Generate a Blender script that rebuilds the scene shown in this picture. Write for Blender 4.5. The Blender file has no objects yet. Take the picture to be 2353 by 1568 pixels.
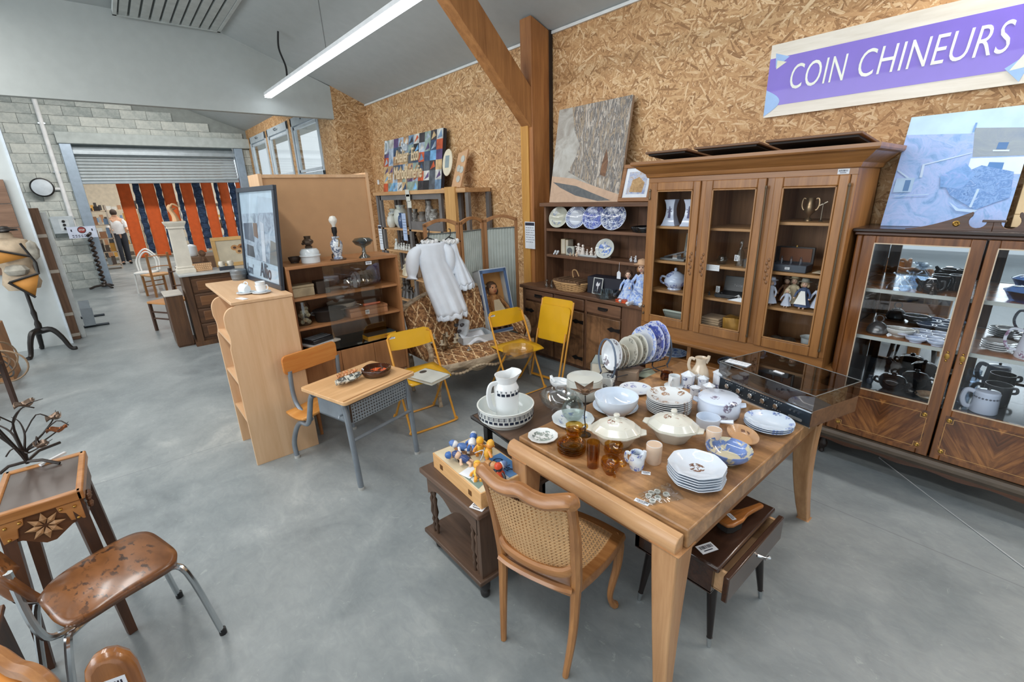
import bpy, math, random
from mathutils import Vector, Matrix, Euler
random.seed(7)
S = bpy.context.scene
COL = S.collection
PI = math.pi
R = math.radians
# ---------------- camera ----------------
CX, CY, FPX, CH = 2353 / 2, 1568 / 2, 1055.0, 1.85
def _u(v): return Vector(v).normalized()
_dn = _u((110., 3266., FPX))
_v1 = [-936., 0., FPX]; _v1[1] = -(110 * _v1[0] + FPX * FPX) / 3266
_X = -_u(_v1); _Z = -_dn; _Y = _Z.cross(_X)
def ray(px, py):
    d = Vector((px - CX, py - CY, FPX))
    return Vector((_X.dot(d), _Y.dot(d), _Z.dot(d)))
def at(px, py, x=None, y=None, z=None):
    """world point seen at a photo pixel, on the plane x=, y= or z="""
    d = ray(px, py)
    t = (z - CH) / d.z if z is not None else (y / d.y if y is not None else x / d.x)
    return Vector((0, 0, CH)) + d * t
cam = bpy.data.cameras.new('camera')
cam.sensor_fit = 'HORIZONTAL'; cam.sensor_width = 36; cam.lens = 36 * FPX / 2353
cam.clip_start = 0.02; cam.clip_end = 200
camo = bpy.data.objects.new('camera', cam); COL.objects.link(camo)
right = Vector((_X[0], _Y[0], _Z[0])); up = -Vector((_X[1], _Y[1], _Z[1])); back = -Vector((_X[2], _Y[2], _Z[2]))
camo.matrix_world = Matrix(((right.x, up.x, back.x, 0), (right.y, up.y, back.y, 0), (right.z, up.z, back.z, CH), (0, 0, 0, 1)))
S.camera = camo
# ---------------- world, lamps, exposure ----------------
S.view_settings.view_transform = 'Standard'; S.view_settings.look = 'None'
S.view_settings.gamma = 1; S.view_settings.use_curve_mapping = False
S.view_settings.exposure = 0.12
W = bpy.data.worlds.new('sky'); S.world = W; W.use_nodes = True
_bg = W.node_tree.nodes['Background']
_bg.inputs[0].default_value = (0.86, 0.94, 1.0, 1); _bg.inputs[1].default_value = 1.0
def area(name, loc, rot, sx, sy, power, col=(1, .97, .93)):
    l = bpy.data.lights.new(name, 'AREA'); l.shape = 'RECTANGLE'; l.size = sx; l.size_y = sy; l.energy = power; l.color = col
    o = bpy.data.objects.new(name, l); COL.objects.link(o); o.location = loc; o.rotation_euler = rot
    return o
area('unseen_lamp', (-2.2, -.6, 4.15), (0, 0, 0), 7, .35, 130)  # unseen fill strip under the ceiling, added to even out the room
area('unseen_lamp', (-7.5, -1.5, 4.15), (0, 0, 0), 5, .35, 90)  # second unseen fill strip, added over the left side
area('unseen_lamp', (-11.8, 0.6, 4.1), (0, R(28), 0), .4, 3.5, 130)  # unseen fill, added to brighten the block wall and orange strips
area('front_fill', (-3.6, -6.5, 3.0), (R(82), 0, 0), 8, 2.4, 300, (.93, .97, 1))  # large frontal fill, added on the camera side for walls and cabinet interiors
area('unseen_lamp', (-19.5, 1.2, 3.6), (0, 0, 0), 5, 4, 200, (1, .93, .85))  # unseen fill, added for the room beyond the shutter
area('unseen_lamp', (0.8, 3.76, 3.36), (0, 0, 0), 2.6, .05, 55)  # unseen strip added by the wall to brighten it and shade the cabinet foot
# ---------------- helpers ----------------
def lin(c):
    c = c / 255.
    return c / 12.92 if c <= .04045 else ((c + .055) / 1.055) ** 2.4
def rgb(r, g, b): return (lin(r), lin(g), lin(b), 1)
class MB:
    def __init__(s): s.v = []; s.f = []; s.m = []; s.M = None; s.mi = 0
    def add(s, vs, fs):
        o = len(s.v)
        if s.M is not None: vs = [s.M @ Vector(v) for v in vs]
        s.v += [tuple(v) for v in vs]
        s.f += [tuple(i + o for i in f) for f in fs]; s.m += [s.mi] * len(fs)
        return s
    def box(s, x0, x1, y0, y1, z0, z1):
        return s.add([(x0, y0, z0), (x1, y0, z0), (x1, y1, z0), (x0, y1, z0), (x0, y0, z1), (x1, y0, z1), (x1, y1, z1), (x0, y1, z1)],
                     [(3, 2, 1, 0), (4, 5, 6, 7), (0, 1, 5, 4), (1, 2, 6, 5), (2, 3, 7, 6), (3, 0, 4, 7)])
    def cbox(s, x, y, z, sx, sy, sz): return s.box(x - sx / 2, x + sx / 2, y - sy / 2, y + sy / 2, z - sz / 2, z + sz / 2)
    def bar(s, p, q, w, h, w2=None, h2=None, up=(0, 0, 1)):
        p = Vector(p); q = Vector(q); d = (q - p).normalized(); u = Vector(up)
        if abs(d.dot(u)) > .99: u = Vector((0, 1, 0))
        a = d.cross(u).normalized(); b = a.cross(d); w2 = w if w2 is None else w2; h2 = h if h2 is None else h2
        vs = [p + a * i * w / 2 + b * j * h / 2 for i, j in ((-1, -1), (1, -1), (1, 1), (-1, 1))] + [q + a * i * w2 / 2 + b * j * h2 / 2 for i, j in ((-1, -1), (1, -1), (1, 1), (-1, 1))]
        return s.add(vs, [(3, 2, 1, 0), (4, 5, 6, 7), (0, 1, 5, 4), (1, 2, 6, 5), (2, 3, 7, 6), (3, 0, 4, 7)])
    def tube(s, path, r, n=8, closed=False, flat=1.0):
        P = [Vector(p) for p in path]; k = len(P); rr = r if isinstance(r, (list, tuple)) else [r] * k
        vs = []; fs = []; prev = None
        for i in range(k):
            if closed: d = P[(i + 1) % k] - P[i - 1]
            else: d = P[min(i + 1, k - 1)] - P[max(i - 1, 0)]
            if d.length < 1e-9: d = Vector((0, 0, 1))
            d.normalize()
            if prev is None:
                a = d.cross(Vector((0, 0, 1)))
                if a.length < .1: a = d.cross(Vector((0, 1, 0)))
            else: a = prev - d * prev.dot(d)
            a.normalize(); prev = a; b = d.cross(a)
            for j in range(n):
                t = 2 * PI * j / n; vs.append(P[i] + a * math.cos(t) * rr[i] + b * math.sin(t) * rr[i] * flat)
        for i in range(k if closed else k - 1):
            for j in range(n):
                a0 = i * n + j; a1 = i * n + (j + 1) % n; c0 = ((i + 1) % k) * n + j; c1 = ((i + 1) % k) * n + (j + 1) % n
                fs.append((a0, a1, c1, c0))
        if not closed: fs += [tuple(range(n - 1, -1, -1)), tuple(range((k - 1) * n, k * n))]
        return s.add(vs, fs)
    def lathe(s, prof, n=24, c=(0, 0, 0), sx=1, sy=1, wave=None):
        vs = []; fs = []; k = len(prof)
        for r, z in prof:
            for j in range(n):
                t = 2 * PI * j / n; w = 1 if wave is None else wave(t, r, z)
                vs.append((c[0] + r * w * math.cos(t) * sx, c[1] + r * w * math.sin(t) * sy, c[2] + z))
        for i in range(k - 1):
            for j in range(n):
                fs.append((i * n + j, i * n + (j + 1) % n, (i + 1) * n + (j + 1) % n, (i + 1) * n + j))
        if prof[0][0] > 1e-6: fs.append(tuple(range(n - 1, -1, -1)))
        if prof[-1][0] > 1e-6: fs.append(tuple(range((k - 1) * n, k * n)))
        return s.add(vs, fs)
    def prism(s, poly, z0, z1):
        n = len(poly); vs = [(x, y, z0) for x, y in poly] + [(x, y, z1) for x, y in poly]
        return s.add(vs, [tuple(range(n - 1, -1, -1)), tuple(range(n, 2 * n))] + [(i, (i + 1) % n, n + (i + 1) % n, n + i) for i in range(n)])
    def prism_y(s, poly, y0, y1):     # polygon in x,z extruded along y
        n = len(poly); vs = [(x, y0, z) for x, z in poly] + [(x, y1, z) for x, z in poly]
        return s.add(vs, [tuple(range(n)), tuple(range(2 * n - 1, n - 1, -1))] + [(n + i, n + (i + 1) % n, (i + 1) % n, i) for i in range(n)])
    def prism_x(s, poly, x0, x1):     # polygon in y,z extruded along x
        n = len(poly); vs = [(x0, y, z) for y, z in poly] + [(x1, y, z) for y, z in poly]
        return s.add(vs, [tuple(range(n - 1, -1, -1)), tuple(range(n, 2 * n))] + [(i, (i + 1) % n, n + (i + 1) % n, n + i) for i in range(n)])
    def ball(s, c, r, n=12, sq=(1, 1, 1)):
        m = max(5, n // 2 + 1)
        prof = [(max(1e-7, r * math.sin(PI * i / (m - 1))), -r * math.cos(PI * i / (m - 1))) for i in range(m)]
        vs0 = len(s.v); M = s.M
        T = Matrix.Translation(Vector(c)) @ Matrix.Diagonal((sq[0], sq[1], sq[2], 1))
        s.M = T if M is None else M @ T
        s.lathe(prof, n); s.M = M
        return s
    def grid(s, fn, nu, nv, closed_u=False):
        vs = [fn(i / (nu if closed_u else nu - 1), j / (nv - 1)) for j in range(nv) for i in range(nu)]
        fs = []
        for j in range(nv - 1):
            for i in range(nu if closed_u else nu - 1):
                fs.append((j * nu + i, j * nu + (i + 1) % nu, (j + 1) * nu + (i + 1) % nu, (j + 1) * nu + i))
        return s.add(vs, fs)
    def quad(s, a, b, c, d): return s.add([a, b, c, d], [(0, 1, 2, 3)])
    def mesh(s, name, mats, ang=38):
        me = bpy.data.meshes.new(name); me.from_pydata(s.v, [], s.f)
        for m in (mats if isinstance(mats, (list, tuple)) else [mats]): me.materials.append(m)
        if len(set(s.m)) > 1: me.polygons.foreach_set('material_index', s.m)
        me.polygons.foreach_set('use_smooth', [True] * len(s.f))
        me.update(); me.set_sharp_from_angle(angle=R(ang))
        return me
    def build(s, name, mats, parent=None, bev=0, sub=0, solid=0, ang=38):
        o = bpy.data.objects.new(name, s.mesh(name, mats, ang)); COL.objects.link(o)
        if parent is not None: o.parent = parent
        if solid:
            md = o.modifiers.new('solid', 'SOLIDIFY'); md.thickness = solid; md.offset = 0
        if bev:
            md = o.modifiers.new('bevel', 'BEVEL'); md.width = bev; md.segments = 2; md.limit_method = 'ANGLE'; md.angle_limit = R(40)
        if sub:
            md = o.modifiers.new('sub', 'SUBSURF'); md.levels = sub; md.render_levels = sub
        return o
def tag(o, label, cat, group=None, kind=None):
    if label: o['label'] = label
    if cat: o['category'] = cat
    if group: o['group'] = group
    if kind: o['kind'] = kind
    return o
def thing(name, label, cat, loc=(0, 0, 0), rz=0, group=None):
    o = bpy.data.objects.new(name, None); COL.objects.link(o); o.empty_display_size = .05
    o.location = loc; o.rotation_euler = (0, 0, rz)
    return tag(o, label, cat, group)
def solo(name, label, cat, mb, mats, loc=(0, 0, 0), rz=0, group=None, **k):
    o = mb.build(name, mats, **k); o.location = loc; o.rotation_euler = (0, 0, rz)
    return tag(o, label, cat, group)
def struct(name, mb, mats, **k):
    o = mb.build(name, mats, **k)
    if k.get('parent') is None: o['kind'] = 'structure'
    return o
def dup(root, loc, rz=None, label=None):
    r = root.copy(); COL.objects.link(r); r.location = loc
    if rz is not None: r.rotation_euler = (0, 0, rz)
    if label: r['label'] = label
    for ch in [c for c in bpy.data.objects if c.parent == root]:
        c = ch.copy(); COL.objects.link(c); c.parent = r
        for g in [q for q in bpy.data.objects if q.parent == ch]:
            d = g.copy(); COL.objects.link(d); d.parent = c
    return r
def text_mesh(txt, size, extr, mat, parent, name='lettering', M=None, sx=1, shear=0, offs=0, align='LEFT', sp=1):
    cu = bpy.data.curves.new('t', 'FONT'); cu.body = txt; cu.size = size; cu.extrude = extr; cu.shear = shear; cu.offset = offs; cu.align_x = align; cu.space_character = sp
    cu.resolution_u = 4
    t = bpy.data.objects.new('t', cu); COL.objects.link(t)
    dg = bpy.context.evaluated_depsgraph_get(); me = bpy.data.meshes.new_from_object(t.evaluated_get(dg))
    COL.objects.unlink(t); bpy.data.objects.remove(t); bpy.data.curves.remove(cu)
    if sx != 1: me.transform(Matrix.Diagonal((sx, 1, 1, 1)))
    if M is not None: me.transform(M)
    me.materials.clear(); me.materials.append(mat); me.name = name
    o = bpy.data.objects.new(name, me); COL.objects.link(o); o.parent = parent
    return o
def Rz(a): return Matrix.Rotation(a, 4, 'Z')
def Rx(a): return Matrix.Rotation(a, 4, 'X')
def Ry(a): return Matrix.Rotation(a, 4, 'Y')
def T(x, y, z): return Matrix.Translation((x, y, z))
def bez(p0, p1, p2, p3, n=10):
    p0, p1, p2, p3 = map(Vector, (p0, p1, p2, p3)); o = []
    for i in range(n + 1):
        t = i / n; u = 1 - t; o.append(p0 * u ** 3 + p1 * 3 * u * u * t + p2 * 3 * u * t * t + p3 * t ** 3)
    return o
def smooth_path(pts, n=6):
    P = [Vector(p) for p in pts]; o = []
    for i in range(len(P) - 1):
        a = P[max(i - 1, 0)]; b = P[i]; c = P[i + 1]; d = P[min(i + 2, len(P) - 1)]
        for k in range(n):
            t = k / n
            o.append(.5 * (2 * b + (c - a) * t + (2 * a - 5 * b + 4 * c - d) * t * t + (3 * b - a - 3 * c + d) * t ** 3))
    o.append(P[-1]); return o
# ---------------- materials ----------------
_mc = {}
class NT:
    def __init__(s, name):
        s.m = bpy.data.materials.new(name); s.m.use_nodes = True; s.t = s.m.node_tree; s.b = s.t.nodes['Principled BSDF']; s.tc = None
    def n(s, typ, **k):
        x = s.t.nodes.new('ShaderNode' + typ)
        for a, v in k.items():
            if a.startswith('_'): setattr(x, a[1:], v)
        return x
    def l(s, a, b): s.t.links.new(a, b)
    def co(s, kind='Object', scale=(1, 1, 1), rot=(0, 0, 0), loc=(0, 0, 0)):
        if s.tc is None: s.tc = s.n('TexCoord')
        m = s.n('Mapping'); m.inputs['Scale'].default_value = scale; m.inputs['Rotation'].default_value = rot; m.inputs['Location'].default_value = loc
        s.l(s.tc.outputs[kind], m.inputs[0]); return m.outputs[0]
    def noise(s, vec, scale, detail=3, rough=.5, dist=0, out=0):
        x = s.n('TexNoise'); x.inputs['Scale'].default_value = scale; x.inputs['Detail'].default_value = detail; x.inputs['Roughness'].default_value = rough; x.inputs['Distortion'].default_value = dist
        s.l(vec, x.inputs['Vector']); return x.outputs[out]
    def voro(s, vec, scale, out='Color', feature='F1', dist='EUCLIDEAN', rnd=1):
        x = s.n('TexVoronoi'); x.feature = feature; x.distance = dist; x.inputs['Scale'].default_value = scale; x.inputs['Randomness'].default_value = rnd
        s.l(vec, x.inputs['Vector']); return x.outputs[out]
    def ramp(s, fac, stops, interp='LINEAR'):
        x = s.n('ValToRGB'); x.color_ramp.interpolation = interp; e = x.color_ramp.elements
        while len(e) < len(stops): e.new(.5)
        for i, (p, c) in enumerate(stops): e[i].position = p; e[i].color = c if len(c) == 4 else (*c, 1)
        s.l(fac, x.inputs[0]); return x.outputs[0]
    def mix(s, fac, a, b, mode='MIX'):
        x = s.n('Mix', _data_type='RGBA', _blend_type=mode)
        for sock, v in ((x.inputs[0], fac), (x.inputs[6], a), (x.inputs[7], b)):
            if isinstance(v, (int, float)): sock.default_value = v
            elif isinstance(v, tuple): sock.default_value = v
            else: s.l(v, sock)
        return x.outputs[2]
    def math(s, op, a, b=0.0, c=0.0):
        x = s.n('Math', _operation=op)
        for i, v in enumerate((a, b, c)):
            if isinstance(v, (int, float)): x.inputs[i].default_value = v
            else: s.l(v, x.inputs[i])
        return x.outputs[0]
    def sep(s, vec):
        x = s.n('SeparateXYZ'); s.l(vec, x.inputs[0]); return x.outputs
    def bump(s, h, strength=.2, dist=.01):
        x = s.n('Bump'); x.inputs['Strength'].default_value = strength; x.inputs['Distance'].default_value = dist
        s.l(h, x.inputs['Height']); s.l(x.outputs[0], s.b.inputs['Normal'])
    def set(s, col=None, rough=None, metal=None, **k):
        if col is not None:
            if isinstance(col, tuple): s.b.inputs['Base Color'].default_value = col
            else: s.l(col, s.b.inputs['Base Color'])
        if rough is not None:
            if isinstance(rough, (int, float)): s.b.inputs['Roughness'].default_value = rough
            else: s.l(rough, s.b.inputs['Roughness'])
        if metal is not None: s.b.inputs['Metallic'].default_value = metal
        for a, v in k.items(): s.b.inputs[a.replace('_', ' ')].default_value = v
        return s.m
def cached(fn):
    def g(*a, **k):
        key = (fn.__name__, a, tuple(sorted(k.items())))
        if key not in _mc: _mc[key] = fn(*a, **k)
        return _mc[key]
    return g
@cached
def paint(r, g, b, rough=.5, metal=0, var=.06, coat=0):
    t = NT('paint'); c = rgb(r, g, b)
    n = t.noise(t.co(), 9, 4); d = tuple(x * (1 - var * 2) for x in c[:3]) + (1,); e = tuple(min(1, x * (1 + var)) for x in c[:3]) + (1,)
    return t.set(t.ramp(n, [(.3, d), (.7, e)]), rough, metal, Coat_Weight=coat)
@cached
def wood(c1, c2, axis='x', sc=1.0, rough=.42, fig=0, coat=0):
    t = NT('wood'); k = {'x': (1.2, 14, 14), 'y': (14, 1.2, 14), 'z': (14, 14, 1.2)}[axis]
    v = t.co(scale=tuple(q * sc for q in k))
    n = t.noise(v, 1.6, 5, .6, .7); f = t.noise(v, 9, 3, .6)
    g = t.math('ADD', t.math('MULTIPLY', n, .75), t.math('MULTIPLY', f, .25))
    a = rgb(*c1); b = rgb(*c2)
    col = t.ramp(g, [(.32, a), (.5, tuple((p + q) / 2 for p, q in zip(a, b))), (.66, b)])
    if fig:
        w = t.noise(t.co(scale=(3, 3, 3)), 1.3, 5, .6, 2.2)
        col = t.mix(t.ramp(w, [(.42, (0, 0, 0, 1)), (.62, (fig, fig, fig, 1))]), col, tuple(x * .45 for x in a[:3]) + (1,))
    t.bump(f, .08, .004)
    return t.set(col, rough, 0, Coat_Weight=coat, Coat_Roughness=.12)
@cached
def glass(r=235, g=242, b=240, rough=0.02, ior=1.45):
    t = NT('glass'); return t.set(rgb(r, g, b), rough, 0, Transmission_Weight=1.0, IOR=ior)
@cached
def pane(r=250, g=252, b=252, gl=.10):
    t = NT('pane'); o = t.t.nodes['Material Output']; tr = t.n('BsdfTransparent'); tr.inputs[0].default_value = rgb(r, g, b)
    gg = t.n('BsdfGlossy'); gg.inputs['Roughness'].default_value = .01
    fr = t.n('LayerWeight'); fr.inputs[0].default_value = .5; f = t.math('ADD', t.math('MULTIPLY', t.math('POWER', fr.outputs[1], 4.0), .5), gl * .5)
    mx = t.n('MixShader'); t.l(f, mx.inputs[0]); t.l(tr.outputs[0], mx.inputs[1]); t.l(gg.outputs[0], mx.inputs[2]); t.l(mx.outputs[0], o.inputs[0])
    return t.m
@cached
def emit(r, g, b, s):
    t = NT('emit'); return t.set((0, 0, 0, 1), .5, 0, Emission_Color=rgb(r, g, b), Emission_Strength=s)
@cached
def ceram(base=(226, 232, 236), pat=(60, 70, 120), kind='plain', rough=.12, sc=30., r0=0., r1=1.):
    """glazed ceramic; kind all / rim / sprig / side prints a pattern by the object's own coordinates"""
    t = NT('ceramic'); col = rgb(*base)
    if kind != 'plain':
        v = t.co(); s3 = t.sep(v)
        rad = t.math('SQRT', t.math('ADD', t.math('MULTIPLY', s3[0], s3[0]), t.math('MULTIPLY', s3[1], s3[1])))
        vn = t.noise(v, sc, 3, .6, .8)
        if kind == 'all': m = t.ramp(vn, [(.47, (0, 0, 0, 1)), (.53, (1, 1, 1, 1))])
        elif kind == 'sprig':
            vo = t.voro(v, sc * .55, 'Distance'); a = t.ramp(vo, [(.36, (1, 1, 1, 1)), (.44, (0, 0, 0, 1))]); m = t.mix(1.0, a, t.ramp(t.noise(v, sc * 2.2, 3, .6, .8), [(.46, (0, 0, 0, 1)), (.52, (1, 1, 1, 1))]), 'MULTIPLY')
        elif kind == 'rays':
            at2 = t.math('ARCTAN2', s3[1], s3[0]); m = t.math('GREATER_THAN', t.math('SINE', t.math('MULTIPLY', at2, sc)), .1)
        elif kind == 'grid':
            at2 = t.math('ARCTAN2', s3[1], s3[0]); m = t.math('GREATER_THAN', t.math('SINE', t.math('MULTIPLY', at2, sc)), -.35)
        band = t.math('MULTIPLY', t.math('GREATER_THAN', s3[2] if kind in ('grid',) else rad, r0), t.math('LESS_THAN', s3[2] if kind in ('grid',) else rad, r1))
        mm = t.mix(1.0, m, band, 'MULTIPLY') if not isinstance(m, float) else band
        pc = rgb(*pat)
        col = t.mix(mm, col, t.ramp(t.noise(v, sc * .6, 2), [(.35, pc), (.7, tuple(min(1, q * 2.2 + .02) for q in pc[:3]) + (1,))]))
    return t.set(col, rough, 0, Coat_Weight=.3, Coat_Roughness=.03)
CHROME = paint(200, 205, 208, .18, 1, .02)
BLACK = paint(22, 21, 22, .45)
WHITE = paint(232, 234, 235, .55)
PAPER = paint(228, 234, 242, .7)
INK = paint(40, 44, 62, .6)
BRASS = paint(190, 150, 80, .28, 1)
def price_tag(parent, M, w=.05, h=.028, name='price_tag'):
    b = MB(); b.M = M; b.box(-w / 2, w / 2, -h / 2, h / 2, 0, .0012)
    b.mi = 1; x = -w * .4; rnd = random.Random(int(M.translation.length * 1000))
    while x < w * .38:
        q = rnd.uniform(.02, .06) * w; b.box(x, x + q, -h * .05, h * .32, .0012, .0016); x += q + rnd.uniform(.02, .05) * w
    b.box(-w * .3, w * .25, -h * .3, -h * .2, .0012, .0016)
    return b.build(name, [PAPER, INK], parent)
# ---------------- setting ----------------
def m_floor():
    t = NT('concrete_floor'); v = t.co()
    a = t.noise(v, .55, 5, .6, .6); b = t.noise(v, 2.2, 6, .6, .8); c = t.noise(t.co(scale=(1, 1.8, 1), rot=(0, 0, .5)), 11, 4, .6, 1.5)
    g = t.math('ADD', t.math('ADD', t.math('MULTIPLY', a, .45), t.math('MULTIPLY', b, .4)), t.math('MULTIPLY', c, .15))
    col = t.ramp(g, [(.32, rgb(110, 117, 121)), (.46, rgb(132, 140, 143)), (.57, rgb(150, 157, 159)), (.69, rgb(178, 183, 182))])
    sp = t.ramp(t.noise(v, 7, 5, .75, 3), [(.62, (0, 0, 0, 1)), (.72, (1, 1, 1, 1))])
    col = t.mix(t.math('MULTIPLY', sp, .35), col, rgb(196, 202, 200))
    s = t.sep(v); jt = t.math('LESS_THAN', t.math('ABSOLUTE', t.math('ADD', s[0], 4.02)), .004)
    jt2 = t.math('LESS_THAN', t.math('ABSOLUTE', t.math('ADD', s[1], -2.9)), .004)
    col = t.mix(t.math('MULTIPLY', t.math('MAXIMUM', jt, jt2), .3), col, rgb(70, 76, 80))
    t.bump(b, .05, .01)
    return t.set(col, t.ramp(b, [(.3, (.30, .30, .30, 1)), (.7, (.46, .46, .46, 1))]), 0)
def m_osb():
    t = NT('osb'); best = None
    cols = [(104, 72, 38), (164, 118, 72), (186, 142, 92), (206, 168, 120), (150, 104, 60), (196, 152, 100)]
    for i, (ang, sc) in enumerate(((.15, 14), (1.0, 17), (-.75, 15), (1.75, 18), (.55, 12), (-.3, 16))):
        # strands lie in the wall's own plane: use x+y along the board, z up
        if t.tc is None: t.tc = t.n('TexCoord')
        s = t.sep(t.tc.outputs['Object']); cb = t.n('CombineXYZ')
        t.l(t.math('ADD', s[0], s[1]), cb.inputs[0]); t.l(s[2], cb.inputs[1])
        m = t.n('Mapping'); m.inputs['Rotation'].default_value = (0, 0, ang); m.inputs['Scale'].default_value = (1, 1, 1); m.inputs['Location'].default_value = (i * 3.7, i * 1.9, 0)
        t.l(cb.outputs[0], m.inputs[0])
        m2 = t.n('Mapping'); m2.inputs['Scale'].default_value = (sc * .62, sc * 4.4, 1); t.l(m.outputs[0], m2.inputs[0])
        vc = t.voro(m2.outputs[0], 1.0, 'Color'); q = t.n('SeparateColor'); t.l(vc, q.inputs[0])
        grain = t.noise(m2.outputs[0], 2.6, 4, .7)
        tone = t.math('ADD', q.outputs[1], t.math('MULTIPLY', t.math('ADD', grain, -.5), 1.0))
        c = t.ramp(tone, [(.02, rgb(142, 102, 62)), (.22, rgb(178, 134, 88)), (.5, rgb(198, 154, 106)), (.78, rgb(210, 170, 122)), (.97, rgb(230, 200, 158))])
        if best is None: best, col = q.outputs[0], c
        else:
            k = t.math('GREATER_THAN', q.outputs[0], best); col = t.mix(k, col, c); best = t.math('MAXIMUM', best, q.outputs[0])
    big = t.noise(t.co(), .5, 3)
    col = t.mix(t.ramp(big, [(.4, (0, 0, 0, 1)), (.7, (.3, .3, .3, 1))]), col, rgb(168, 122, 78))
    t.bump(best, .25, .006)
    return t.set(col, .62, 0)
def m_block():
    t = NT('concrete_block'); v = t.co(); oi = t.n('ObjectInfo')
    n = t.noise(v, 16, 6, .7); m = t.noise(v, 3, 3)
    g = t.math('ADD', t.math('MULTIPLY', n, .5), t.math('ADD', t.math('MULTIPLY', m, .3), t.math('MULTIPLY', oi.outputs['Random'], .2)))
    t.bump(n, .4, .01)
    return t.set(t.ramp(g, [(.35, rgb(150, 158, 156)), (.5, rgb(180, 186, 182)), (.68, rgb(208, 211, 204))]), .9, 0)
M_FLOOR = m_floor(); M_OSB = m_osb(); M_BLOCK = m_block()
M_CEIL = paint(178, 184, 184, .8, 0, .02); M_WHITEWALL = paint(184, 190, 188, .7, 0, .02); M_PANEL = paint(205, 212, 212, .45, 0, .02)
struct('floor', MB().box(-24, 6, -9, 4.1, -.12, 0), M_FLOOR)
prof = [(4.1, 3.37), (3.95, 3.43), (3.35, 3.675), (2.58, 3.94), (1.98, 4.16), (1.8, 4.22), (1.2, 4.255), (.5, 4.28), (-9, 4.28)]
b = MB(); n = len(prof)
b.add([(-24, y, z) for y, z in prof] + [(6, y, z) for y, z in prof] + [(-24, y, z + .15) for y, z in prof] + [(6, y, z + .15) for y, z in prof],
      [(i, i + 1, n + i + 1, n + i) for i in range(n - 1)] + [(2 * n + i, 3 * n + i, 3 * n + i + 1, 2 * n + i + 1) for i in range(n - 1)])
struct('ceiling', b, M_CEIL, ang=20)
struct('wall_right', MB().box(-8.6, 6, 3.95, 4.05, 0, 3.6), M_OSB)
b = MB(); b.prism_x([(3.35, 0), (3.99, 0), (3.99, 3.42), (3.35, 3.7)], -8.72, -8.6); struct('wall_return', b, M_OSB)
struct('trim_1', MB().box(-8.6, 6, 3.925, 3.95, 3.405, 3.432), paint(228, 230, 228, .5))
b = MB(); b.prism_x([(3.35, 3.16), (3.35, 3.66), (2.58, 3.95), (1.98, 4.17), (1.8, 4.23), (1.2, 4.265), (.5, 4.29), (-9, 4.29), (-9, 3.16)], -8.72, -8.6)
struct('wall_middle', b, M_WHITEWALL)
# far window wall with three openings
wins = [(-14.66, -13.08), (-12.9, -11.23), (-11.0, -9.38)]
WZ0, WZ1 = 2.30, 3.46
b = MB(); b.box(-15, -8.72, 3.35, 3.5, 0, WZ0); b.box(-15, -8.72, 3.35, 3.5, WZ1, 3.7)
xs = [-15] + [q for w in wins for q in w] + [-8.72]
for i in range(0, len(xs), 2): b.box(xs[i], xs[i + 1], 3.35, 3.5, WZ0, WZ1)
wall_far_right = struct('wall_far', b, M_OSB)
for k, (x0, x1) in enumerate(wins):
    fr = MB()
    fr.box(x0, x1, 3.33, 3.42, WZ1 - .16, WZ1); fr.box(x0, x1, 3.33, 3.42, WZ0, WZ0 + .08)
    fr.box(x0, x0 + .08, 3.33, 3.42, WZ0, WZ1); fr.box(x1 - .08, x1, 3.33, 3.42, WZ0, WZ1)
    w = struct('window_%d' % (k + 1), fr, paint(188, 200, 208, .4), bev=.006)
    s2 = MB(); a0, a1, c0, c1 = x0 + .1, x1 - .1, WZ0 + .1, WZ1 - .18
    s2.box(a0, a1, 3.35, 3.4, c1 - .05, c1); s2.box(a0, a1, 3.35, 3.4, c0, c0 + .05); s2.box(a0, a0 + .05, 3.35, 3.4, c0, c1); s2.box(a1 - .05, a1, 3.35, 3.4, c0, c1)
    s2.build('window_sash', paint(205, 216, 224, .35), w)
    MB().box(a0 + .05, a1 - .05, 3.37, 3.376, c0 + .05, c1 - .05).build('glass_pane', pane(), w)
    hd = MB(); hd.tube([(x0 + .7, 3.32, WZ1 - .08), (x0 + .78, 3.29, WZ1 - .07), (x0 + .95, 3.29, WZ1 - .065)], .012, 6); hd.build('window_latch', paint(150, 158, 164, .3, .6), w)
# trunk of light grey building outside the last window
solo('gutter_pipe', 'pale outside downpipe seen through the nearest high window', 'pipe', MB().tube([(-9.75, 3.95, .01), (-9.75, 3.95, 3.3)], .06, 10), paint(196, 198, 194, .6))
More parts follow.
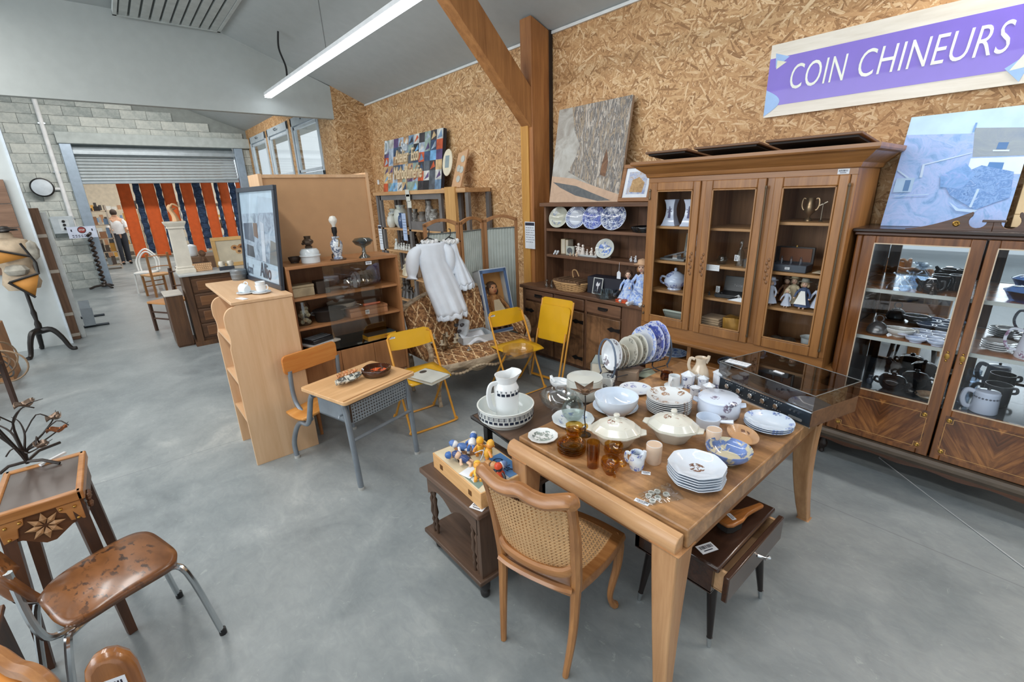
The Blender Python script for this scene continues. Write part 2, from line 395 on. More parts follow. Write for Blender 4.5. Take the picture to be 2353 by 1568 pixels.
# far block wall with shutter opening
OY0, OY1, OZ = -.34, 3.0, 3.22
b = MB(); b.box(-15.2, -15.03, -5, OY0 - .02, 0, 4.4); b.box(-15.2, -15.03, OY0 - .02, OY1 + .02, OZ + .2, 4.4); b.box(-15.2, -15.03, OY1 + .02, 3.5, 0, 4.2)
wall_shutter = struct('wall_back', b, paint(146, 152, 149, .95))
bm_ = {}
def block(w, h):
    key = (round(w, 3), round(h, 3))
    if key not in bm_: bm_[key] = MB().box(-.006, .05, -w / 2 + .003, w / 2 - .003, -h / 2 + .003, h / 2 - .003).mesh('concrete_block', M_BLOCK)
    o = bpy.data.objects.new('concrete_block', bm_[key]); COL.objects.link(o); o.parent = wall_shutter; return o
rnd = random.Random(3)
BL, BH = .5, .2
for r in range(21):
    z0 = r * BH; y = -2.5 - (BL / 2 if r % 2 else 0)
    while y < 3.4:
        y0, y1 = y, y + BL; y += BL
        if y1 < -1.75 or z0 < 0.01 and y1 < -1.3: continue
        if z0 + BH / 2 < OZ + .22:
            if y0 > OY0 - .05 and y1 < OY1 + .1: continue
            if y0 < OY0 - .05 < y1: y1 = OY0 - .05
            if y0 < OY1 + .1 < y1: y0 = OY1 + .1
        top = 4.27 if y1 < 1.2 else 4.27 - (y1 - 1.2) * .27
        if z0 + BH > top or y1 - y0 < .04: continue
        y1 = min(y1, 3.35)
        if y1 - y0 < .04: continue
        o = block(y1 - y0, BH); o.location = (-15.03 + rnd.uniform(0, .008), (y0 + y1) / 2, z0 + BH / 2)
GALV = paint(170, 180, 186, .35, .5, .06); GALV2 = paint(196, 206, 210, .4, .3, .05)
struct('trim_2', MB().box(-15.02, -14.86, OY0 - .15, OY1 + .42, OZ, OZ + .24), paint(182, 190, 188, .8), bev=.01)
sh = thing('roller_shutter', 'grey metal roller shutter half lowered in the far doorway', 'shutter', (-15, OY0, 0))
for k in range(8):
    z = 2.42 + .5 / 8 * k * 1.15
    q = MB(); pts = [(.0, 0), (.045, .012), (.055, .035), (.045, .058), (0, .068)]
    q.prism_y([(x, zz) for x, zz in pts], .02, OY1 - OY0 - .05); o = q.build('shutter_slat', GALV2, sh); o.location = (-.05 - k * .012, 0, z)
MB().box(-.1, .05, .02, OY1 - OY0 - .05, 2.36, 2.42).build('bottom_rail', GALV, sh, bev=.006)
q = MB(); q.lathe([(.001, 0), (.16, 0), (.16, OY1 - OY0 - .06), (.001, OY1 - OY0 - .06)], 18); 
o = q.build('roller_drum', GALV, sh); o.rotation_euler = (-PI / 2, 0, 0); o.location = (-.2, .02, 3.08)
MB().box(-.02, .06, 0, OY1 - OY0, 3.0, 3.1).build('shutter_hood', GALV, sh, bev=.01)
for yy in (-.13, OY1 - OY0 - .03):
    MB().box(-.06, .1, yy, yy + .2, 0, 3.22).build('guide_rail', paint(158, 174, 190, .4, .4), sh, bev=.008)
# strip curtain
cu = thing('strip_curtain', 'curtain of orange and navy hanging strips behind the far shutter', 'curtain', (-16, 0, 0))
opx = [(265, 296), (318, 352), (368, 395.5), (411.5, 438.5), (459.7, 485), (499, 522.5), (540, 556)]
M_OR = paint(228, 102, 44, .8, 0, .05)
def m_navy():
    t = NT('navy_cloth'); n = t.noise(t.co(scale=(1, 5, 22)), 2.0, 4, .6)
    t.bump(n, .8, .02); return t.set(t.ramp(n, [(.35, rgb(34, 50, 72)), (.55, rgb(50, 72, 104)), (.75, rgb(78, 108, 150))]), .75, 0)
M_NV = m_navy()
def strip(y0, y1, zb, m, nm, ruck):
    r_ = random.Random(int(y0 * 100)); q = MB()
    q.grid(lambda u, v: (math.sin(u * 5 + y0 * 9) * .012 + (math.sin(v * 60 + u * 2 + y0 * 30) * .03 * ruck), y0 + (y1 - y0) * u + math.sin(v * 45 + y0 * 7) * .008 * ruck, 2.5 + (zb - 2.5) * v), 5, 34)
    q.build(nm, m, cu, solid=.008)
for k, (a, c) in enumerate(opx):
    y0 = at(a, 421, x=-16).y; y1 = at(c, 421, x=-16).y; zb = .5
    strip(y0, y1, zb, M_OR, 'orange_strip', 0)
    if k < 6:
        y2 = at(opx[k + 1][0], 421, x=-16).y; strip(y1 + (.012 if k % 2 else .05), y2 - .01, zb + .1, M_NV, 'navy_strip', 1)
MB().tube([(.02, .3, 2.5), (.02, 3.2, 2.5)], .025, 8).build('curtain_rod', GALV, cu)
for y in (.4, 1.7, 3.1): MB().tube([(.02, y, 2.5), (.02, y, 4.1)], .008, 6).build('hanging_wire', GALV, cu)
# room beyond
struct('wall_beyond', MB().box(-24, -23.8, -9, 4.1, 0, 4.2), paint(236, 222, 198, .9))
# bulkhead and ceiling fittings
g = thing('ceiling_grille', 'white slatted air grille set in the flat ceiling', 'vent', (0, 0, 4.225))
gx0, gx1, gy0, gy1 = -8.5, -6.0, .62, 1.82
q = MB(); q.box(gx0, gx1, gy0, gy0 + .04, -.05, 0); q.box(gx0, gx1, gy1 - .04, gy1, -.05, 0); q.box(gx0, gx0 + .04, gy0, gy1, -.05, 0); q.box(gx1 - .04, gx1, gy0, gy1, -.05, 0); q.build('grille_frame', paint(196, 202, 200, .6), g)
for k in range(10):
    y = gy0 + .06 + k * .112; q = MB(); q.box(gx0 + .04, gx1 - .04, y, y + .085, -.045, -.02); q.build('grille_slat', paint(190, 196, 194, .6), g)
MB().box(gx0 + .03, gx1 - .03, gy0 + .03, gy1 - .03, -.012, -.004).build('grille_backing', paint(120, 126, 126, .8), g)
L = thing('tube_light', 'long glowing white tube light hung under the sloping ceiling', 'lamp', (0, 2.3, 3.4))
q = MB(); q.box(-8.45, 1.8, -.045, .045, -.03, .0); q.build('diffuser', emit(240, 247, 255, 9.0), L)
MB().box(-8.46, 1.81, -.05, .05, 0, .04).build('lamp_housing', paint(225, 228, 230, .5), L)
q = MB(); q.tube(smooth_path([(-7.45, 0, .62), (-7.47, -.02, .42), (-7.43, .02, .2), (-7.4, 0, .03)]), .012, 6); q.build('supply_cable', BLACK, L)
q = MB(); q.tube([(-5.9, 0, .62), (-5.86, 0, .02)], .005, 5); q.build('hanging_wire', paint(110, 112, 112, .5), L)
# timber post and brace
M_TIMB = wood((142, 88, 46), (186, 128, 74), 'z', .5, .55); M_TIMB_LIT = wood((178, 124, 52), (206, 154, 76), 'z', .5, .55)
ps = thing('timber_post', 'square brown timber post standing against the chipboard wall', 'post', (-4.0, 3.8, 0))
b = MB(); b.prism_x([(-.15, 0), (.13, 0), (.13, 3.43), (-.15, 3.53)], -.085, .085); b.build('post_shaft', M_TIMB, ps, bev=.006)
MB().box(-.09, .03, -.168, -.151, .0, 2.54).build('lit_face', M_TIMB_LIT, ps, bev=.003)  # lower front face repeated in yellower wood, painting in the light on it
MB().box(.086, .1, .1, .14, .9, 3.44).build('gap_shadow', paint(40, 28, 20, .7), ps)  # dark strip painted in for the shaded gap between post and wall
b = MB(); b.bar((0, -.08, 2.58), (0, -1.52, 4.02), .15, .27, up=(1, 0, 0)); b = MB(); b.prism_x([(-.14, 2.5), (-.14, 2.88), (-1.19, 3.93), (-1.55, 3.91)], -.075, .075)
b.build('diagonal_brace', wood((140, 90, 48), (184, 128, 74), 'z', .5, .55), ps, bev=.006)
nt = thing('paper_notice', 'white printed notice sheet pinned to the timber post', 'notice', (-4.0, 3.62, 0), 0)
def sheet(root, M, w, h, nl=7, head=True, col=PAPER):
    b = MB(); b.M = M; b.box(-w / 2, w / 2, -h / 2, h / 2, 0, .003); b.build('paper_sheet', col, root)
    b = MB(); b.M = M; r_ = random.Random(5)
    if head: b.box(-w * .46, w * .46, h * .36, h * .47, .003, .0036)
    for k in range(nl):
        y = h * (.28 - .62 * k / nl); x = -w * .4
        while x < w * .3: q = r_.uniform(.05, .2) * w; b.box(x, x + q, y - h * .008, y + h * .008, .003, .0036); x += q + w * .04
    b.build('printed_text', INK, root)
p0 = at(1218, 541, y=3.62); nt.location = p0
sheet(nt, Rx(PI / 2), .165, .30)
# left partition
b = MB(); b.box(-8.95, -8.9, -5, -.8, 0, 2.95); b.mi = 1; b.box(-8.965, -8.885, -.8, -.775, 0, 2.95)
struct('wall_left', b, [M_PANEL, paint(222, 234, 244, .3)])
pp = thing('plank_panel', 'brown timber plank board fixed on the white partition', 'panel', (-8.88, -.9, 0))
for k in range(4):
    z0 = 1.04 + k * .295; MB().box(0, .03, -1.6, -.005, z0 + .004, z0 + .291).build('plank', wood((112, 84, 66), (146, 114, 92), 'y', .6, .6), pp)
def inv(o): return (Matrix.Translation(o.location) @ Matrix.Rotation(o.rotation_euler[2], 4, 'Z')).inverted()
def wm(o):
    b = MB(); b.M = inv(o); return b
OAKD = (118, 76, 42); OAKL = (158, 110, 68)
# ================= big table =================
TZ = .75
M_VEN = wood((124, 88, 58), (200, 154, 106), 'x', .35, .3, .55, .2); M_VENR = wood((172, 126, 84), (214, 172, 126), 'x', .5, .38, 0, .1); M_LEGT = wood((158, 112, 72), (200, 156, 112), 'z', .5, .4)
tb = thing('dining_table', 'large honey veneered table covered with crockery in the foreground', 'table', (-1.04, 1.9, 0))
X0, X1, Y0, Y1 = -1.475, -.605, 1.252, 2.68
wm(tb).box(X0, X1, Y0, Y1, .672, TZ).build('tabletop', M_VEN, tb, bev=.006)
b = wm(tb); b.prism_x([(1.20, .665), (1.192, .69), (1.198, .715), (1.212, .732), (1.238, .736), (1.244, .73), (1.244, .66)], X0 - .02, X1 - .012); b.build('end_leaf', M_VENR, tb, bev=.003)
b = wm(tb); b.box(X0 + .03, X1 - .03, 1.26, Y1 - .05, .60, .672); b.build('apron', wood((120, 80, 46), (150, 106, 66), 'y', .5, .5), tb)
for sx in (0, 1):
    for sy in (0, 1):
        x = X1 - .055 if sx else X0 + .055; y = 1.25 if not sy else Y1 - .12; dy = -.07 if not sy else .13; dx = .03 if sx else -.03
        if sy == 0: dy = -.03
        b = wm(tb); k = 7; rings = []
        for i in range(k):
            t = i / (k - 1); z = .672 * (1 - t); e = t ** 2; w = .052 - .026 * t
            rings.append((x + dx * e, y + dy * e, z, w))
        vs = []; fs = []
        for (cx, cy, z, w) in rings: vs += [(cx - w, cy - w, z), (cx + w, cy - w, z), (cx + w, cy + w, z), (cx - w, cy + w, z)]
        for i in range(k - 1):
            for j in range(4): fs.append((i * 4 + j, i * 4 + (j + 1) % 4, i * 4 + 4 + (j + 1) % 4, i * 4 + 4 + j))
        fs += [(0, 1, 2, 3), tuple(4 * k - 1 - j for j in range(4))]
        b.add(vs, fs); b.build('leg', M_LEGT, tb, bev=.006)
# ================= dark folding table =================
DZ = .69
dk = thing('low_dark_table', 'dark laminate table with thin black edge tucked behind the big table', 'table', (-1.72, 1.8, 0))
b = wm(dk); b.prism([(-1.9, 1.29), (-1.49, 1.26), (-1.485, 2.55), (-1.86, 2.55)], DZ - .012, DZ); b.build('tabletop', wood((74, 58, 48), (104, 84, 70), 'y', .5, .3), dk)
b = wm(dk); b.tube([(-1.905, 1.285, DZ - .014), (-1.485, 1.255, DZ - .014), (-1.48, 2.555, DZ - .014), (-1.865, 2.555, DZ - .014)], .014, 8, closed=True); b.build('edge_band', BLACK, dk)
for x, y in ((-1.84, 1.34), (-1.54, 1.33), (-1.82, 2.48), (-1.54, 2.48)):
    wm(dk).bar((x, y, DZ - .02), (x, y, 0), .035, .035).build('leg', BLACK, dk)
price_tag(dk, inv(dk) @ T(-1.87, 1.33, DZ + .001) @ Rz(.9), .045, .02)
# ================= cane chair =================
M_BEE = wood((132, 84, 44), (176, 124, 74), 'z', .8, .34, 0, .25); M_BEEX = wood((132, 84, 44), (176, 124, 74), 'x', .8, .34, 0, .25)
M_CANE = paint(206, 164, 116, .5, 0, .1)
cc = thing('cane_chair', 'carved beech chair with cane back and cane seat at the big table', 'chair', (-1.065, .955, 0), R(16))
sz = .42
def cane(o, fn, hole, nu, nv, name):
    """woven cane as real strands: two rectilinear sets and two diagonal sets"""
    b = MB(); w = .0019
    def strand(p0, p1, lift, n=7):
        pts = [fn(p0[0] + (p1[0] - p0[0]) * i / n, p0[1] + (p1[1] - p0[1]) * i / n) for i in range(n + 1)]
        vs = []; fs = []
        d = (pts[-1] - pts[0]).normalized(); nn = (fn(.6, .5) - fn(.4, .5)).cross(fn(.5, .6) - fn(.5, .4)).normalized(); s = d.cross(nn)
        for p in pts: vs += [p - s * w + nn * lift, p + s * w + nn * lift]
        for i in range(n): fs.append((2 * i, 2 * i + 1, 2 * i + 3, 2 * i + 2))
        b.add(vs, fs)
    for i in range(nu): strand(((i + .5) / nu, 0), ((i + .5) / nu, 1), .0008); strand(((i + .72) / nu, 0), ((i + .72) / nu, 1), .0008)
    for j in range(nv): strand((0, (j + .5) / nv), (1, (j + .5) / nv), 0.0); strand((0, (j + .72) / nv), (1, (j + .72) / nv), 0.0)
    for k in range(-nv, nu):
        for sgn in (1, -1):
            pts = []
            u0 = (k + .1) / nu; u1 = u0 + nv / nu
            lo = max(0, -u0 / (u1 - u0)) if u0 < 0 else 0; hi = min(1, (1 - u0) / (u1 - u0))
            if hi - lo < .03: continue
            a = (u0 + (u1 - u0) * lo, lo); c = (u0 + (u1 - u0) * hi, hi)
            if sgn < 0: a = (1 - a[0], a[1]); c = (1 - c[0], c[1])
            strand(a, c, .0016 * sgn)
    q = b.build(name, M_CANE, o); q['kind'] = 'stuff'; return q
# seat frame
def seat_pt(u, v):
    w = .165 + .055 * math.sin(min(1, v * 1.25) * PI / 2); bulge = .03 * (1 - (2 * u - 1) ** 2) * (1 if v > .5 else -.4) * abs(2 * v - 1)
    return Vector(((2 * u - 1) * w, .03 + .38 * v + bulge, sz))
ring = [seat_pt(i / 12, 0) for i in range(13)] + [seat_pt(1, i / 8) for i in range(1, 8)] + [seat_pt(1 - i / 12, 1) for i in range(13)] + [seat_pt(0, 1 - i / 8) for i in range(1, 8)]
b = MB(); cen = Vector((0, .22, sz)); n = len(ring); vs = []; fs = []
for p in ring:
    d = (p - cen); inn = cen + d * .80
    vs += [p + Vector((0, 0, -.05)), p + d.normalized() * .008 + Vector((0, 0, -.025)), p, inn + Vector((0, 0, .004)), inn + Vector((0, 0, -.03))]
for i in range(n):
    j = (i + 1) % n
    for k in range(5): fs.append((i * 5 + k, j * 5 + k, j * 5 + (k + 1) % 5, i * 5 + (k + 1) % 5))
b.add(vs, fs); b.build('seat_frame', M_BEEX, cc, bev=.003)
cane(cc, lambda u, v: cen + (seat_pt(u, v) - cen) * .82 + Vector((0, 0, .002)), 0, 20, 20, 'cane_seat')
for sgn in (-1, 1):
    b = MB(); b.tube(smooth_path([(sgn * .15, -.012, 0), (sgn * .165, .02, .2), (sgn * .168, .035, .40), (sgn * .172, .03, .5), (sgn * .178, .0, .7), (sgn * .183, -.04, .85)], 5), [.013 + .010 * min(1, i / 12) - (.004 if i > 20 else 0) for i in range(26)], 8)
    b.build('rear_leg', M_BEE, cc)
    b = MB(); b.tube(smooth_path([(sgn * .185, .375, sz - .01), (sgn * .2, .395, sz - .06), (sgn * .2, .39, .25), (sgn * .182, .365, .1), (sgn * .19, .385, .03), (sgn * .2, .405, .012)], 5), [.026, .028, .03, .03, .028, .026, .024, .022, .021, .02, .019, .018, .017, .016, .015, .014, .013, .013, .014, .015, .017, .018, .019, .019, .018, .014], 8)
    b.build('front_leg', M_BEE, cc)
def back_pt(u, v):
    x = (2 * u - 1) * (.155 + .012 * v); z = .50 + .30 * v; y = .03 - .07 * v + .035 * (1 - (2 * u - 1) ** 2) * -1
    return Vector((x, y, z))
b = MB(); crest = [(-.19, -.042, .845), (-.185, -.05, .868), (-.15, -.06, .86), (-.1, -.07, .845), (-.05, -.075, .848), (0, -.077, .862), (.05, -.075, .848), (.1, -.07, .845), (.15, -.06, .86), (.185, -.05, .868), (.19, -.042, .845)]
b.tube(smooth_path(crest, 4), .021, 8, flat=1.35); b.build('crest_rail', M_BEEX, cc)
b = MB(); b.tube(smooth_path([(-.168, .03, .52), (-.12, .0, .497), (0, -.012, .487), (.12, .0, .497), (.168, .03, .52)], 5), .016, 8, flat=1.3); b.build('lower_rail', M_BEEX, cc)
b = MB(); b.tube(smooth_path([(-.165, .012, sz + .002), (-.1, -.004, sz + .004), (0, -.01, sz + .005), (.1, -.004, sz + .004), (.165, .012, sz + .002)], 4), .016, 6, flat=.8); b.build('seat_moulding', M_BEEX, cc)
cane(cc, lambda u, v: back_pt(u, v * 1.07 - .02), 0, 19, 20, 'cane_back')
# ================= television stand =================
M_DK = wood((70, 52, 40), (104, 80, 64), 'x', .8, .5); M_DKV = wood((70, 52, 40), (104, 80, 64), 'z', .8, .5)
tv = thing('side_cabinet', 'small dark oak side cabinet with turned spindles under a puzzle box', 'cabinet', (-1.66, 1.15, 0))
wm(tv).box(-1.93, -1.41, .945, 1.40, .468, .498).build('cabinet_top', M_DK, tv, bev=.007)
b = wm(tv); pts = [(-1.89, .468), (-1.45, .468), (-1.45, .40)]
for i in range(13): u = i / 12; pts.append((-1.45 - .44 * u, .355 + .05 * abs(math.sin(u * PI * 2 + .0)) * (1 if abs(u - .5) > .02 else .6)))
b.prism_y(pts, .965, .985); b.build('scalloped_apron', M_DK, tv)
wm(tv).box(-1.455, -1.43, .965, 1.38, .12, .468).build('side_panel', M_DKV, tv); wm(tv).box(-1.905, -1.885, 1.2, 1.38, .12, .468).build('side_panel', M_DKV, tv)
wm(tv).box(-1.9, -1.43, 1.36, 1.38, .12, .468).build('back_panel', M_DKV, tv)
wm(tv).box(-1.93, -1.415, .94, 1.39, .095, .12).build('lower_shelf', M_DK, tv, bev=.005)
for x in (-1.87, -1.842, -1.5, -1.47):
    b = wm(tv); b.lathe([(.008, .12), (.008, .14), (.013, .16), (.006, .18), (.012, .2), (.006, .22), (.014, .25), (.009, .30), (.013, .33), (.006, .35), (.011, .37), (.008, .39), (.008, .42)], 10, (x, .975, 0)); b.build('turned_spindle', M_DKV, tv)
for x, y in ((-1.875, 1.0), (-1.445, .985), (-1.875, 1.34), (-1.445, 1.34)):
    b = wm(tv); b.lathe([(.015, 0), (.022, .008), (.024, .025), (.016, .038), (.026, .05), (.028, .075), (.024, .095)], 12, (x, y, 0)); b.build('turned_foot', paint(36, 32, 32, .4), tv)
price_tag(tv, inv(tv) @ T(-1.46, .985, .499) @ Rz(.35), .07, .042)
# ================= sewing stool with drawer =================
M_RO = wood((40, 26, 20), (74, 48, 36), 'y', .7, .25, 0, .3)
st = thing('drawer_stool', 'dark rosewood stool with open drawer and brass tipped legs under the table', 'stool', (-.74, 1.72, 0))
wm(st).box(-.96, -.575, 1.46, 1.985, .445, .47).build('stool_top', M_RO, st, bev=.008)
b = wm(st); b.box(-.95, -.93, 1.47, 1.975, .33, .445); b.box(-.95, -.6, 1.47, 1.49, .33, .445); b.box(-.95, -.6, 1.955, 1.975, .33, .445); b.box(-.95, -.6, 1.47, 1.975, .325, .335); b.build('carcass', M_RO, st)
b = wm(st); b.box(-.9, -.56, 1.492, 1.505, .345, .44); b.box(-.9, -.56, 1.938, 1.951, .345, .44); b.box(-.9, -.56, 1.492, 1.951, .34, .347); b.build('drawer_box', wood((186, 142, 100), (216, 176, 134), 'y', .8, .5), st)
d = wm(st).box(-.558, -.535, 1.465, 1.98, .33, .448).build('drawer_front', M_RO, st, bev=.004)
b = wm(st); b.tube([(-.535, 1.72, .4), (-.505, 1.735, .396), (-.5, 1.75, .395)], [.006, .004, .008], 7); b.tube([(-.505, 1.715, .405), (-.5, 1.745, .39)], .005, 6); b.build('drawer_handle', CHROME, d); bpy.data.objects[-1] if False else None
for o_ in [c for c in bpy.data.objects if c.parent == d]: o_.matrix_parent_inverse = Matrix()
for x, y, dx, dy in ((-.635, 1.56, .03, -.03), (-.6, 1.9, .035, .03), (-.9, 1.54, -.03, -.03), (-.9, 1.9, -.03, .03)):
    b = wm(st); b.tube([(x, y, .335), (x + dx, y + dy, .045)], [.025, .011], 10); b.mi = 1
    b.lathe([(.027, .312), (.029, .318), (.027, .325)], 12, (x, y, 0)); b.tube([(x + dx, y + dy, .048), (x + dx * 1.12, y + dy * 1.12, .0)], [.0125, .008], 10); b.build('leg', [paint(28, 20, 18, .25), CHROME], st)
price_tag(st, inv(st) @ T(-.66, 1.53, .4705) @ Rz(1.2), .075, .045)
br = thing('clothes_brush', 'olive wood clothes brush lying on the dark drawer stool', 'brush', (*at(1700, 1200, z=.47).xy, .471), R(75))
b = MB(); o8 = [(-.13, -.012), (-.06, -.016), (-.02, -.02), (.03, -.037), (.09, -.04), (.115, -.03), (.12, 0), (.115, .03), (.09, .04), (.03, .037), (-.02, .02), (-.06, .016), (-.13, .012)]
b.prism([(x * -1, y) for x, y in o8], .03, .048); b.build('brush_handle', wood((96, 58, 28), (190, 120, 58), 'x', 1.6, .3), br, bev=.006)
b = MB(); b.prism([(-x * .93, y * .85) for x, y in o8 if x > -.01], 0, .03); b.build('bristles', paint(30, 26, 24, .9), br); price_tag(br, T(-.06, 0, .0485) @ Rz(1.4), .04, .02)
# ================= school desk =================
dsk = thing('school_desk', 'small vintage school desk with joined bench and grey tube frame', 'desk', (-2.668, .855, 0), math.atan2(.964, -.265))
# local: x along the desk length, y toward the bench
M_DTOP = wood((196, 150, 102), (224, 182, 134), 'x', .6, .4); M_STEEL = paint(138, 146, 154, .35, .4, .08)
def rrect(x0, x1, y0, y1, r, n=4):
    o = []
    for cx_, cy_, a0 in ((x1 - r, y0 + r, -PI / 2), (x1 - r, y1 - r, 0), (x0 + r, y1 - r, PI / 2), (x0 + r, y0 + r, PI)):
        for i in range(n + 1): t = a0 + PI / 2 * i / n; o.append((cx_ + r * math.cos(t), cy_ + r * math.sin(t)))
    return o
MB().prism(rrect(-.01, .59, -.02, .46, .025), .628, .652).build('desk_top', M_DTOP, dsk, bev=.003)
b = MB(); b.box(.0, .58, .0, .012, .6525, .6535); b.build('pen_groove', wood((150, 104, 62), (176, 130, 84), 'x', .6, .5), dsk)
for u in (.03, .545):
    b = MB(); b.tube(smooth_path([(u, .0, 0), (u, .03, .45), (u, .05, .58), (u, .09, .615), (u, .4, .615)], 4), .019, 10); b.build('frame_leg', M_STEEL, dsk)
    b = MB(); b.tube(smooth_path([(u, .38, .6), (u, .42, .56), (u, .5, .36), (u, .60, .335), (u, .68, .26), (u, .75, .12), (u, .745, 0)], 5), .018, 10); b.build('bench_leg', M_STEEL, dsk)
    b = MB(); b.tube(smooth_path([(u + (.06 if u < .2 else -.06), .56, .34), (u + (.06 if u < .2 else -.06), .70, .40), (u + (.06 if u < .2 else -.06), .745, .5), (u + (.06 if u < .2 else -.06), .735, .68)], 5), .016, 10); b.build('back_support', M_STEEL, dsk)
    for y in (0, .745): MB().lathe([(.021, 0), (.021, .02)], 10, (u, y, 0)).build('rubber_foot', paint(180, 180, 176, .6), dsk)
MB().tube([(.04, .015, .36), (.535, .015, .36)], .012, 8).build('cross_bar', M_STEEL, dsk)
# pierced front panel of the book tray
b = MB(); nx, nz = 22, 6; x0, x1, z0, z1 = .06, .52, .47, .60
def hole_plate(b, x0, x1, z0, z1, nx, nz, y):
    dx = (x1 - x0) / nx; dz = (z1 - z0) / nz
    for i in range(nx):
        for j in range(nz):
            cx_ = x0 + dx * (i + .5); cz = z0 + dz * (j + .5)
            o = [(cx_ - dx / 2, cz - dz / 2), (cx_ + dx / 2, cz - dz / 2), (cx_ + dx / 2, cz + dz / 2), (cx_ - dx / 2, cz + dz / 2)]
            q = [(cx_, cz - dz * .33), (cx_ + dx * .33, cz), (cx_, cz + dz * .33), (cx_ - dx * .33, cz)]
            vs = [(x, y, z) for x, z in o + q]
            b.add(vs, [(0, 1, 4), (1, 5, 4), (1, 2, 5), (2, 6, 5), (2, 3, 6), (3, 7, 6), (3, 0, 7), (0, 4, 7)])
hole_plate(b, x0, x1, z0, z1, nx, nz, .022); b.build('pierced_panel', paint(150, 158, 164, .4, .3), dsk)
b = MB(); b.box(.045, .535, .03, .36, .465, .475); b.box(.045, .05, .03, .36, .465, .6); b.box(.53, .535, .03, .36, .465, .6); b.build('book_tray', M_STEEL, dsk)
b = MB(); b.tube([(.045, .1, .52), (.02, .1, .52), (.015, .1, .505)], .007, 6); b.build('bag_hook', M_STEEL, dsk)
M_BSEAT = wood((196, 128, 58), (222, 158, 84), 'x', .6, .35)
b = MB(); b.grid(lambda u, v: (.0 + .58 * u, .50 + .22 * v, .385 + .02 * (v - .5) ** 2 * 4 - .008 * math.cos(u * 2 * PI)), 8, 8); b.build('bench_seat', M_BSEAT, dsk, solid=.016)
b = MB(); pl = rrect(.05, .49, .655, .80, .035)
b.M = T(0, .745, 0) @ Rx(0); b.prism_y([(x, z) for x, z in pl], -.012, .006); b.build('bench_back', wood((196, 112, 48), (214, 146, 74), 'x', .6, .35), dsk, bev=.004)
# ================= yellow folding chairs =================
M_YEL = paint(226, 172, 22, .35, 0, .02, .3); M_YTUBE = paint(222, 156, 52, .35, 0, .04)
def fold_chair(label, loc, rz):
    c = thing('folding_chair', label, 'chair', loc, rz, 'yellow folding chairs')
    # local: faces +x, width along y
    for s in (-1, 1):
        b = MB(); b.tube([(.19, s * .205, .012), (-.02, s * .2, .46), (-.14, s * .195, .74), (-.15, s * .16, .755)], .0095, 8); b.build('front_leg', M_YTUBE, c)
        b = MB(); b.tube([(-.19, s * .185, .012), (.1, s * .182, .43), (.15, s * .18, .435)], .0095, 8); b.build('rear_leg', M_YTUBE, c)
    for x, w in ((.19, .205), (-.19, .185)):
        b = MB(); b.tube(smooth_path([(x - .002, -w, .04), (x, -w + .02, .012), (x, w - .02, .012), (x - .002, w, .04)], 5), .0095, 8); b.build('floor_bar', M_YTUBE, c)
    b = MB()
    def seat(u, v):
        a = (2 * u - 1); q = 2 * v - 1; r = .2
        return (-.14 + .36 * v + .0, a * (.195 - .02 * max(0, q) ** 2), .448 - .014 * (1 - a * a) * (1 - q * q) + (-.012 * max(0, q) ** 4))
    b.grid(seat, 9, 9); b.build('seat', M_YEL, c, solid=.008)
    b = MB(); pl = []
    for i in range(9): t = i / 8; pl.append((-.2 + .4 * t, .648 + .02 * abs(2 * t - 1) ** 2 - .02))
    pl += [(.2, .73), (.185, .765), (.15, .778), (-.15, .778), (-.185, .765), (-.2, .73)]
    vs = []; n = len(pl)
    for off in (-.004, .004):
        for y, z in pl: vs.append((-.13 - (z - .7) * .28 - .025 * (1 - (y / .2) ** 2) + off, y, z))
    b.add(vs, [tuple(range(n - 1, -1, -1)), tuple(range(n, 2 * n))] + [(i, (i + 1) % n, n + (i + 1) % n, n + i) for i in range(n)]); b.build('backrest', M_YEL, c)
    price_tag(c, T(-.145, -.15, .745) @ Ry(R(74)) @ Rz(PI / 2), .05, .02)
    return c
fold_chair('yellow folding chair with a pale book on it behind the desk', (-3.255, 1.70, 0), R(-4))
fold_chair('yellow folding chair holding a glass dish in front of the settee', (-3.2, 2.71, 0), R(-4))
fc = thing('folded_chair', 'yellow folding chair folded flat and leaning on the dresser', 'chair', (-3.18, 3.10, 0), R(-84), 'yellow folding chairs')
Mf = Ry(R(-14))
def fp(y, z, o=0): return Mf @ Vector((o, y, z))
for s in (-1, 1):
    for o, zt, nm in ((.0, .82, 'front_leg'), (.03, .5, 'rear_leg')):
        b = MB(); b.tube([fp(s * (.2 if o == 0 else .18), .02, o), fp(s * (.2 if o == 0 else .18), zt, o)], .0095, 8); b.build(nm, M_YTUBE, fc)
for o, w in ((0, .2), (.03, .18)):
    b = MB(); b.tube([fp(-w, .015, o), fp(w, .015, o)], .0095, 8); b.build('floor_bar', M_YTUBE, fc)
b = MB(); b.M = Mf; b.prism_x(rrect(-.19, .19, .40, .76, .04), .012, .024); b.build('seat', M_YEL, fc)
b = MB(); b.M = Mf; b.prism_x(rrect(-.2, .2, .68, .835, .04), -.008, .006); b.build('backrest', M_YEL, fc)
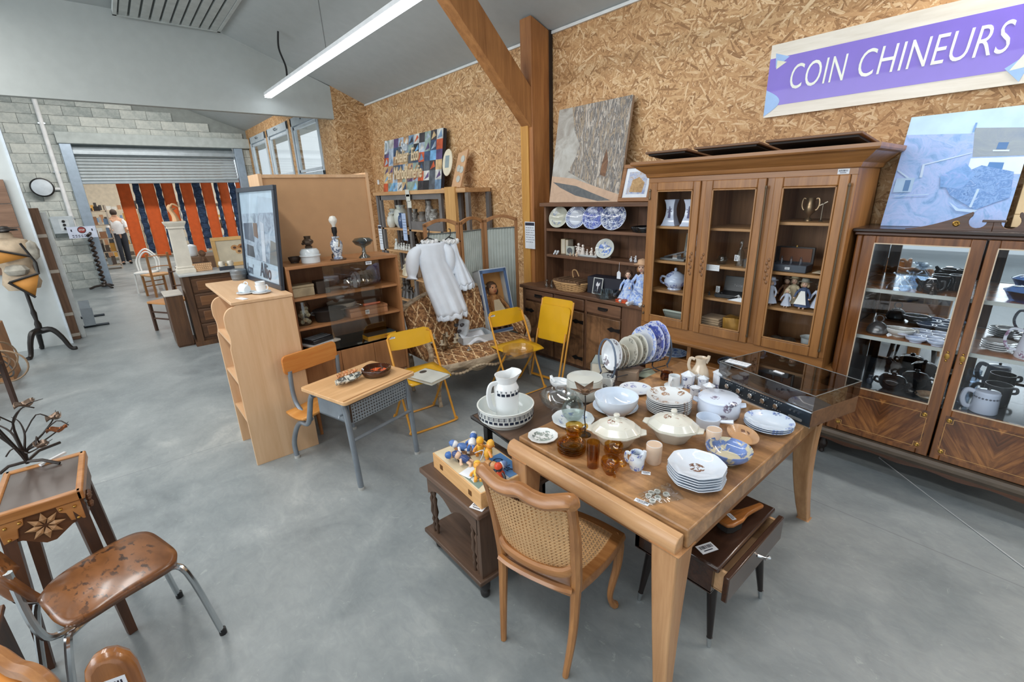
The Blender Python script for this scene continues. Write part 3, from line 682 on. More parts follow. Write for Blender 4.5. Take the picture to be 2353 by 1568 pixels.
# ================= pale bookcase with curved sides =================
M_BIR = wood((206, 164, 122), (226, 190, 152), 'z', .35, .42); M_BIRY = wood((200, 158, 116), (222, 186, 148), 'x', .35, .42)
bk = thing('pale_bookcase', 'pale birch bookcase seen from its curved side panel', 'bookcase', (-3.98, .66, 0))
def side_poly():
    o = [(.875, 0), (.875, 1.195)]; o += [(.52, 1.195)]
    for i in range(9): t = i / 8 * PI / 2; o.append((.505 - .073 * math.sin(t), 1.10 + .085 * math.cos(t)))
    for i in range(7): t = i / 6; o.append((.432 + .0 + .012 * math.sin(t * PI), 1.05 - t * .15))
    return o + [(.432, 0)]
wm(bk).prism_x(side_poly(), -3.502, -3.48).build('side_panel', M_BIR, bk, bev=.002); wm(bk).prism_x(side_poly(), -3.99, -3.968).build('side_panel', M_BIR, bk, bev=.002)
wm(bk).box(-4.52, -3.475, .49, .88, 1.196, 1.218).build('top_board', M_BIRY, bk, bev=.003)
wm(bk).box(-4.52, -4.5, .62, .87, 0, 1.195).build('end_panel', M_BIR, bk); wm(bk).box(-4.5, -3.99, .62, .64, 0, 1.195).build('back_board', M_BIR, bk)
wm(bk).box(-3.97, -3.5, .85, .87, 0.02, 1.195).build('back_board', M_BIR, bk)
for z in (.32, .62, .93): wm(bk).box(-3.968, -3.502, .44, .85, z, z + .018).build('shelf', M_BIRY, bk)
# ================= low brown glass-fronted cabinet =================
M_LC = wood((144, 98, 60), (182, 130, 86), 'y', .5, .4); M_LCV = wood((140, 94, 58), (178, 126, 82), 'z', .5, .4)
lc = thing('glazed_cabinet', 'low brown sixties cabinet with sliding glass panes and open shelves', 'cabinet', (-3.82, 1.34, 0))
lx0, lx1, ly0, ly1, lz0, lz1 = -4.02, -3.62, .9, 1.79, .36, 1.385
wm(lc).box(lx0, lx1 + .004, ly0, ly1, lz1 - .022, lz1).build('cabinet_top', M_LC, lc, bev=.002)
wm(lc).box(lx0, lx1, ly0, ly0 + .02, lz0, lz1 - .022).build('side_panel', M_LCV, lc); wm(lc).box(lx0, lx1, ly1 - .02, ly1, lz0, lz1 - .022).build('side_panel', M_LCV, lc)
wm(lc).box(lx0, lx0 + .008, ly0, ly1, lz0, lz1 - .02).build('back_panel', wood((122, 82, 54), (150, 104, 70), 'z', .5, .6), lc)
LCS = [.665, .89, 1.12]
for z in [lz0] + LCS: wm(lc).box(lx0, lx1 - .02, ly0 + .02, ly1 - .02, z, z + .018).build('shelf', M_LC, lc)
for k in range(3):
    y0 = ly0 + .022 + k * .283; wm(lc).box(lx1 - .018, lx1 - .004, y0, y0 + .28, lz0 + .02, .668).build('lower_door', M_LCV, lc, bev=.002)
wm(lc).box(lx1 - .012, lx1 - .007, 1.16, 1.62, .685, 1.36).build('glass_pane', pane(248, 247, 244, .16), lc)
for x in (-3.66, -3.98):
    for y in (.95, 1.74):
        b = wm(lc); b.tube([(x, y, lz0), (x + (.03 if x > -3.8 else -.03), y + (-.0), 0)], [.02, .012], 10); b.build('leg', wood((150, 96, 50), (176, 120, 70), 'z', .6, .4), lc)
price_tag(lc, inv(lc) @ T(lx1 + .0005, 1.53, 1.345) @ Ry(PI / 2) @ Rz(PI / 2), .05, .026)
# ================= tall bookcase seen from behind =================
M_HB = paint(196, 154, 112, .65, 0, .03)
tk = thing('tall_bookcase', 'tall bookcase turned round so that its tan hardboard back shows', 'bookcase', (-4.25, 1.4, 0))
wm(tk).box(-4.11, -4.10, .965, 1.80, .05, 2.02).build('hardboard_back', M_HB, tk)
wm(tk).box(-4.42, -4.085, .94, .965, 0, 2.05).build('side_panel', M_BIR, tk); wm(tk).box(-4.42, -4.085, 1.80, 1.825, 0, 2.06).build('side_panel', M_BIR, tk)
wm(tk).box(-4.42, -4.09, .965, 1.80, 2.02, 2.045).build('top_board', M_BIRY, tk); wm(tk).box(-4.42, -4.11, .965, 1.8, .03, .05).build('bottom_board', M_BIRY, tk)
# ================= settee =================
def m_lattice():
    t = NT('lattice_cloth'); v = t.co(); s = t.sep(v); a = t.math('ADD', s[1], t.math('MULTIPLY', t.noise(v, 18, 2), .04)); zz = t.math('ADD', s[2], t.math('MULTIPLY', s[0], .8))
    p = t.math('ADD', a, t.math('MULTIPLY', zz, .62)); q = t.math('SUBTRACT', a, t.math('MULTIPLY', zz, .62)); k = 1 / .105
    def line(x): return t.math('LESS_THAN', t.math('ABSOLUTE', t.math('SUBTRACT', t.math('FRACT', t.math('MULTIPLY', x, k)), .5)), .06)
    m = t.math('MULTIPLY', t.math('MAXIMUM', line(p), line(q)), t.math('GREATER_THAN', t.noise(v, 55, 2), .44))
    base = t.ramp(t.noise(v, 34, 4, .7), [(.36, rgb(92, 62, 40)), (.5, rgb(146, 102, 64)), (.64, rgb(196, 150, 102))])
    t.bump(t.noise(v, 60, 3), .4, .004)
    return t.set(t.mix(m, base, rgb(236, 206, 160)), .85, 0)
M_LAT = m_lattice(); M_GILT = wood((118, 96, 74), (204, 186, 158), 'y', 1.5, .6)
so = thing('settee', 'carved settee upholstered in brown cloth with a cream lattice pattern', 'sofa', (-3.65, 2.5, 0))
sy0, sy1 = 1.90, 3.12
def bow(v): return .10 * math.sin(PI * v) ** .8
b = wm(so)
def seatp(u, v):
    x = -3.92 + u * (.56 + bow(v)); return (x, sy0 + .03 + (sy1 - sy0 - .06) * v, .40 + .05 * math.sin(PI * min(1, u * 1.0)) ** .5 * (math.sin(PI * v) ** .4) if 0 < v < 1 and 0 < u < 1 else .40)
b.grid(seatp, 10, 18); b.build('seat_cushion', M_LAT, so)
b = wm(so)
def railp(u, v):
    x = -3.92 + .56 + bow(v) + .012 * math.sin(u * PI); z = .405 - u * (.085 + .03 * math.cos(v * 6 * PI)); return (x, sy0 + .03 + (sy1 - sy0 - .06) * v, z)
b.grid(railp, 4, 60); b.build('carved_rail', M_GILT, so, solid=.02)
b = wm(so); r_ = random.Random(2)
for i in range(34):
    v = (i + .5) / 34; b.ball((-3.92 + .575 + bow(v), sy0 + .03 + (sy1 - sy0 - .06) * v, .325 + .02 * math.cos(v * 6 * PI)), .018, 7, (1, 1.3, .8))
o_ = b.build('rail_carving', M_GILT, so); o_['kind'] = 'stuff'
def topz(v): return .80 + .15 * math.sin(PI * v) ** .7
b = wm(so)
b.grid(lambda u, v: (-3.82 - .12 * u + .05 * math.sin(PI * u) * math.sin(PI * v), sy0 + .05 + (sy1 - sy0 - .1) * v, .41 + (topz(v) - .41) * u), 8, 20); b.build('back_cushion', M_LAT, so, solid=.06)
b = wm(so); pth = [(-3.94, sy0 + .02 + (sy1 - sy0 - .04) * i / 24, topz(i / 24) + .01) for i in range(25)]
b.tube([(-3.9, sy0 + .02, .3)] + pth + [(-3.9, sy1 - .02, .3)], .026, 8)
for i in range(1, 24, 2): b.ball((pth[i][0] + .015, pth[i][1], pth[i][2] + .012), .024, 7, (.7, 1.4, .8))
b.build('back_frame', M_GILT, so)
for y in (sy0 + .02, sy1 - .02):
    b = wm(so); b.tube(smooth_path([(-3.86, y, .62), (-3.7, y, .64), (-3.5, y, .6), (-3.43, y, .5), (-3.46, y, .4)], 5), .024, 8); b.build('arm', M_GILT, so)
    b = wm(so); b.grid(lambda u, v, y=y: (-3.86 + .36 * u, y, .42 + .16 * v), 4, 4); b.build('arm_pad', M_LAT, so, solid=.03)
for x, y in ((-3.39, sy0 + .04), (-3.39, sy1 - .06), (-3.9, sy0 + .04), (-3.9, sy1 - .04)):
    b = wm(so); b.tube(smooth_path([(x, y, .36), (x + .03, y, .28), (x + .0, y, .12), (x + .02, y, .0)], 4), [.035, .034, .032, .03, .028, .026, .024, .022, .02, .018, .017, .018, .02], 8); b.build('leg', M_GILT, so)
# ================= folding screen =================
M_SCR = wood((150, 100, 58), (186, 136, 90), 'z', .6, .45); M_SFAB = paint(178, 186, 180, .85, 0, .05)
sc = thing('folding_screen', 'three fold wooden screen with arched tops and grey green cloth panels', 'screen', (-4.1, 2.9, 0))
pts = [(-4.15, 2.36), (-4.08, 2.75), (-4.16, 3.12), (-4.04, 3.52)]
for i in range(3):
    a = Vector((*pts[i], 0)); c = Vector((*pts[i + 1], 0)); d = (c - a); w = d.length - .012; Mx = inv(sc) @ T(a.x, a.y, 0) @ Rz(math.atan2(d.y, d.x))
    H = 1.58
    for x in (0, w - .035):
        b = MB(); b.M = Mx; b.box(x, x + .035, -.012, .012, 0, H); b.build('stile', M_SCR, sc, bev=.003)
    b = MB(); b.M = Mx; o = [(w - .035, H - .03), (w, H - .03)]; o = [(.0, H - .03)] + [(w * t / 10, H + .045 * math.sin(PI * t / 10)) for t in range(11)] + [(w, H - .03)] + [(w - .035 - (w - .07) * t / 10, H - .03 + .045 * math.sin(PI * t / 10)) for t in range(11)]
    b.prism_y(o, -.012, .012); b.build('arched_rail', M_SCR, sc, bev=.002)
    b = MB(); b.M = Mx; b.box(.035, w - .035, -.01, .01, .1, .14); b.build('bottom_rail', M_SCR, sc)
    b = MB(); b.M = Mx; b.tube([(.035, 0, H - .1), (w - .035, 0, H - .1)], .008, 6); b.tube([(.035, 0, .16), (w - .035, 0, .16)], .008, 6); b.build('curtain_rod', paint(120, 126, 124, .4, .3), sc)
    b = MB(); b.M = Mx; b.grid(lambda u, v: (.037 + (w - .074) * u, .004 * math.sin(u * 60), H - .1 - (H - .26) * v), 40, 3); b.build('cloth_panel', M_SFAB, sc, solid=.002)
# ---------------- crockery builders ----------------
def cen(px0, px1, py, z):
    """centre and radius of a round rim seen between two photo columns on the level z"""
    a = at(px0, py, z=z); c = at(px1, py, z=z); m = at((px0 + px1) / 2, py, z=z)
    return m, (a - c).length / 2
WH = (222, 228, 234)
def plate_prof(r, h=.022, deep=0):
    return [(0, .001), (r * .56, 0), (r * .6, .003), (r * .72, .004 + h * .25), (r, h), (r * 1.0, h + .004), (r * .74, .010 + h * .3), (r * .62, .007 - deep), (0, .006 - deep)][:9]
def octw(t, r, z): k = math.cos(PI / 8); a = (t + PI / 8) % (PI / 4) - PI / 8; return .15 + .85 * k / math.cos(a) / .96
def scal(n, a): return lambda t, r, z: 1 + a * math.cos(n * t) * min(1, r / .05)
def plate(label, loc, r, mat, h=.022, group=None, wave=None, rz=0, rx=0, ry=0, name='plate', n=36, deep=0):
    b = MB(); b.lathe(plate_prof(r, h, deep), n, wave=wave); o = solo(name, label, 'plate', b, mat, loc, rz, group)
    o.rotation_euler = (rx, ry, rz); return o
def stack(labelf, loc, r, mat, n, step, h=.022, group=None, wave=None, name='plate', rz=0):
    o = None; rr = random.Random(n)
    for k in range(n):
        p = Vector(loc) + Vector((rr.uniform(-.003, .003), rr.uniform(-.003, .003), k * step))
        if o is None: o = plate(labelf(k, n), p, r, mat, h, group, wave, rz, name=name); o0 = o
        else: o = dup(o0, p, rz, labelf(k, n))
    return o
ORD = ['topmost', 'second from top', 'third from top', 'fourth from top', 'fifth from top', 'sixth from top', 'seventh from top', 'eighth from top', 'ninth from top']
def bowl_prof(r, h, foot=.5, t=.004):
    o = [(0, .003), (r * foot, 0), (r * foot, .006)]
    for i in range(1, 7): u = i / 6; o.append((r * (foot + (1 - foot) * math.sin(u * PI / 2)), .006 + (h - .006) * u ** 1.3))
    o.append((r - t, h))
    for i in range(5, -1, -1): u = i / 6; o.append(((r - t) * (foot * .9 + (1 - foot * .9) * math.sin(u * PI / 2)), .010 + (h - .010) * u ** 1.3))
    o.append((0, .009)); return o
def cup_prof(r, h, t=.003, flare=0): return [(0, .002), (r * .82, 0), (r * .9, .004), (r, h * .3), (r + flare, h), (r + flare - t, h), (r - t, h * .3), (r * .8, .008), (0, .007)]
def handle_pts(r, z0, z1, out): return smooth_path([(r * .96, 0, z1), (r + out * .75, 0, z1 + .004), (r + out, 0, (z0 + z1) / 2), (r + out * .6, 0, z0 + .004), (r * .95, 0, z0)], 4)
def vessel(name, label, cat, loc, prof, mat, rz=0, group=None, handles=(), lid=None, knob=None, spout=None, n=28, sx=1, sy=1, wave=None, hr=.005, hmat=None, lidmat=None):
    t = thing(name, label, cat, loc, rz, group)
    b = MB(); b.lathe(prof, n, sx=sx, sy=sy, wave=wave)
    if spout:
        for i, v in enumerate(b.v):
            pass
    b.build('body', mat, t, ang=50)
    for (ang, r, z0, z1, out) in handles:
        b = MB(); b.M = Rz(ang); b.tube(handle_pts(r, z0, z1, out), hr, 8, flat=1.5); b.build('handle', hmat or mat, t)
    if spout:
        ang, r, z, ln = spout; b = MB(); b.M = Rz(ang); b.tube(smooth_path([(r * .8, 0, z - .02), (r + ln * .5, 0, z), (r + ln, 0, z + .02)], 3), [.016, .014, .013, .012, .011, .009, .008], 8); b.build('spout', mat, t)
    if lid:
        b = MB(); b.lathe(lid, n, sx=sx, sy=sy, wave=wave); l = b.build('lid', lidmat or mat, t, ang=50)
        if knob:
            b = MB(); b.lathe(knob, 12); b.build('lid_knob', hmat or lidmat or mat, l)
    return t
def book(label, loc, w, d, h, cover, rz=0, group=None, name='book'):
    t = thing(name, label, 'book', loc, rz, group)
    b = MB(); b.box(-w / 2, w / 2, -d / 2, d / 2, 0, .003); b.box(-w / 2, w / 2, -d / 2, d / 2, h - .003, h); b.box(-w / 2, -w / 2 + .004, -d / 2, d / 2, 0, h); b.build('cover', cover, t)
    MB().box(-w / 2 + .004, w / 2 - .004, -d / 2 + .004, d / 2 - .004, .003, h - .003).build('page_block', paint(220, 212, 194, .8), t)
    return t
def box_item(name, label, cat, loc, w, d, h, mat, lidh=0, lidmat=None, rz=0, group=None, bev=.003):
    t = thing(name, label, cat, loc, rz, group)
    MB().box(-w / 2, w / 2, -d / 2, d / 2, 0, h - lidh).build('body', mat, t, bev=bev)
    if lidh: MB().box(-w / 2 - .002, w / 2 + .002, -d / 2 - .002, d / 2 + .002, h - lidh + .001, h).build('lid', lidmat or mat, t, bev=bev)
    return t
def pic_polys(root, M, polys, name='print'):
    """flat print: list of (material, [(u,v)..]) laid over one another in the picture's own plane"""
    b = MB(); b.M = M; mats = []
    for k, (m, pl) in enumerate(polys):
        if m not in mats: mats.append(m)
        b.mi = mats.index(m); b.add([(u, v, .0003 * (k + 1)) for u, v in pl], [tuple(range(len(pl)))])
    return b.build(name, mats, root)
def framed(name, label, cat, loc, M, w, h, fw, fmat, polys, fd=.02, matmat=None, mw=0, group=None, glassy=True):
    """frame in local x,y plane (z outwards), M orients it"""
    t = thing(name, label, cat, loc, 0, group)
    for a in ((-w / 2, w / 2, h / 2 - fw, h / 2), (-w / 2, w / 2, -h / 2, -h / 2 + fw), (-w / 2, -w / 2 + fw, -h / 2 + fw, h / 2 - fw), (w / 2 - fw, w / 2, -h / 2 + fw, h / 2 - fw)):
        b = MB(); b.M = M; b.box(*a, 0, fd); b.build('frame_bar', fmat, t, bev=min(.004, fw * .2))
    iw, ih = w / 2 - fw, h / 2 - fw
    b = MB(); b.M = M; b.box(-iw, iw, -ih, ih, 0, fd * .3); b.build('mount', matmat or PAPER, t)
    pic_polys(t, M @ T(0, 0, fd * .3), [(m, [(u * (iw - mw), v * (ih - mw)) for u, v in pl]) for m, pl in polys])
    if glassy:
        b = MB(); b.M = M; b.quad((-iw, -ih, fd * .6), (iw, -ih, fd * .6), (iw, ih, fd * .6), (-iw, ih, fd * .6)); b.build('glass_pane', pane(250, 250, 250, .06), t)
    return t
def doll(label, loc, h, dress, hair, hat=None, rz=0, group=None, sit=False, skin=(226, 190, 166), apron=None, name='doll'):
    t = thing(name, label, 'doll', loc, rz, group); s = h
    b = MB()
    if sit: b.lathe([(.0, 0), (.30 * s, .0), (.32 * s, .05 * s), (.2 * s, .28 * s), (.13 * s, .5 * s), (.11 * s, .62 * s), (.04 * s, .68 * s), (0, .68 * s)], 16, sy=.8)
    else: b.lathe([(0, .08 * s), (.24 * s, .08 * s), (.22 * s, .14 * s), (.1 * s, .48 * s), (.115 * s, .6 * s), (.1 * s, .68 * s), (.035 * s, .72 * s), (0, .72 * s)], 16, sy=.8, wave=lambda q, r, z: 1 + .06 * math.cos(q * 8) * (1 if z < .3 * s else 0))
    b.build('dress', dress, t)
    sk = paint(*skin, .5); b = MB(); b.ball((0, 0, .82 * s), .105 * s, 12, (.92, 1, 1.12)); b.tube([(0, 0, .68 * s), (0, 0, .76 * s)], .035 * s, 8); b.ball((0, -.1 * s, .80 * s), .018 * s, 6)
    hd = b.build('head', sk, t)
    b = MB()
    for sx in (-1, 1): b.ball((sx * .035 * s, -.093 * s, .835 * s), .013 * s, 6)
    b.build('eyes', BLACK, hd)
    b = MB(); b.tube([(-.03 * s, -.1 * s, .765 * s), (0, -.104 * s, .76 * s), (.03 * s, -.1 * s, .765 * s)], .006 * s, 5); b.build('mouth', paint(180, 80, 80, .5), hd)
    b = MB(); b.ball((0, .025 * s, .85 * s), .118 * s, 12, (1, .95, 1.05)); b.ball((-.09 * s, .03 * s, .77 * s), .05 * s, 8, (1, 1, 1.5)); b.ball((.09 * s, .03 * s, .77 * s), .05 * s, 8, (1, 1, 1.5)); b.build('hair', hair, hd)
    for sx in (-1, 1):
        b = MB(); b.tube([(sx * .1 * s, 0, .65 * s), (sx * .2 * s, -.05 * s, .5 * s), (sx * .22 * s, -.14 * s, .38 * s)], [.042 * s, .036 * s, .026 * s], 8); b.build('arm', dress, t)
        b = MB(); b.ball((sx * .22 * s, -.15 * s, .36 * s), .03 * s, 7); b.build('hand', sk, t)
        b = MB()
        if sit: b.tube([(sx * .1 * s, -.15 * s, .06 * s), (sx * .14 * s, -.42 * s, .05 * s), (sx * .15 * s, -.45 * s, .09 * s)], .04 * s, 8)
        else: b.tube([(sx * .06 * s, 0, .12 * s), (sx * .06 * s, 0, .02 * s), (sx * .06 * s, -.05 * s, .015 * s)], .03 * s, 7)
        b.build('leg', sk if not sit else WHITE, t)
    if hat:
        b = MB(); b.lathe([(.2 * s, .9 * s), (.12 * s, .915 * s), (.10 * s, 1.0 * s), (.0, 1.03 * s)], 14); b.build('hat', hat, hd)
    if apron:
        b = MB(); b.grid(lambda u, v: ((2 * u - 1) * (.06 + .12 * v) * s, (-.085 - .13 * v) * s - .004, (.6 - .42 * v) * s), 5, 5); b.build('apron', apron, t)
    return t
AMB = pane(240, 216, 150, .2); CLR = pane(250, 252, 252, .5)
# ---------------- crockery on the tables ----------------
M_GRIDW = ceram((224, 228, 230), (30, 42, 66), 'grid', .15, 26, .045, .075)
c, r = cen(1097, 1226, 928, DZ + .095)
BX, BY = c.x, c.y
wb = thing('wash_basin', 'white round wash basin with a band of dark blue squares', 'basin', (BX, BY, DZ))
b = MB(); b.lathe([(0, .002), (r * .78, 0), (r * .82, .012), (r * .97, .03), (r, .05), (r, .092), (r * 1.02, .098), (r * .97, .098), (r * .95, .05), (r * .8, .02), (0, .014)], 40); b.build('body', ceram((222, 228, 226)), wb)
b = MB(); b.mi = 0
for k in range(34):
    a0 = 2 * PI * k / 34; a1 = a0 + 2 * PI / 34 * .72; q = r * 1.003
    def arc(z0, z1, a0, a1): b.add([(q * math.cos(a0), q * math.sin(a0), z0), (q * math.cos(a1), q * math.sin(a1), z0), (q * math.cos(a1), q * math.sin(a1), z1), (q * math.cos(a0), q * math.sin(a0), z1)], [(0, 1, 2, 3)])
    arc(.044, .058, a0, a1)
    for z in (.063, .069, .075, .081): arc(z, z + .0022, a0, a0 + 2 * PI / 34)
    arc(.063, .083, a0 - .012, a0 + .012)
b.build('printed_band', paint(34, 44, 62, .2), wb)
pj = thing('pitcher', 'tall white pitcher with dark square band standing in the basin', 'pitcher', (BX + .0, BY + .01, DZ + .0145), R(-108))
pr = [(0, .003), (.055, 0), (.06, .02), (.064, .10), (.066, .145), (.066, .175), (.056, .195), (.05, .205), (.054, .225), (.06, .245)]
b = MB(); b.lathe(pr + [(rr - .004, z) for rr, z in reversed(pr[1:])] + [(0, .008)], 30)
b.v = [(x - (.025 * ((z - .2) / .045) if z > .2 and x < -.03 else 0), y, z + (.012 * ((z - .2) / .045) if z > .2 and x < -.03 else 0)) for x, y, z in b.v]
b.build('body', ceram((224, 228, 230)), pj)
b = MB(); b.tube(smooth_path([(.05, 0, .205), (.085, 0, .2), (.1, 0, .15), (.09, 0, .08), (.06, 0, .05)], 5), .008, 8, flat=1.7); b.build('handle', ceram((224, 228, 230)), pj)
b = MB()
for k in range(16):
    a0 = 2 * PI * k / 16; a1 = a0 + 2 * PI / 16 * .74; q = .0668
    if abs(((a0 + .2 + PI) % (2 * PI)) - PI) < .35: continue
    def arc2(z0, z1, a0, a1): b.add([(q * math.cos(a), q * math.sin(a), z) for a, z in ((a0, z0), (a1, z0), (a1, z1), (a0, z1))], [(0, 1, 2, 3)])
    arc2(.145, .16, a0, a1)
    for z in (.165, .171): arc2(z, z + .002, a0, a0 + 2 * PI / 16)
    arc2(.164, .174, a0 - .02, a0 + .02)
b.build('printed_band', paint(34, 44, 62, .2), pj)
c, r = cen(1240, 1326, 905, DZ + .09)
vessel('glass_bowl', 'clear cut glass salad bowl beside the white basin', 'bowl', (c.x, c.y, DZ), bowl_prof(r, .09, .45, .005), CLR, n=32, wave=lambda t, r, z: 1 + .03 * math.cos(16 * t) * (1 if z > .02 else 0))
vessel('sauce_boat', 'small white sauce boat behind the cut glass bowl', 'dish', at(1287, 893, z=DZ), bowl_prof(.055, .05, .5), ceram(), sx=1.3, spout=(PI, .06, .045, .02))
c, r = cen(1301, 1386, 868, DZ + .125)
vessel('crock', 'grey white round earthenware crock behind the salad bowl', 'pot', (c.x, c.y, DZ), [(0, 0), (r * .8, 0), (r * .98, .02), (r, .06), (r * .97, .12), (r * .9, .125), (r * .93, .06), (r * .75, .012), (0, .01)], ceram((206, 210, 204)), lid=[(r * .96, .122), (r * .97, .13), (0, .136)], handles=((R(-60), r, .08, .1, .02), (R(120), r, .08, .1, .02)), hr=.008)
fl = thing('metal_flower', 'bronze metal flower on a tall black wire stem', 'ornament', at(1343, 1000, z=TZ))
fz = .21
b = MB(); b.tube(smooth_path([(0, 0, .0), (.004, 0, .05), (-.003, 0, .1), (.003, 0, .15), (0, 0, fz)], 4), .0028, 6); b.build('stem', BLACK, fl); b = MB(); b.lathe([(.03, 0), (.03, .004), (0, .006)], 14); b.build('foot', paint(70, 56, 44, .4, .6), fl)
for k in range(5):
    a = k * 2 * PI / 5 + .5; b = MB(); b.M = T(0, 0, fz) @ Rz(a) @ Ry(R(-28)); b.add([(0, -.012, 0), (.035, -.022, .004), (.085, 0, .0), (.035, .022, .004), (0, .012, 0)], [(0, 1, 2, 3, 4)]); b.build('petal', paint(112, 92, 76, .4, .5), fl, solid=.002)
b = MB(); b.cbox(0, 0, fz + .012, .022, .022, .022); b.build('flower_centre', paint(150, 122, 98, .4, .5), fl)
# salad bowl on its plate
c, r = cen(1362, 1466, 932, TZ + .02)
M_SPW = ceram((214, 226, 240), (90, 104, 140), 'sprig', .1, 26, .05, .2)
plate('white plate under the big salad bowl', (c.x, c.y, TZ), r, ceram((210, 224, 240)), .02)
c2, r2 = cen(1366, 1467, 912, TZ + .105)
vessel('salad_bowl', 'big plain white salad bowl standing on a white plate', 'bowl', (c2.x, c2.y, TZ + .012), bowl_prof(r2, .1, .48), ceram((214, 226, 240), rough=.08), n=40)
c, r = cen(1423, 1497, 893, TZ + .015)
plate('white plate with faint blue flowers lying behind the salad bowl', (c.x, c.y, TZ), r, ceram((220, 228, 238), (110, 116, 150), 'sprig', .12, 40, .0, .075), .015)
c, r = cen(1268, 1365, 962, TZ + .02)
plate('white plate with blue dotted rim under a clear glass globe', (c.x, c.y, TZ), r, ceram((220, 228, 234), (90, 110, 160), 'sprig', .12, 40, .055, .075), .02, wave=scal(10, .015))
vessel('glass_globe', 'clear glass candle globe standing on a rimmed plate', 'glass', (c.x, c.y, TZ + .013), [(.03, 0), (.052, .03), (.058, .06), (.048, .095), (.03, .118), (.0285, .118), (.046, .095), (.0555, .06), (.05, .03), (.028, .002)], pane(236, 240, 238, .12))
c, r = cen(1213, 1282, 1001, TZ + .014)
plate('small scalloped saucer with grey picture at the table corner', (c.x, c.y, TZ), r, ceram((224, 228, 228), (110, 120, 116), 'all', .15, 55, .012, .05), .013, wave=scal(12, .02), name='saucer')
# amber glass
c, r = cen(1280, 1345, 1026, TZ + .03)
ambs = stack(lambda k, n: 'amber glass saucer in the stack under amber cups, ' + ORD[n - 1 - k], (c.x, c.y, TZ), r, AMB, 5, .0095, .012, 'stacked amber saucers', name='amber_saucer')
def amber_cup(label, loc, r=.038, h=.045, tilt=0, rz=0):
    t = vessel('amber_cup', label, 'cup', loc, bowl_prof(r, h, .5, .003), AMB, rz, 'amber glass cups', handles=((0, r, h * .3, h * .8, .022),), hr=.003, wave=lambda q, rr, z: 1 + .025 * math.cos(10 * q))
    t.rotation_euler = (tilt, 0, rz); return t
p = at(1318, 1012, z=TZ + .055); amber_cup('amber glass cup on the amber saucers, lower of two', (p.x, p.y, TZ + .062), rz=.4); amber_cup('amber glass cup on the amber saucers, upper of two', (p.x, p.y + .004, TZ + .084), rz=1.1)
p = at(1408, 1052, z=TZ); amber_cup('amber glass cup behind the tumblers, lower of two nested', (p.x, p.y, TZ), .04, rz=.2); amber_cup('amber glass cup behind the tumblers, upper of two nested', (p.x + .003, p.y, TZ + .022), .04, rz=1.6)
p = at(1402, 1088, z=TZ); amber_cup('amber glass cup nearest the leaf edge, lower of two nested', (p.x, p.y, TZ), .038, rz=-.6); amber_cup('amber glass cup nearest the leaf edge, upper of two nested', (p.x, p.y, TZ + .022), .038, rz=.7, tilt=.12)
p = at(1362, 1072, z=TZ)
def tumbler(label, loc): return vessel('amber_tumbler', label, 'glass', loc, [(0, .002), (.024, 0), (.027, .08), (.0255, .08), (.022, .006), (0, .006)], AMB, group='amber tumblers')
tumbler('amber glass tumbler, lower one of the stacked pair', (p.x, p.y, TZ)); tumbler('amber glass tumbler, upper one of the stacked pair', (p.x, p.y, TZ + .036))
p = at(1462, 1076, z=TZ)
sp_ = vessel('milk_jug', 'small white jug with blue flower beside the beige mug', 'jug', (p.x, p.y, TZ), [(0, .002), (.026, 0), (.031, .02), (.031, .045), (.022, .06), (.027, .075), (.0245, .075), (.02, .06), (.028, .045), (.024, .006), (0, .006)], ceram((216, 226, 236), (70, 90, 160), 'sprig', .12, 60, .02, .05), R(20), handles=((PI, .028, .02, .06, .018),), spout=(0, .022, .068, .008))
price_tag(sp_, T(.045, -.02, .0015) @ Rz(.2), .035, .022)
def mug(label, px, py, r=.033, h=.085, hang=R(120), z=TZ, col=(214, 190, 168)):
    p = at(px, py, z=z); t = thing('mug', label, 'mug', (p.x, p.y, z))
    MB().lathe([(0, .002), (r * .9, 0), (r, .008), (r, h * .97), (r * .97, h), (r * .97, h - .001)], 26).build('body', ceram(col), t)
    MB().lathe([(r * .985, h * .985), (r * .94, h + .001), (r * .9, h * .98), (r * .88, .012), (0, .01)], 26).build('inner_glaze', ceram((216, 226, 236)), t)
    b = MB(); b.M = Rz(hang); b.tube(handle_pts(r, h * .25, h * .75, .022), .005, 8, flat=1.5); b.build('handle', ceram(col), t)
    return t
mug('beige mug with white inside next to the small jug', 1501, 1062); mug('beige mug with white inside beside the brown oval dish', 1637, 1026)
# plate stacks
M_OCT = ceram((214, 224, 236), (92, 66, 52), 'all', .12, 44, .0, .03)
c, r = cen(1537, 1666, 1070, TZ + .07)
stack(lambda k, n: 'octagonal white plate in the front stack, ' + ORD[n - 1 - k], (c.x, c.y, TZ), r, M_OCT, 6, .0105, .022, 'octagonal plates at the table front', octw, 'octagonal_plate', R(12))
M_SOUP = ceram((220, 226, 230), (120, 92, 70), 'sprig', .12, 34, .0, .13)
c, r = cen(1487, 1589, 912, TZ + .085)
stack(lambda k, n: 'soup plate with brown flower sprays, %s of the round stack' % ORD[n - 1 - k], (c.x, c.y, TZ), r, M_SOUP, 8, .0098, .022, 'soup plates in the round stack', None, 'soup_plate')
c, r = cen(1714, 1821, 968, TZ + .035)
stack(lambda k, n: 'plate with blue garland rim before the record player, ' + ORD[n - 1 - k], (c.x, c.y, TZ), r, ceram((208, 222, 238), (90, 110, 160), 'sprig', .12, 44, .078, .11), 3, .01, .02, 'garland plates', None, 'garland_plate')
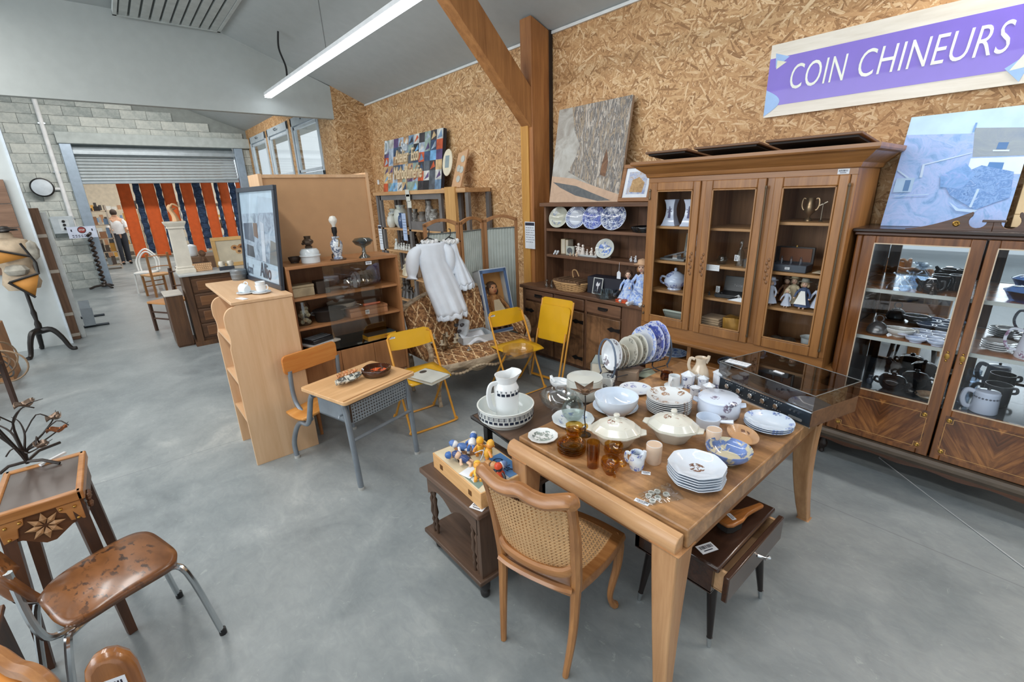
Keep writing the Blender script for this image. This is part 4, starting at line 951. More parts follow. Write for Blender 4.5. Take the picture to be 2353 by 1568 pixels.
# tureens
def tureen(label, px0, px1, py, z, rz):
    c, r = cen(px0, px1, py, z + .075); r *= .92
    cr = (216, 216, 206); t = thing('tureen', label, 'tureen', (c.x, c.y, z), rz, 'cream lidded tureens')
    w = lambda q, rr, zz: octw(q, rr, zz)
    b = MB(); b.lathe([(0, .002), (r * .55, 0), (r * .6, .008), (r * .72, .03), (r * .88, .062), (r * .99, .066), (r * .99, .072), (r * .86, .072), (r * .7, .03), (0, .012)], 40, wave=w, sy=.86); b.build('body', ceram(cr), t)
    for s in (0, PI):
        b = MB(); b.M = Rz(s); b.add([(r * .9, -.035, .066), (r * 1.16, -.02, .068), (r * 1.16, .02, .068), (r * .9, .035, .066)], [(0, 1, 2, 3)]); b.build('side_handle', ceram(cr), t, solid=.008, bev=.003)
    b = MB(); b.lathe([(r * .93, .072), (r * .95, .076), (r * .72, .1), (r * .68, .1), (r * .35, .118), (r * .12, .124), (0, .124)], 40, wave=w, sy=.86); l = b.build('lid', ceram(cr, (110, 70, 50), 'sprig', .12, 40, .022, .065), t)
    b = MB(); b.lathe([(.012, .122), (.009, .13), (.015, .142), (.012, .148), (0, .149)], 14); b.build('lid_knob', ceram(cr), l)
    return t
tureen('cream lidded tureen behind the amber glass', 1352, 1480, 985, TZ, R(35)); tureen('larger cream lidded tureen in the middle of the table', 1482, 1611, 975, TZ, R(20))
c, r = cen(1605, 1702, 912, TZ + .1)
M_BIRD = ceram((212, 224, 242), (96, 92, 112), 'sprig', .12, 30, .0, .2)
vessel('casserole', 'round white casserole with bird print lid and side lugs', 'pot', (c.x, c.y, TZ), [(0, .002), (r * .86, 0), (r * .98, .015), (r, .05), (r * .96, .088), (r * .9, .09), (r * .9, .02), (0, .01)], M_BIRD, R(25), lid=[(r * .97, .088), (r * .98, .096), (r * .9, .104), (0, .108)], n=36)
for o_ in (bpy.data.objects['casserole'],):
    for s in (0, PI):
        b = MB(); b.M = Rz(s); b.bar((r * .95, 0, .068), (r * 1.2, 0, .074), .05, .012, .036, .01); b.build('side_handle', ceram((212, 224, 242)), o_, bev=.003)
c, r = cen(1601, 1655, 958, TZ + .055)
vessel('small_saucepan', 'small white ceramic saucepan with stub handle', 'pan', (c.x, c.y, TZ), cup_prof(r, .055), ceram((212, 224, 240)), R(18))
b = MB(); b.tube([(r * .95, 0, .042), (r + .02, 0, .046), (r + .055, 0, .052)], [.008, .009, .012], 8); b.build('pan_handle', ceram((212, 224, 240)), bpy.data.objects['small_saucepan'])
p = at(1706, 1003, z=TZ + .02)
o_ = plate('brown oval dish with painted flowers leaning on the bowl', (p.x, p.y, TZ + .002), .092, ceram((196, 156, 116), (86, 56, 36), 'sprig', .3, 22, .0, .07), .028, rz=R(-48), name='oval_dish'); o_.scale = (1, .68, 1)
c, r = cen(1624, 1727, 1030, TZ + .06)
vessel('painted_bowl', 'glazed bowl painted blue and yellow inside behind the octagonal plates', 'bowl', (c.x, c.y, TZ), bowl_prof(r, .062, .45), ceram((206, 198, 170), (84, 104, 148), 'all', .06, 22, .05, .12), n=36)
# ---------------- record player ----------------
p = at(1915, 985, z=TZ)
sx0, sy0_ = -.605 + .03, 2.36
rp = thing('record_player', 'wooden record player with smoked lid and row of silver knobs', 'turntable', (-.79, 2.52, TZ), R(0))
q0 = at(1647, 893, z=TZ); q1 = at(1860, 985, z=TZ)
ang = math.atan2(q1.y - q0.y, q1.x - q0.x); ln = (q1 - q0).length
rp.location = (q0.x, q0.y, TZ); rp.rotation_euler = (0, 0, ang)
RW = ln; RD = .36
MB().box(0, RW, .004, RD, 0, .085).build('plinth', wood((92, 64, 44), (130, 94, 66), 'x', .8, .4), rp, bev=.003)
MB().box(.004, RW - .004, -.004, .004, .006, .08).build('control_panel', paint(42, 52, 62, .35, .3), rp)
b = MB(); b.box(0, RW, -.007, .003, .078, .085); b.box(0, RW, -.007, .003, 0, .006); b.build('chrome_trim', CHROME, rp)
for k in range(5): b = MB(); b.M = T(RW * (.14 + .135 * k), -.004, .046) @ Rx(PI / 2); b.lathe([(.013, 0), (.013, .012), (.011, .014), (0, .014)], 16); b.build('knob', CHROME, rp)
for k in range(3): b = MB(); b.M = T(RW * (.815 + .04 * k), -.004, .056) @ Rx(PI / 2); b.lathe([(.006, 0), (.006, .006), (0, .006)], 10); b.build('small_knob', CHROME, rp)
b = MB(); b.prism_y(rrect(RW * .8, RW * .93, .016, .03, .006), -.0055, -.004); b.build('name_plate', paint(150, 156, 160, .4, .5), rp)
b = MB(); r_ = random.Random(4)
for k in range(5):
    for j in range(4): x = RW * (.14 + .135 * k) + (-.02 + .013 * j); b.box(x, x + .006, -.0046, -.004, .066, .068); b.box(x, x + .006, -.0046, -.004, .024, .0255)
b.build('printed_scale', paint(190, 196, 200, .5), rp)
b = MB(); b.lathe([(.135, .086), (.135, .098), (.12, .1), (.118, .1005), (.03, .1), (.005, .104), (0, .104)], 36, (RW * .4, .19, 0)); b.build('platter', paint(30, 32, 34, .35), rp)
b = MB(); b.tube([(RW * .88, .28, .09), (RW * .88, .28, .12), (RW * .84, .2, .118), (RW * .66, .1, .112)], .005, 6); b.lathe([(.02, .085), (.02, .105), (0, .108)], 12, (RW * .88, .28, 0)); b.build('tone_arm', CHROME, rp)
SMK = pane(166, 162, 158, .34); z0, z1 = .086, .165
for nm, q in (('lid_panel', [(0, 0, z1), (RW, 0, z1), (RW, RD, z1), (0, RD, z1)]), ('lid_panel', [(0, 0, z0), (RW, 0, z0), (RW, 0, z1), (0, 0, z1)]), ('lid_panel', [(RW, 0, z0), (RW, RD, z0), (RW, RD, z1), (RW, 0, z1)]), ('lid_panel', [(0, 0, z0), (0, RD, z0), (0, RD, z1), (0, 0, z1)]), ('lid_panel', [(0, RD, z0), (RW, RD, z0), (RW, RD, z1), (0, RD, z1)])):
    b = MB(); b.quad(*q); b.build(nm, SMK, rp)
b = MB()
for a, c in (((0, 0), (RW, 0)), ((RW, 0), (RW, RD)), ((RW, RD), (0, RD)), ((0, RD), (0, 0))): b.tube([(*a, z1), (*c, z1)], .002, 5)
b.build('lid_edge', paint(120, 124, 124, .3), rp)
sheet(rp, T(.07, .06, z1 + .001) @ Rz(.25), .12, .055, 3, False); sheet(rp, T(RW * .5, .12, z1 + .001), .05, .02, 1, False)
# ---------------- canisters and jugs at the back of the table ----------------
M_CAN = ceram((218, 226, 238), (60, 70, 110), 'sprig', .15, 48, .0, .2)
def canister(label, px, py, r, h, roof, rz=R(30)):
    p = at(px, py, z=TZ); t = thing('canister', label, 'canister', (p.x, p.y, TZ), rz, 'white canisters with pitched lids')
    MB().lathe([(0, 0), (r, 0), (r * 1.03, h), (0, h)], 6).build('body', M_CAN, t, ang=20, bev=.002); b = MB(); b.lathe([(r * 1.1, h), (r * 1.12, h + .006), (r * .2, h + roof), (0, h + roof + .004)], 6); b.build('lid', ceram((220, 228, 238)), t, ang=20); return t
canister('large white canister with pitched lid beside the record player', 1656, 890, .045, .085, .03); canister('white canister with pitched lid standing behind the white mug', 1579, 889, .036, .07, .028)
canister('small front canister nearest the soup plates', 1596, 912, .026, .052, .016); canister('small front canister nearest the bird casserole', 1627, 908, .03, .052, .022); canister('small canister at the back of the trio', 1614, 893, .028, .06, .018)
p = at(1548, 889, z=TZ)
t = vessel('shaving_mug', 'white flared mug standing on its saucer by the canisters', 'mug', (p.x, p.y, TZ), [(0, .003), (.052, 0), (.054, .008), (.034, .012), (.032, .07), (.029, .07), (.03, .014), (0, .012)], ceram(), handles=((R(-80), .032, .02, .055, .018),))
p = at(1606, 880, z=TZ)
jg = vessel('stoneware_jug', 'beige stoneware jug with a white flower painted on it', 'jug', (p.x, p.y, TZ), [(0, .002), (.04, 0), (.05, .02), (.052, .05), (.044, .085), (.029, .115), (.027, .135), (.034, .158), (.031, .158), (.023, .135), (.026, .115), (.04, .085), (.046, .04), (0, .008)], ceram((206, 190, 168)), R(40), handles=((R(170), .035, .07, .145, .03),), spout=(0, .03, .15, .012), hr=.006)
b = MB()
for k in range(8): a = k * PI / 4; b.M = T(.0, -.0525, .055) @ Rx(PI / 2) @ Rz(a); b.add([(.004, -.002, 0), (.014, -.006, .001), (.024, 0, -.002), (.014, .006, .001)], [(0, 1, 2, 3)])
fl2 = b.build('painted_flower', ceram((226, 228, 230)), jg); fl2.rotation_euler = (0, 0, R(-20))
p = at(1528, 872, z=TZ); vessel('amber_pot', 'small brown glass pot beside the white flared mug', 'pot', (p.x, p.y, TZ), [(0, .001), (.025, 0), (.03, .02), (.024, .045), (.028, .05), (.025, .05), (.021, .045), (.027, .02), (0, .004)], glass(150, 100, 60), handles=((R(60), .03, .015, .04, .015),), hr=.003)
# plastic bag of small parts
p = at(1517, 1140, z=TZ)
bg = thing('plastic_bag', 'clear plastic bag of small white fittings near the table front', 'bag', (p.x, p.y, TZ), R(70))
b = MB(); b.grid(lambda u, v: ((u - .5) * .15, (v - .5) * (.075 + .03 * u), .012 * math.sin(PI * u) * math.sin(PI * v) + .004 + .004 * math.sin(u * 17) * math.sin(v * 13)), 14, 10); b.build('film', pane(246, 248, 247, .34), bg)
for k, (x, y) in enumerate(((-.045, .01), (-.02, -.012), (.0, .018), (-.05, -.02), (.02, -.008), (-.025, .02))):
    b = MB(); b.M = T(x, y, .001) @ Rz(k); b.lathe([(.009, 0), (.012, .002), (.012, .009), (.008, .009), (.008, .001)], 14); b.build('ring_fitting', paint(206, 208, 204, .4), bg)
price_tag(bg, T(-.085, -.005, .001) @ Rz(R(-60)), .055, .02)
# ---------------- plate rack ----------------
pr0 = at(1382, 905, z=DZ); pr1 = at(1520, 872, z=TZ)
ra = thing('plate_rack', 'blue grey wire plate rack with looped ends holding upright plates', 'rack', (-1.62, 2.16, DZ))
A = at(1393, 880, z=TZ - .05); B_ = at(1517, 850, z=TZ - .05); d = (B_ - A); d.z = 0; LR = d.length; ra.location = (A.x, A.y, DZ); ra.rotation_euler = (0, 0, math.atan2(d.y, d.x))
M_WIRE = paint(104, 118, 138, .35, .3); M_WIR2 = paint(52, 56, 66, .4, .4)
for x in (0, LR):
    b = MB(); b.tube([(x, .085 * math.cos(a), .165 + .13 * math.sin(a)) for a in [R(-50) + R(280) * i / 24 for i in range(25)]], .006, 8); b.build('end_loop', M_WIRE, ra)
    b = MB(); b.tube(smooth_path([(x, -.055, .065), (x - .0, -.075, .03), (x, -.06, .004), (x, .06, .004), (x, .075, .03), (x, .055, .065)], 4), .004, 6); b.build('foot_wire', M_WIR2, ra)
for y in (-.045, .045): b = MB(); b.tube([(0, y, .10), (LR, y, .10)], .0032, 6); b.tube([(0, y, .055), (LR, y, .055)], .0028, 6); b.build('rail_wire', M_WIR2, ra)
for k in range(13): x = LR * (k + .5) / 13; b = MB(); b.tube(smooth_path([(x, -.05, .13), (x, -.046, .10), (x, 0, .085), (x, .046, .10), (x, .05, .13)], 3), .0022, 5); b.build('divider_wire', M_WIR2, ra)
Mr = T(*ra.location) @ Rz(ra.rotation_euler[2])
rackp = [(.035, .098, 'pale plate with brown flower sketch, first in the wire rack', ceram((220, 226, 232), (96, 90, 96), 'sprig', .12, 22, .0, .09)), (.065, .075, 'small cream plate, second in the wire rack', ceram((208, 206, 194), (120, 100, 84), 'sprig', .15, 30, .02, .07)), (.085, .075, 'small cream plate, third in the wire rack', ceram((208, 206, 194), (120, 100, 84), 'sprig', .15, 30, .02, .07)),
         (.115, .095, 'cream plate with grey motif, fourth in the wire rack', ceram((212, 212, 202), (110, 110, 104), 'sprig', .15, 26, .0, .09)), (.14, .097, 'cream plate, fifth in the wire rack', ceram((212, 212, 202))), (.165, .1, 'cream plate with grey motif, sixth in the wire rack', ceram((212, 214, 206), (110, 110, 104), 'sprig', .15, 26, .0, .09)),
         (.195, .12, 'large blue rimmed plate, seventh in the wire rack', ceram((214, 220, 230), (110, 130, 190), 'all', .12, 60, .085, .118)), (.235, .125, 'blue willow plate, next to last in the wire rack', ceram((196, 204, 228), (60, 74, 140), 'all', .12, 34, .0, .12)), (.26, .13, 'scalloped blue plate, last in the wire rack', ceram((206, 212, 232), (92, 106, 170), 'all', .12, 40, .07, .128))]
for x, r, lb, m in rackp:
    x = x * LR / .29; q = Mr @ Vector((x, 0, .09 + r)); o = plate(lb, q, r, m, .018, 'plates in the wire rack', scal(12, .015) if 'scalloped' in lb else None, name='rack_plate')
    o.rotation_euler = (Rz(ra.rotation_euler[2]) @ Ry(R(-80))).to_euler()
p = at(1396, 890, z=DZ); vessel('tea_cup', 'white teacup with flower on its saucer under the plate rack', 'cup', (p.x, p.y, DZ), cup_prof(.042, .075, .003, .004), ceram((222, 226, 226), (80, 80, 90), 'sprig', .12, 40, .0, .1), handles=((R(-30), .04, .02, .06, .022),))
p = at(1443, 875, z=DZ); box_item('cardboard_box', 'small brown carton under the plate rack', 'box', (p.x, p.y, DZ), .12, .07, .075, paint(164, 142, 122, .8), rz=R(20))
p = at(1420, 902, z=DZ); vessel('china_dome', 'white domed china lid lying before the plate rack', 'lid', (p.x, p.y, DZ), [(.05, 0), (.048, .012), (.03, .03), (.008, .036), (0, .04)], ceram())
p = at(1385, 868, z=DZ); book('grey patterned book standing on the dark table beside the rack', (p.x - .05, p.y + .05, DZ), .12, .16, .1, paint(150, 160, 158, .7), R(30))
p = at(1500, 866, z=DZ); o_ = MB(); o_.grid(lambda u, v: ((u - .5) * .16, (v - .5) * .12, .006 + .02 * math.sin(u * 7) * math.sin(v * 5) ** 2), 10, 8); solo('folded_cloth', 'pale green folded cloth under the plate rack', 'cloth', o_, paint(170, 182, 164, .9), (p.x, p.y, DZ + .002), .3, solid=.012)
# ---------------- puzzle box and toys on the side cabinet ----------------
PZ = .4985; PH = .085
px_c = Vector((-1.655, 1.20, PZ))
pb = thing('puzzle_box', 'wooden toy box with a printed picture lid heaped with figurines', 'box', px_c, R(0))
f0 = at(993, 1040, z=PZ + PH); f1 = at(1103, 1135, z=PZ + PH); f2 = at(1216, 1083, z=PZ + PH)
u = (f1 - f0); pw = u.length; v = (f2 - f1); pd = v.length
pb.location = ((f0.x + f2.x) / 2, (f0.y + f2.y) / 2, PZ); pb.rotation_euler = (0, 0, math.atan2(u.y, u.x)); PBR = pb.rotation_euler[2]
MB().box(-pw / 2, pw / 2, -pd / 2, pd / 2, 0, PH).build('body', wood((196, 146, 92), (222, 178, 124), 'x', .8, .5), pb, bev=.003)
for x in (-.3, .3):
    MB().box(pw * x - .012, pw * x + .012, -pd / 2 - .003, -pd / 2, .03, .055).build('clasp', paint(120, 84, 48, .4, .5), pb)
gr = [paint(214, 200, 170, .5), paint(120, 140, 130, .5), paint(92, 140, 196, .5), paint(214, 222, 226, .5), paint(170, 120, 76, .5), paint(96, 84, 70, .5)]
H2 = lambda pl: [(x * pw, y * pd) for x, y in pl]
pic_polys(pb, T(0, 0, PH), [(gr[0], H2([(-.49, -.48), (.49, -.48), (.49, .48), (-.49, .48)])), (gr[4], H2([(-.46, -.1), (-.2, -.2), (-.1, .2), (-.4, .3)])), (gr[5], H2([(-.3, -.2), (-.12, -.3), (.0, -.1), (-.2, 0)])), (gr[1], H2([(.1, -.45), (.42, -.45), (.36, -.2), (.05, -.2)])), (gr[3], H2([(.1, -.38), (.3, -.42), (.3, -.3)])), (gr[2], H2([(.02, .1), (.47, .1), (.47, .46), (.02, .46)])), (gr[3], H2([(.12, -.12), (.47, -.12), (.47, .12), (.12, .12)])), (gr[5], H2([(-.48, .3), (-.3, .25), (-.25, .45), (-.46, .46)]))], 'lid_print')
text_mesh('Chalet', .062, .0004, paint(36, 44, 66, .5), pb, 'lid_lettering', T(.0 * pw + .07 * pw, .2 * pd, PH + .003), .8, .35)
text_mesh('SOS', .035, .0004, paint(60, 66, 76, .5), pb, 'lid_lettering', T(.2 * pw, -.09 * pd, PH + .003), .8, .2)
cols = [((64, 110, 176), (226, 190, 150)), ((232, 176, 48), (220, 150, 60)), ((228, 170, 60), (226, 150, 70)), ((226, 228, 232), (70, 110, 180)), ((50, 70, 120), (226, 190, 160)), ((206, 72, 38), (40, 44, 54)), ((190, 140, 90), (90, 60, 40)), ((120, 150, 200), (236, 236, 236)), ((236, 196, 80), (226, 160, 60)), ((84, 120, 180), (230, 230, 230))]
spots = [(1050, 1040, .0), (1102, 1024, .04), (1122, 1035, .045), (1085, 1012, .035), (1068, 1050, .01), (1150, 1085, .0), (1122, 1062, .02), (1135, 1075, 0), (1098, 1082, 0), (1062, 1022, .02)]
desc = ['blue capped toy figurine lying at the left end of the toy heap', 'yellow toy figurine uppermost on the toy heap', 'yellow toy figurine with spread arms on the heap', 'white capped toy figurine at the back of the heap', 'dark blue toy figurine lying low in the heap', 'red bellied round toy figurine at the right end of the heap', 'brown toy figurine in the middle of the heap', 'pale blue toy figurine beside the red bellied one', 'yellow toy figurine lying next to the white card', 'blue and white toy figurine at the far left of the heap']
for (px, py, dz), (c1, c2), lb, k in zip(spots, cols, desc, range(10)):
    p = at(px, py + 6, z=PZ + PH + .02 + dz); t = thing('toy_figurine', lb, 'toy', (p.x, p.y, PZ + PH + .022 + dz), k * 1.1, 'plastic toy figurines on the puzzle box')
    t.rotation_euler = (R(70 if k not in (1, 2, 5) else 15), 0, k * 1.3); s = 1.15
    b = MB(); b.lathe([(0, -.02 * s), (.014 * s, -.018 * s), (.019 * s, 0), (.013 * s, .018 * s), (.006 * s, .022 * s), (0, .023 * s)], 12); b.build('body', paint(*c1, .35), t)
    b = MB(); b.ball((0, 0, .036 * s), .017 * s, 10); b.ball((0, -.017 * s, .034 * s), .005 * s, 6); hd = b.build('head', paint(*c2, .35), t)
    b = MB(); b.lathe([(.017 * s, .042 * s), (.014 * s, .054 * s), (.004 * s, .062 * s), (0, .063 * s)], 10); b.build('cap', paint(*c1, .35), hd)
    for sx in (-1, 1):
        b = MB(); b.tube([(sx * .012 * s, 0, .012 * s), (sx * .026 * s, -.006 * s, .004 * s), (sx * .03 * s, -.012 * s, -.004 * s)], [.006 * s, .006 * s, .007 * s], 7); b.build('arm', paint(*c2, .35), t)
        b = MB(); b.tube([(sx * .008 * s, 0, -.015 * s), (sx * .011 * s, 0, -.034 * s), (sx * .012 * s, -.01 * s, -.036 * s)], [.007 * s, .007 * s, .008 * s], 7); b.build('leg', paint(*c2, .35), t)
cd = thing('price_card', 'white blank price card tied to the toy heap', 'card', (*at(1080, 1085, z=PZ + PH + .006).xy, PZ + PH + .004), PBR + .25)
MB().box(-.035, .035, -.04, .04, 0, .0015).build('card', PAPER, cd); b = MB(); b.tube(smooth_path([(0, .035, .002), (.02, .06, .05), (.0, .1, .07), (-.04, .08, .05)], 4), .002, 5); b.build('ribbon', paint(196, 206, 226, .6), cd)
# ---------------- things on the school desk and yellow chairs ----------------
DKZ = .6535
p = at(865, 855, z=DKZ + .02); c, r = cen(831, 896, 843, DKZ + .055)
vessel('ashtray_bowl', 'brown glazed bowl with orange flowers on the school desk', 'bowl', (c.x, c.y, DKZ), [(0, .004), (r * .8, 0), (r * .95, .012), (r * 1.0, .034), (r * .95, .05), (r * .88, .05), (r * .86, .02), (0, .012)], ceram((70, 44, 30), (206, 84, 40), 'all', .1, 16, .0, .078), n=28, wave=lambda t, r, z: 1 + .05 * math.cos(4 * t) * (1 if z > .03 else 0))
price_tag(bpy.data.objects['ashtray_bowl'], T(-.02, -r * .9, .045) @ Rx(R(60)), .03, .03)
p = at(803, 880, z=DKZ)
sd = thing('shell_dish', 'leaf shaped grey and white glazed dish on the school desk', 'dish', (p.x, p.y, DKZ), math.atan2(.964, -.265) + PI)
b = MB(); b.grid(lambda u, v: ((u - .5) * .2, (v - .5) * .10 * (math.sin(PI * min(.98, u * .96 + .02)) ** .6) * (1 + .08 * math.sin(u * 30)), .006 + .03 * (2 * v - 1) ** 2 + .012 * (2 * u - 1) ** 2), 24, 9); b.build('body', ceram((206, 204, 192), (70, 72, 70), 'all', .12, 30, .0, 1.), sd, solid=.004)
p = at(792, 866, z=DKZ); b = MB()
b.grid(lambda u, v: ((u - .5) * .16, (v - .5) * .07 * (math.sin(PI * min(.97, u * .94 + .03)) ** .5) * (1 + .15 * math.sin(u * 40)), .005 + .02 * (2 * v - 1) ** 2 + .006 * math.sin(u * 40)), 24, 7)
solo('leaf_dish', 'tan leaf shaped dish behind the grey shell dish', 'dish', b, ceram((196, 150, 104), (150, 96, 56), 'all', .2, 40), (p.x, p.y + .02, DKZ + .001), math.atan2(.964, -.265), solid=.004)
p = at(985, 868, z=.455)
bo = book('grey white exercise book lying on the yellow chair seat', (p.x, p.y, .452), .21, .27, .025, paint(206, 210, 204, .6), R(-75))
b = MB(); b.lathe([(.034, .0252), (0, .0254)], 20, (-.03, -.09, 0), 1, .8); b.build('cover_emblem', paint(70, 66, 62, .6), bo)
p = at(1192, 812, z=.457); c, r = cen(1155, 1226, 803, .50)
vessel('glass_dish', 'round clear glass oven dish on the yellow chair seat', 'dish', (c.x, c.y, .453), [(0, .003), (r * .95, 0), (r, .008), (r, .062), (r * .97, .062), (r * .96, .01), (0, .009)], pane(250, 246, 240, .2), n=36)
# ================= rustic dresser =================
M_RUS = wood((84, 58, 42), (128, 92, 68), 'x', .6, .5); M_RUSV = wood((84, 58, 42), (124, 88, 64), 'z', .6, .5); M_BURL = wood((104, 72, 48), (160, 116, 78), 'z', .7, .45, .7); M_IRON = paint(40, 38, 38, .5, .6)
dr = thing('dresser', 'dark rustic dresser with open plate shelves beside the timber post', 'dresser', (-3.15, 3.72, 0))
wm(dr).box(-3.99, -2.30, 3.47, 3.94, .80, .838).build('worktop', M_RUS, dr, bev=.008)
b = wm(dr); b.box(-3.96, -2.33, 3.52, 3.93, .06, .80); b.box(-3.94, -2.35, 3.55, 3.9, 0, .06); b.build('carcass', M_RUSV, dr)
for x0, x1 in ((-3.965, -3.915), (-3.465, -3.437), (-3.02, -2.99), (-2.56, -2.33)): wm(dr).box(x0, x1, 3.5, 3.525, .05, .80).build('stile', M_RUSV, dr, bev=.004)
for k, (x0, x1) in enumerate(((-3.91, -3.47), (-3.432, -3.025), (-2.985, -2.565))):
    o_ = wm(dr).box(x0, x1, 3.487, 3.52, .672, .79).build('drawer', M_RUS, dr, bev=.008)
    xm = (x0 + x1) / 2; b = MB(); b.M = inv(dr); b.tube(smooth_path([(xm - .05, 3.484, .74), (xm - .04, 3.47, .727), (xm + .04, 3.47, .727), (xm + .05, 3.484, .74)], 3), .006, 6); b.box(xm - .06, xm + .06, 3.482, 3.487, .73, .75); b.build('drawer_pull', M_IRON, o_)
    o_ = wm(dr).box(x0, x1, 3.487, 3.52, .06, .652).build('door', M_BURL, dr, bev=.008)
    for z in (.55, .15): b = MB(); b.M = inv(dr); xh = x1 if k != 0 else x0; s_ = -1 if k != 0 else 1; b.prism_y([(xh, z - .02), (xh + s_ * .06, z - .012), (xh + s_ * .1, z - .025), (xh + s_ * .15, z), (xh + s_ * .1, z + .025), (xh + s_ * .06, z + .012), (xh, z + .02)], 3.480, 3.487); b.build('iron_hinge', M_IRON, o_)
wm(dr).box(-3.755, -3.725, 3.65, 3.94, .838, 1.72).build('side_panel', M_RUSV, dr, bev=.004); wm(dr).box(-2.33, -2.30, 3.65, 3.94, .838, 1.72).build('side_panel', M_RUSV, dr)
wm(dr).box(-3.79, -2.28, 3.615, 3.945, 1.695, 1.735).build('top_board', M_RUS, dr, bev=.006)
SHA, SHB = 1.435, 1.155
for z in (SHA, SHB): wm(dr).box(-3.725, -2.33, 3.655, 3.93, z, z + .03).build('shelf', M_RUS, dr, bev=.004)
for k in range(14): x = -3.722 + k * .0992; wm(dr).box(x + .001, x + .0985, 3.93, 3.945, .84, 1.70).build('back_plank', M_RUSV, dr)
# plates on the dresser
def stand_plate(label, px, py, z, r, mat, y=3.745, tilt=70, turn=14, group='plates stood on the dresser shelves', wave=None):
    p = at(px, py, y=y); o = plate(label, (p.x, y, z + r * math.sin(R(tilt)) + .002), r, mat, .02, group, wave, name='display_plate')
    o.rotation_euler = (Rz(R(turn)) @ Rx(R(tilt))).to_euler(); return o
zA = SHA + .03; zB = SHB + .03
stand_plate('pale plate with a landscape, leftmost of four on the upper dresser shelf', 1285, 503, zA, .115, ceram((206, 208, 192), (112, 122, 140), 'sprig', .15, 26, .0, .085))
stand_plate('plate with radiating blue rim, second of four on the upper dresser shelf', 1325, 506, zA, .12, ceram((210, 218, 230), (58, 74, 124), 'rays', .12, 36, .078, .112))
stand_plate('blue bordered plate with flower centre, third of four on the upper dresser shelf', 1366, 505, zA, .125, ceram((176, 188, 220), (76, 88, 150), 'all', .12, 44, .0, .12))
stand_plate('busy blue and white plate, rightmost of four on the upper dresser shelf', 1411, 504, zA, .13, ceram((206, 214, 228), (58, 72, 116), 'all', .12, 52, .0, .125))
stand_plate('blue flowered plate leaning alone on the lower dresser shelf', 1391, 577, zB, .1, ceram((206, 212, 208), (80, 104, 156), 'all', .12, 30, .0, .07))
p = at(1462, 530, y=3.75)
vessel('black_tray', 'black lacquer tray standing at the right of the upper dresser shelf', 'tray', (-2.52, 3.78, zA), [(0, 0), (.13, 0), (.15, .035), (.145, .05), (.14, .048), (.125, .01), (0, .008)], paint(24, 24, 26, .15))
book('cream leather book standing at the left of the lower dresser shelf', (-3.60, 3.82, zB), .05, .1, .16, paint(206, 186, 148, .6), R(20)); book('tall cream book beside the small grey clock', (-3.54, 3.83, zB), .04, .1, .155, paint(190, 172, 136, .6), R(5))
ck = thing('desk_clock', 'small grey square desk clock on the lower dresser shelf', 'clock', (-3.44, 3.74, zB), R(10))
MB().box(-.05, .05, -.015, .015, 0, .095).build('case', paint(186, 190, 180, .5), ck, bev=.004); b = MB(); b.M = T(0, -.0155, .048) @ Rx(PI / 2); b.lathe([(.034, 0), (.034, .002), (.028, .003), (.027, .001), (0, .001)], 22); b.build('dial', paint(96, 100, 104, .5), ck)
shs = thing('china_shoes', 'pair of tiny white china shoes at the shelf edge', 'ornament', (-3.6, 3.68, zB))
for k, dx in enumerate((-.02, .02)):
    b = MB(); b.M = T(dx, 0, 0) @ Rz(.4); b.tube(smooth_path([(0, .03, .035), (0, .015, .025), (0, -.01, .012), (0, -.03, .01)], 3), [.012, .013, .013, .012, .011, .011, .011, .01, .009, .007], 8); b.build('shoe', ceram(), shs)
def figs(label, loc, n, sp, h, m, base=None, group=None, cat='figurine'):
    t = thing('figurine_group', label, cat, loc, 0, group)
    if base: MB().box(-sp * n / 2, sp * n / 2, -.03, .03, 0, .018).build('base', base, t, bev=.003)
    r_ = random.Random(n * 7 + int(h * 1000))
    for k in range(n):
        x = (k - (n - 1) / 2) * sp; hh = h * r_.uniform(.5, 1.15); z0 = .018 if base else 0
        b = MB(); b.lathe([(0, z0), (hh * .3, z0), (hh * .22, z0 + hh * .3), (hh * .12, z0 + hh * .66), (hh * .08, z0 + hh * .72), (0, z0 + hh * .74)], 10, (x, 0, 0)); b.ball((x, 0, z0 + hh * .85), hh * .15, 8); b.tube([(x - hh * .1, 0, z0 + hh * .6), (x - hh * r_.uniform(.2, .4), -.01, z0 + hh * r_.uniform(.3, .7))], hh * .06, 6); b.tube([(x + hh * .1, 0, z0 + hh * .6), (x + hh * r_.uniform(.2, .4), -.02, z0 + hh * r_.uniform(.3, .8))], hh * .06, 6); b.ball((x + hh * r_.uniform(-.2, .2), -.015, z0 + hh * r_.uniform(.2, .5)), hh * .13, 7); b.build('figure', m, t)
    return t
figs('white and cream china figurine group with people and a dog on the lower dresser shelf', (-3.22, 3.76, zB), 5, .06, .11, ceram((216, 208, 200)), ceram((190, 196, 198)))
figs('small cream china animals beside the grey clock', (-3.36, 3.70, zB), 3, .045, .05, ceram((214, 186, 158)))
pc = thing('picture_tile', 'narrow standing painted tile on the lower dresser shelf', 'tile', (-2.98, 3.78, zB), R(-10))
b = MB(); b.M = Rx(R(-12)); b.box(-.05, .05, 0, .012, 0, .175); b.build('body', paint(150, 140, 126, .3), pc, bev=.003); pic_polys(pc, Rx(R(-12)) @ T(0, -.001, .088) @ Rx(PI / 2), [(paint(54, 50, 48, .3), [(-.048, -.02), (.0, .085), (-.048, .085)]), (paint(206, 178, 130, .4), [(-.048, -.085), (.048, -.085), (.048, -.05), (-.048, -.04)]), (paint(96, 90, 84, .3), [(.01, .04), (.046, .05), (.046, .085), (.015, .085)])])
figs('small white china cruet group at the right of the lower shelf', (-2.60, 3.74, zB), 3, .05, .06, ceram((210, 214, 220)))
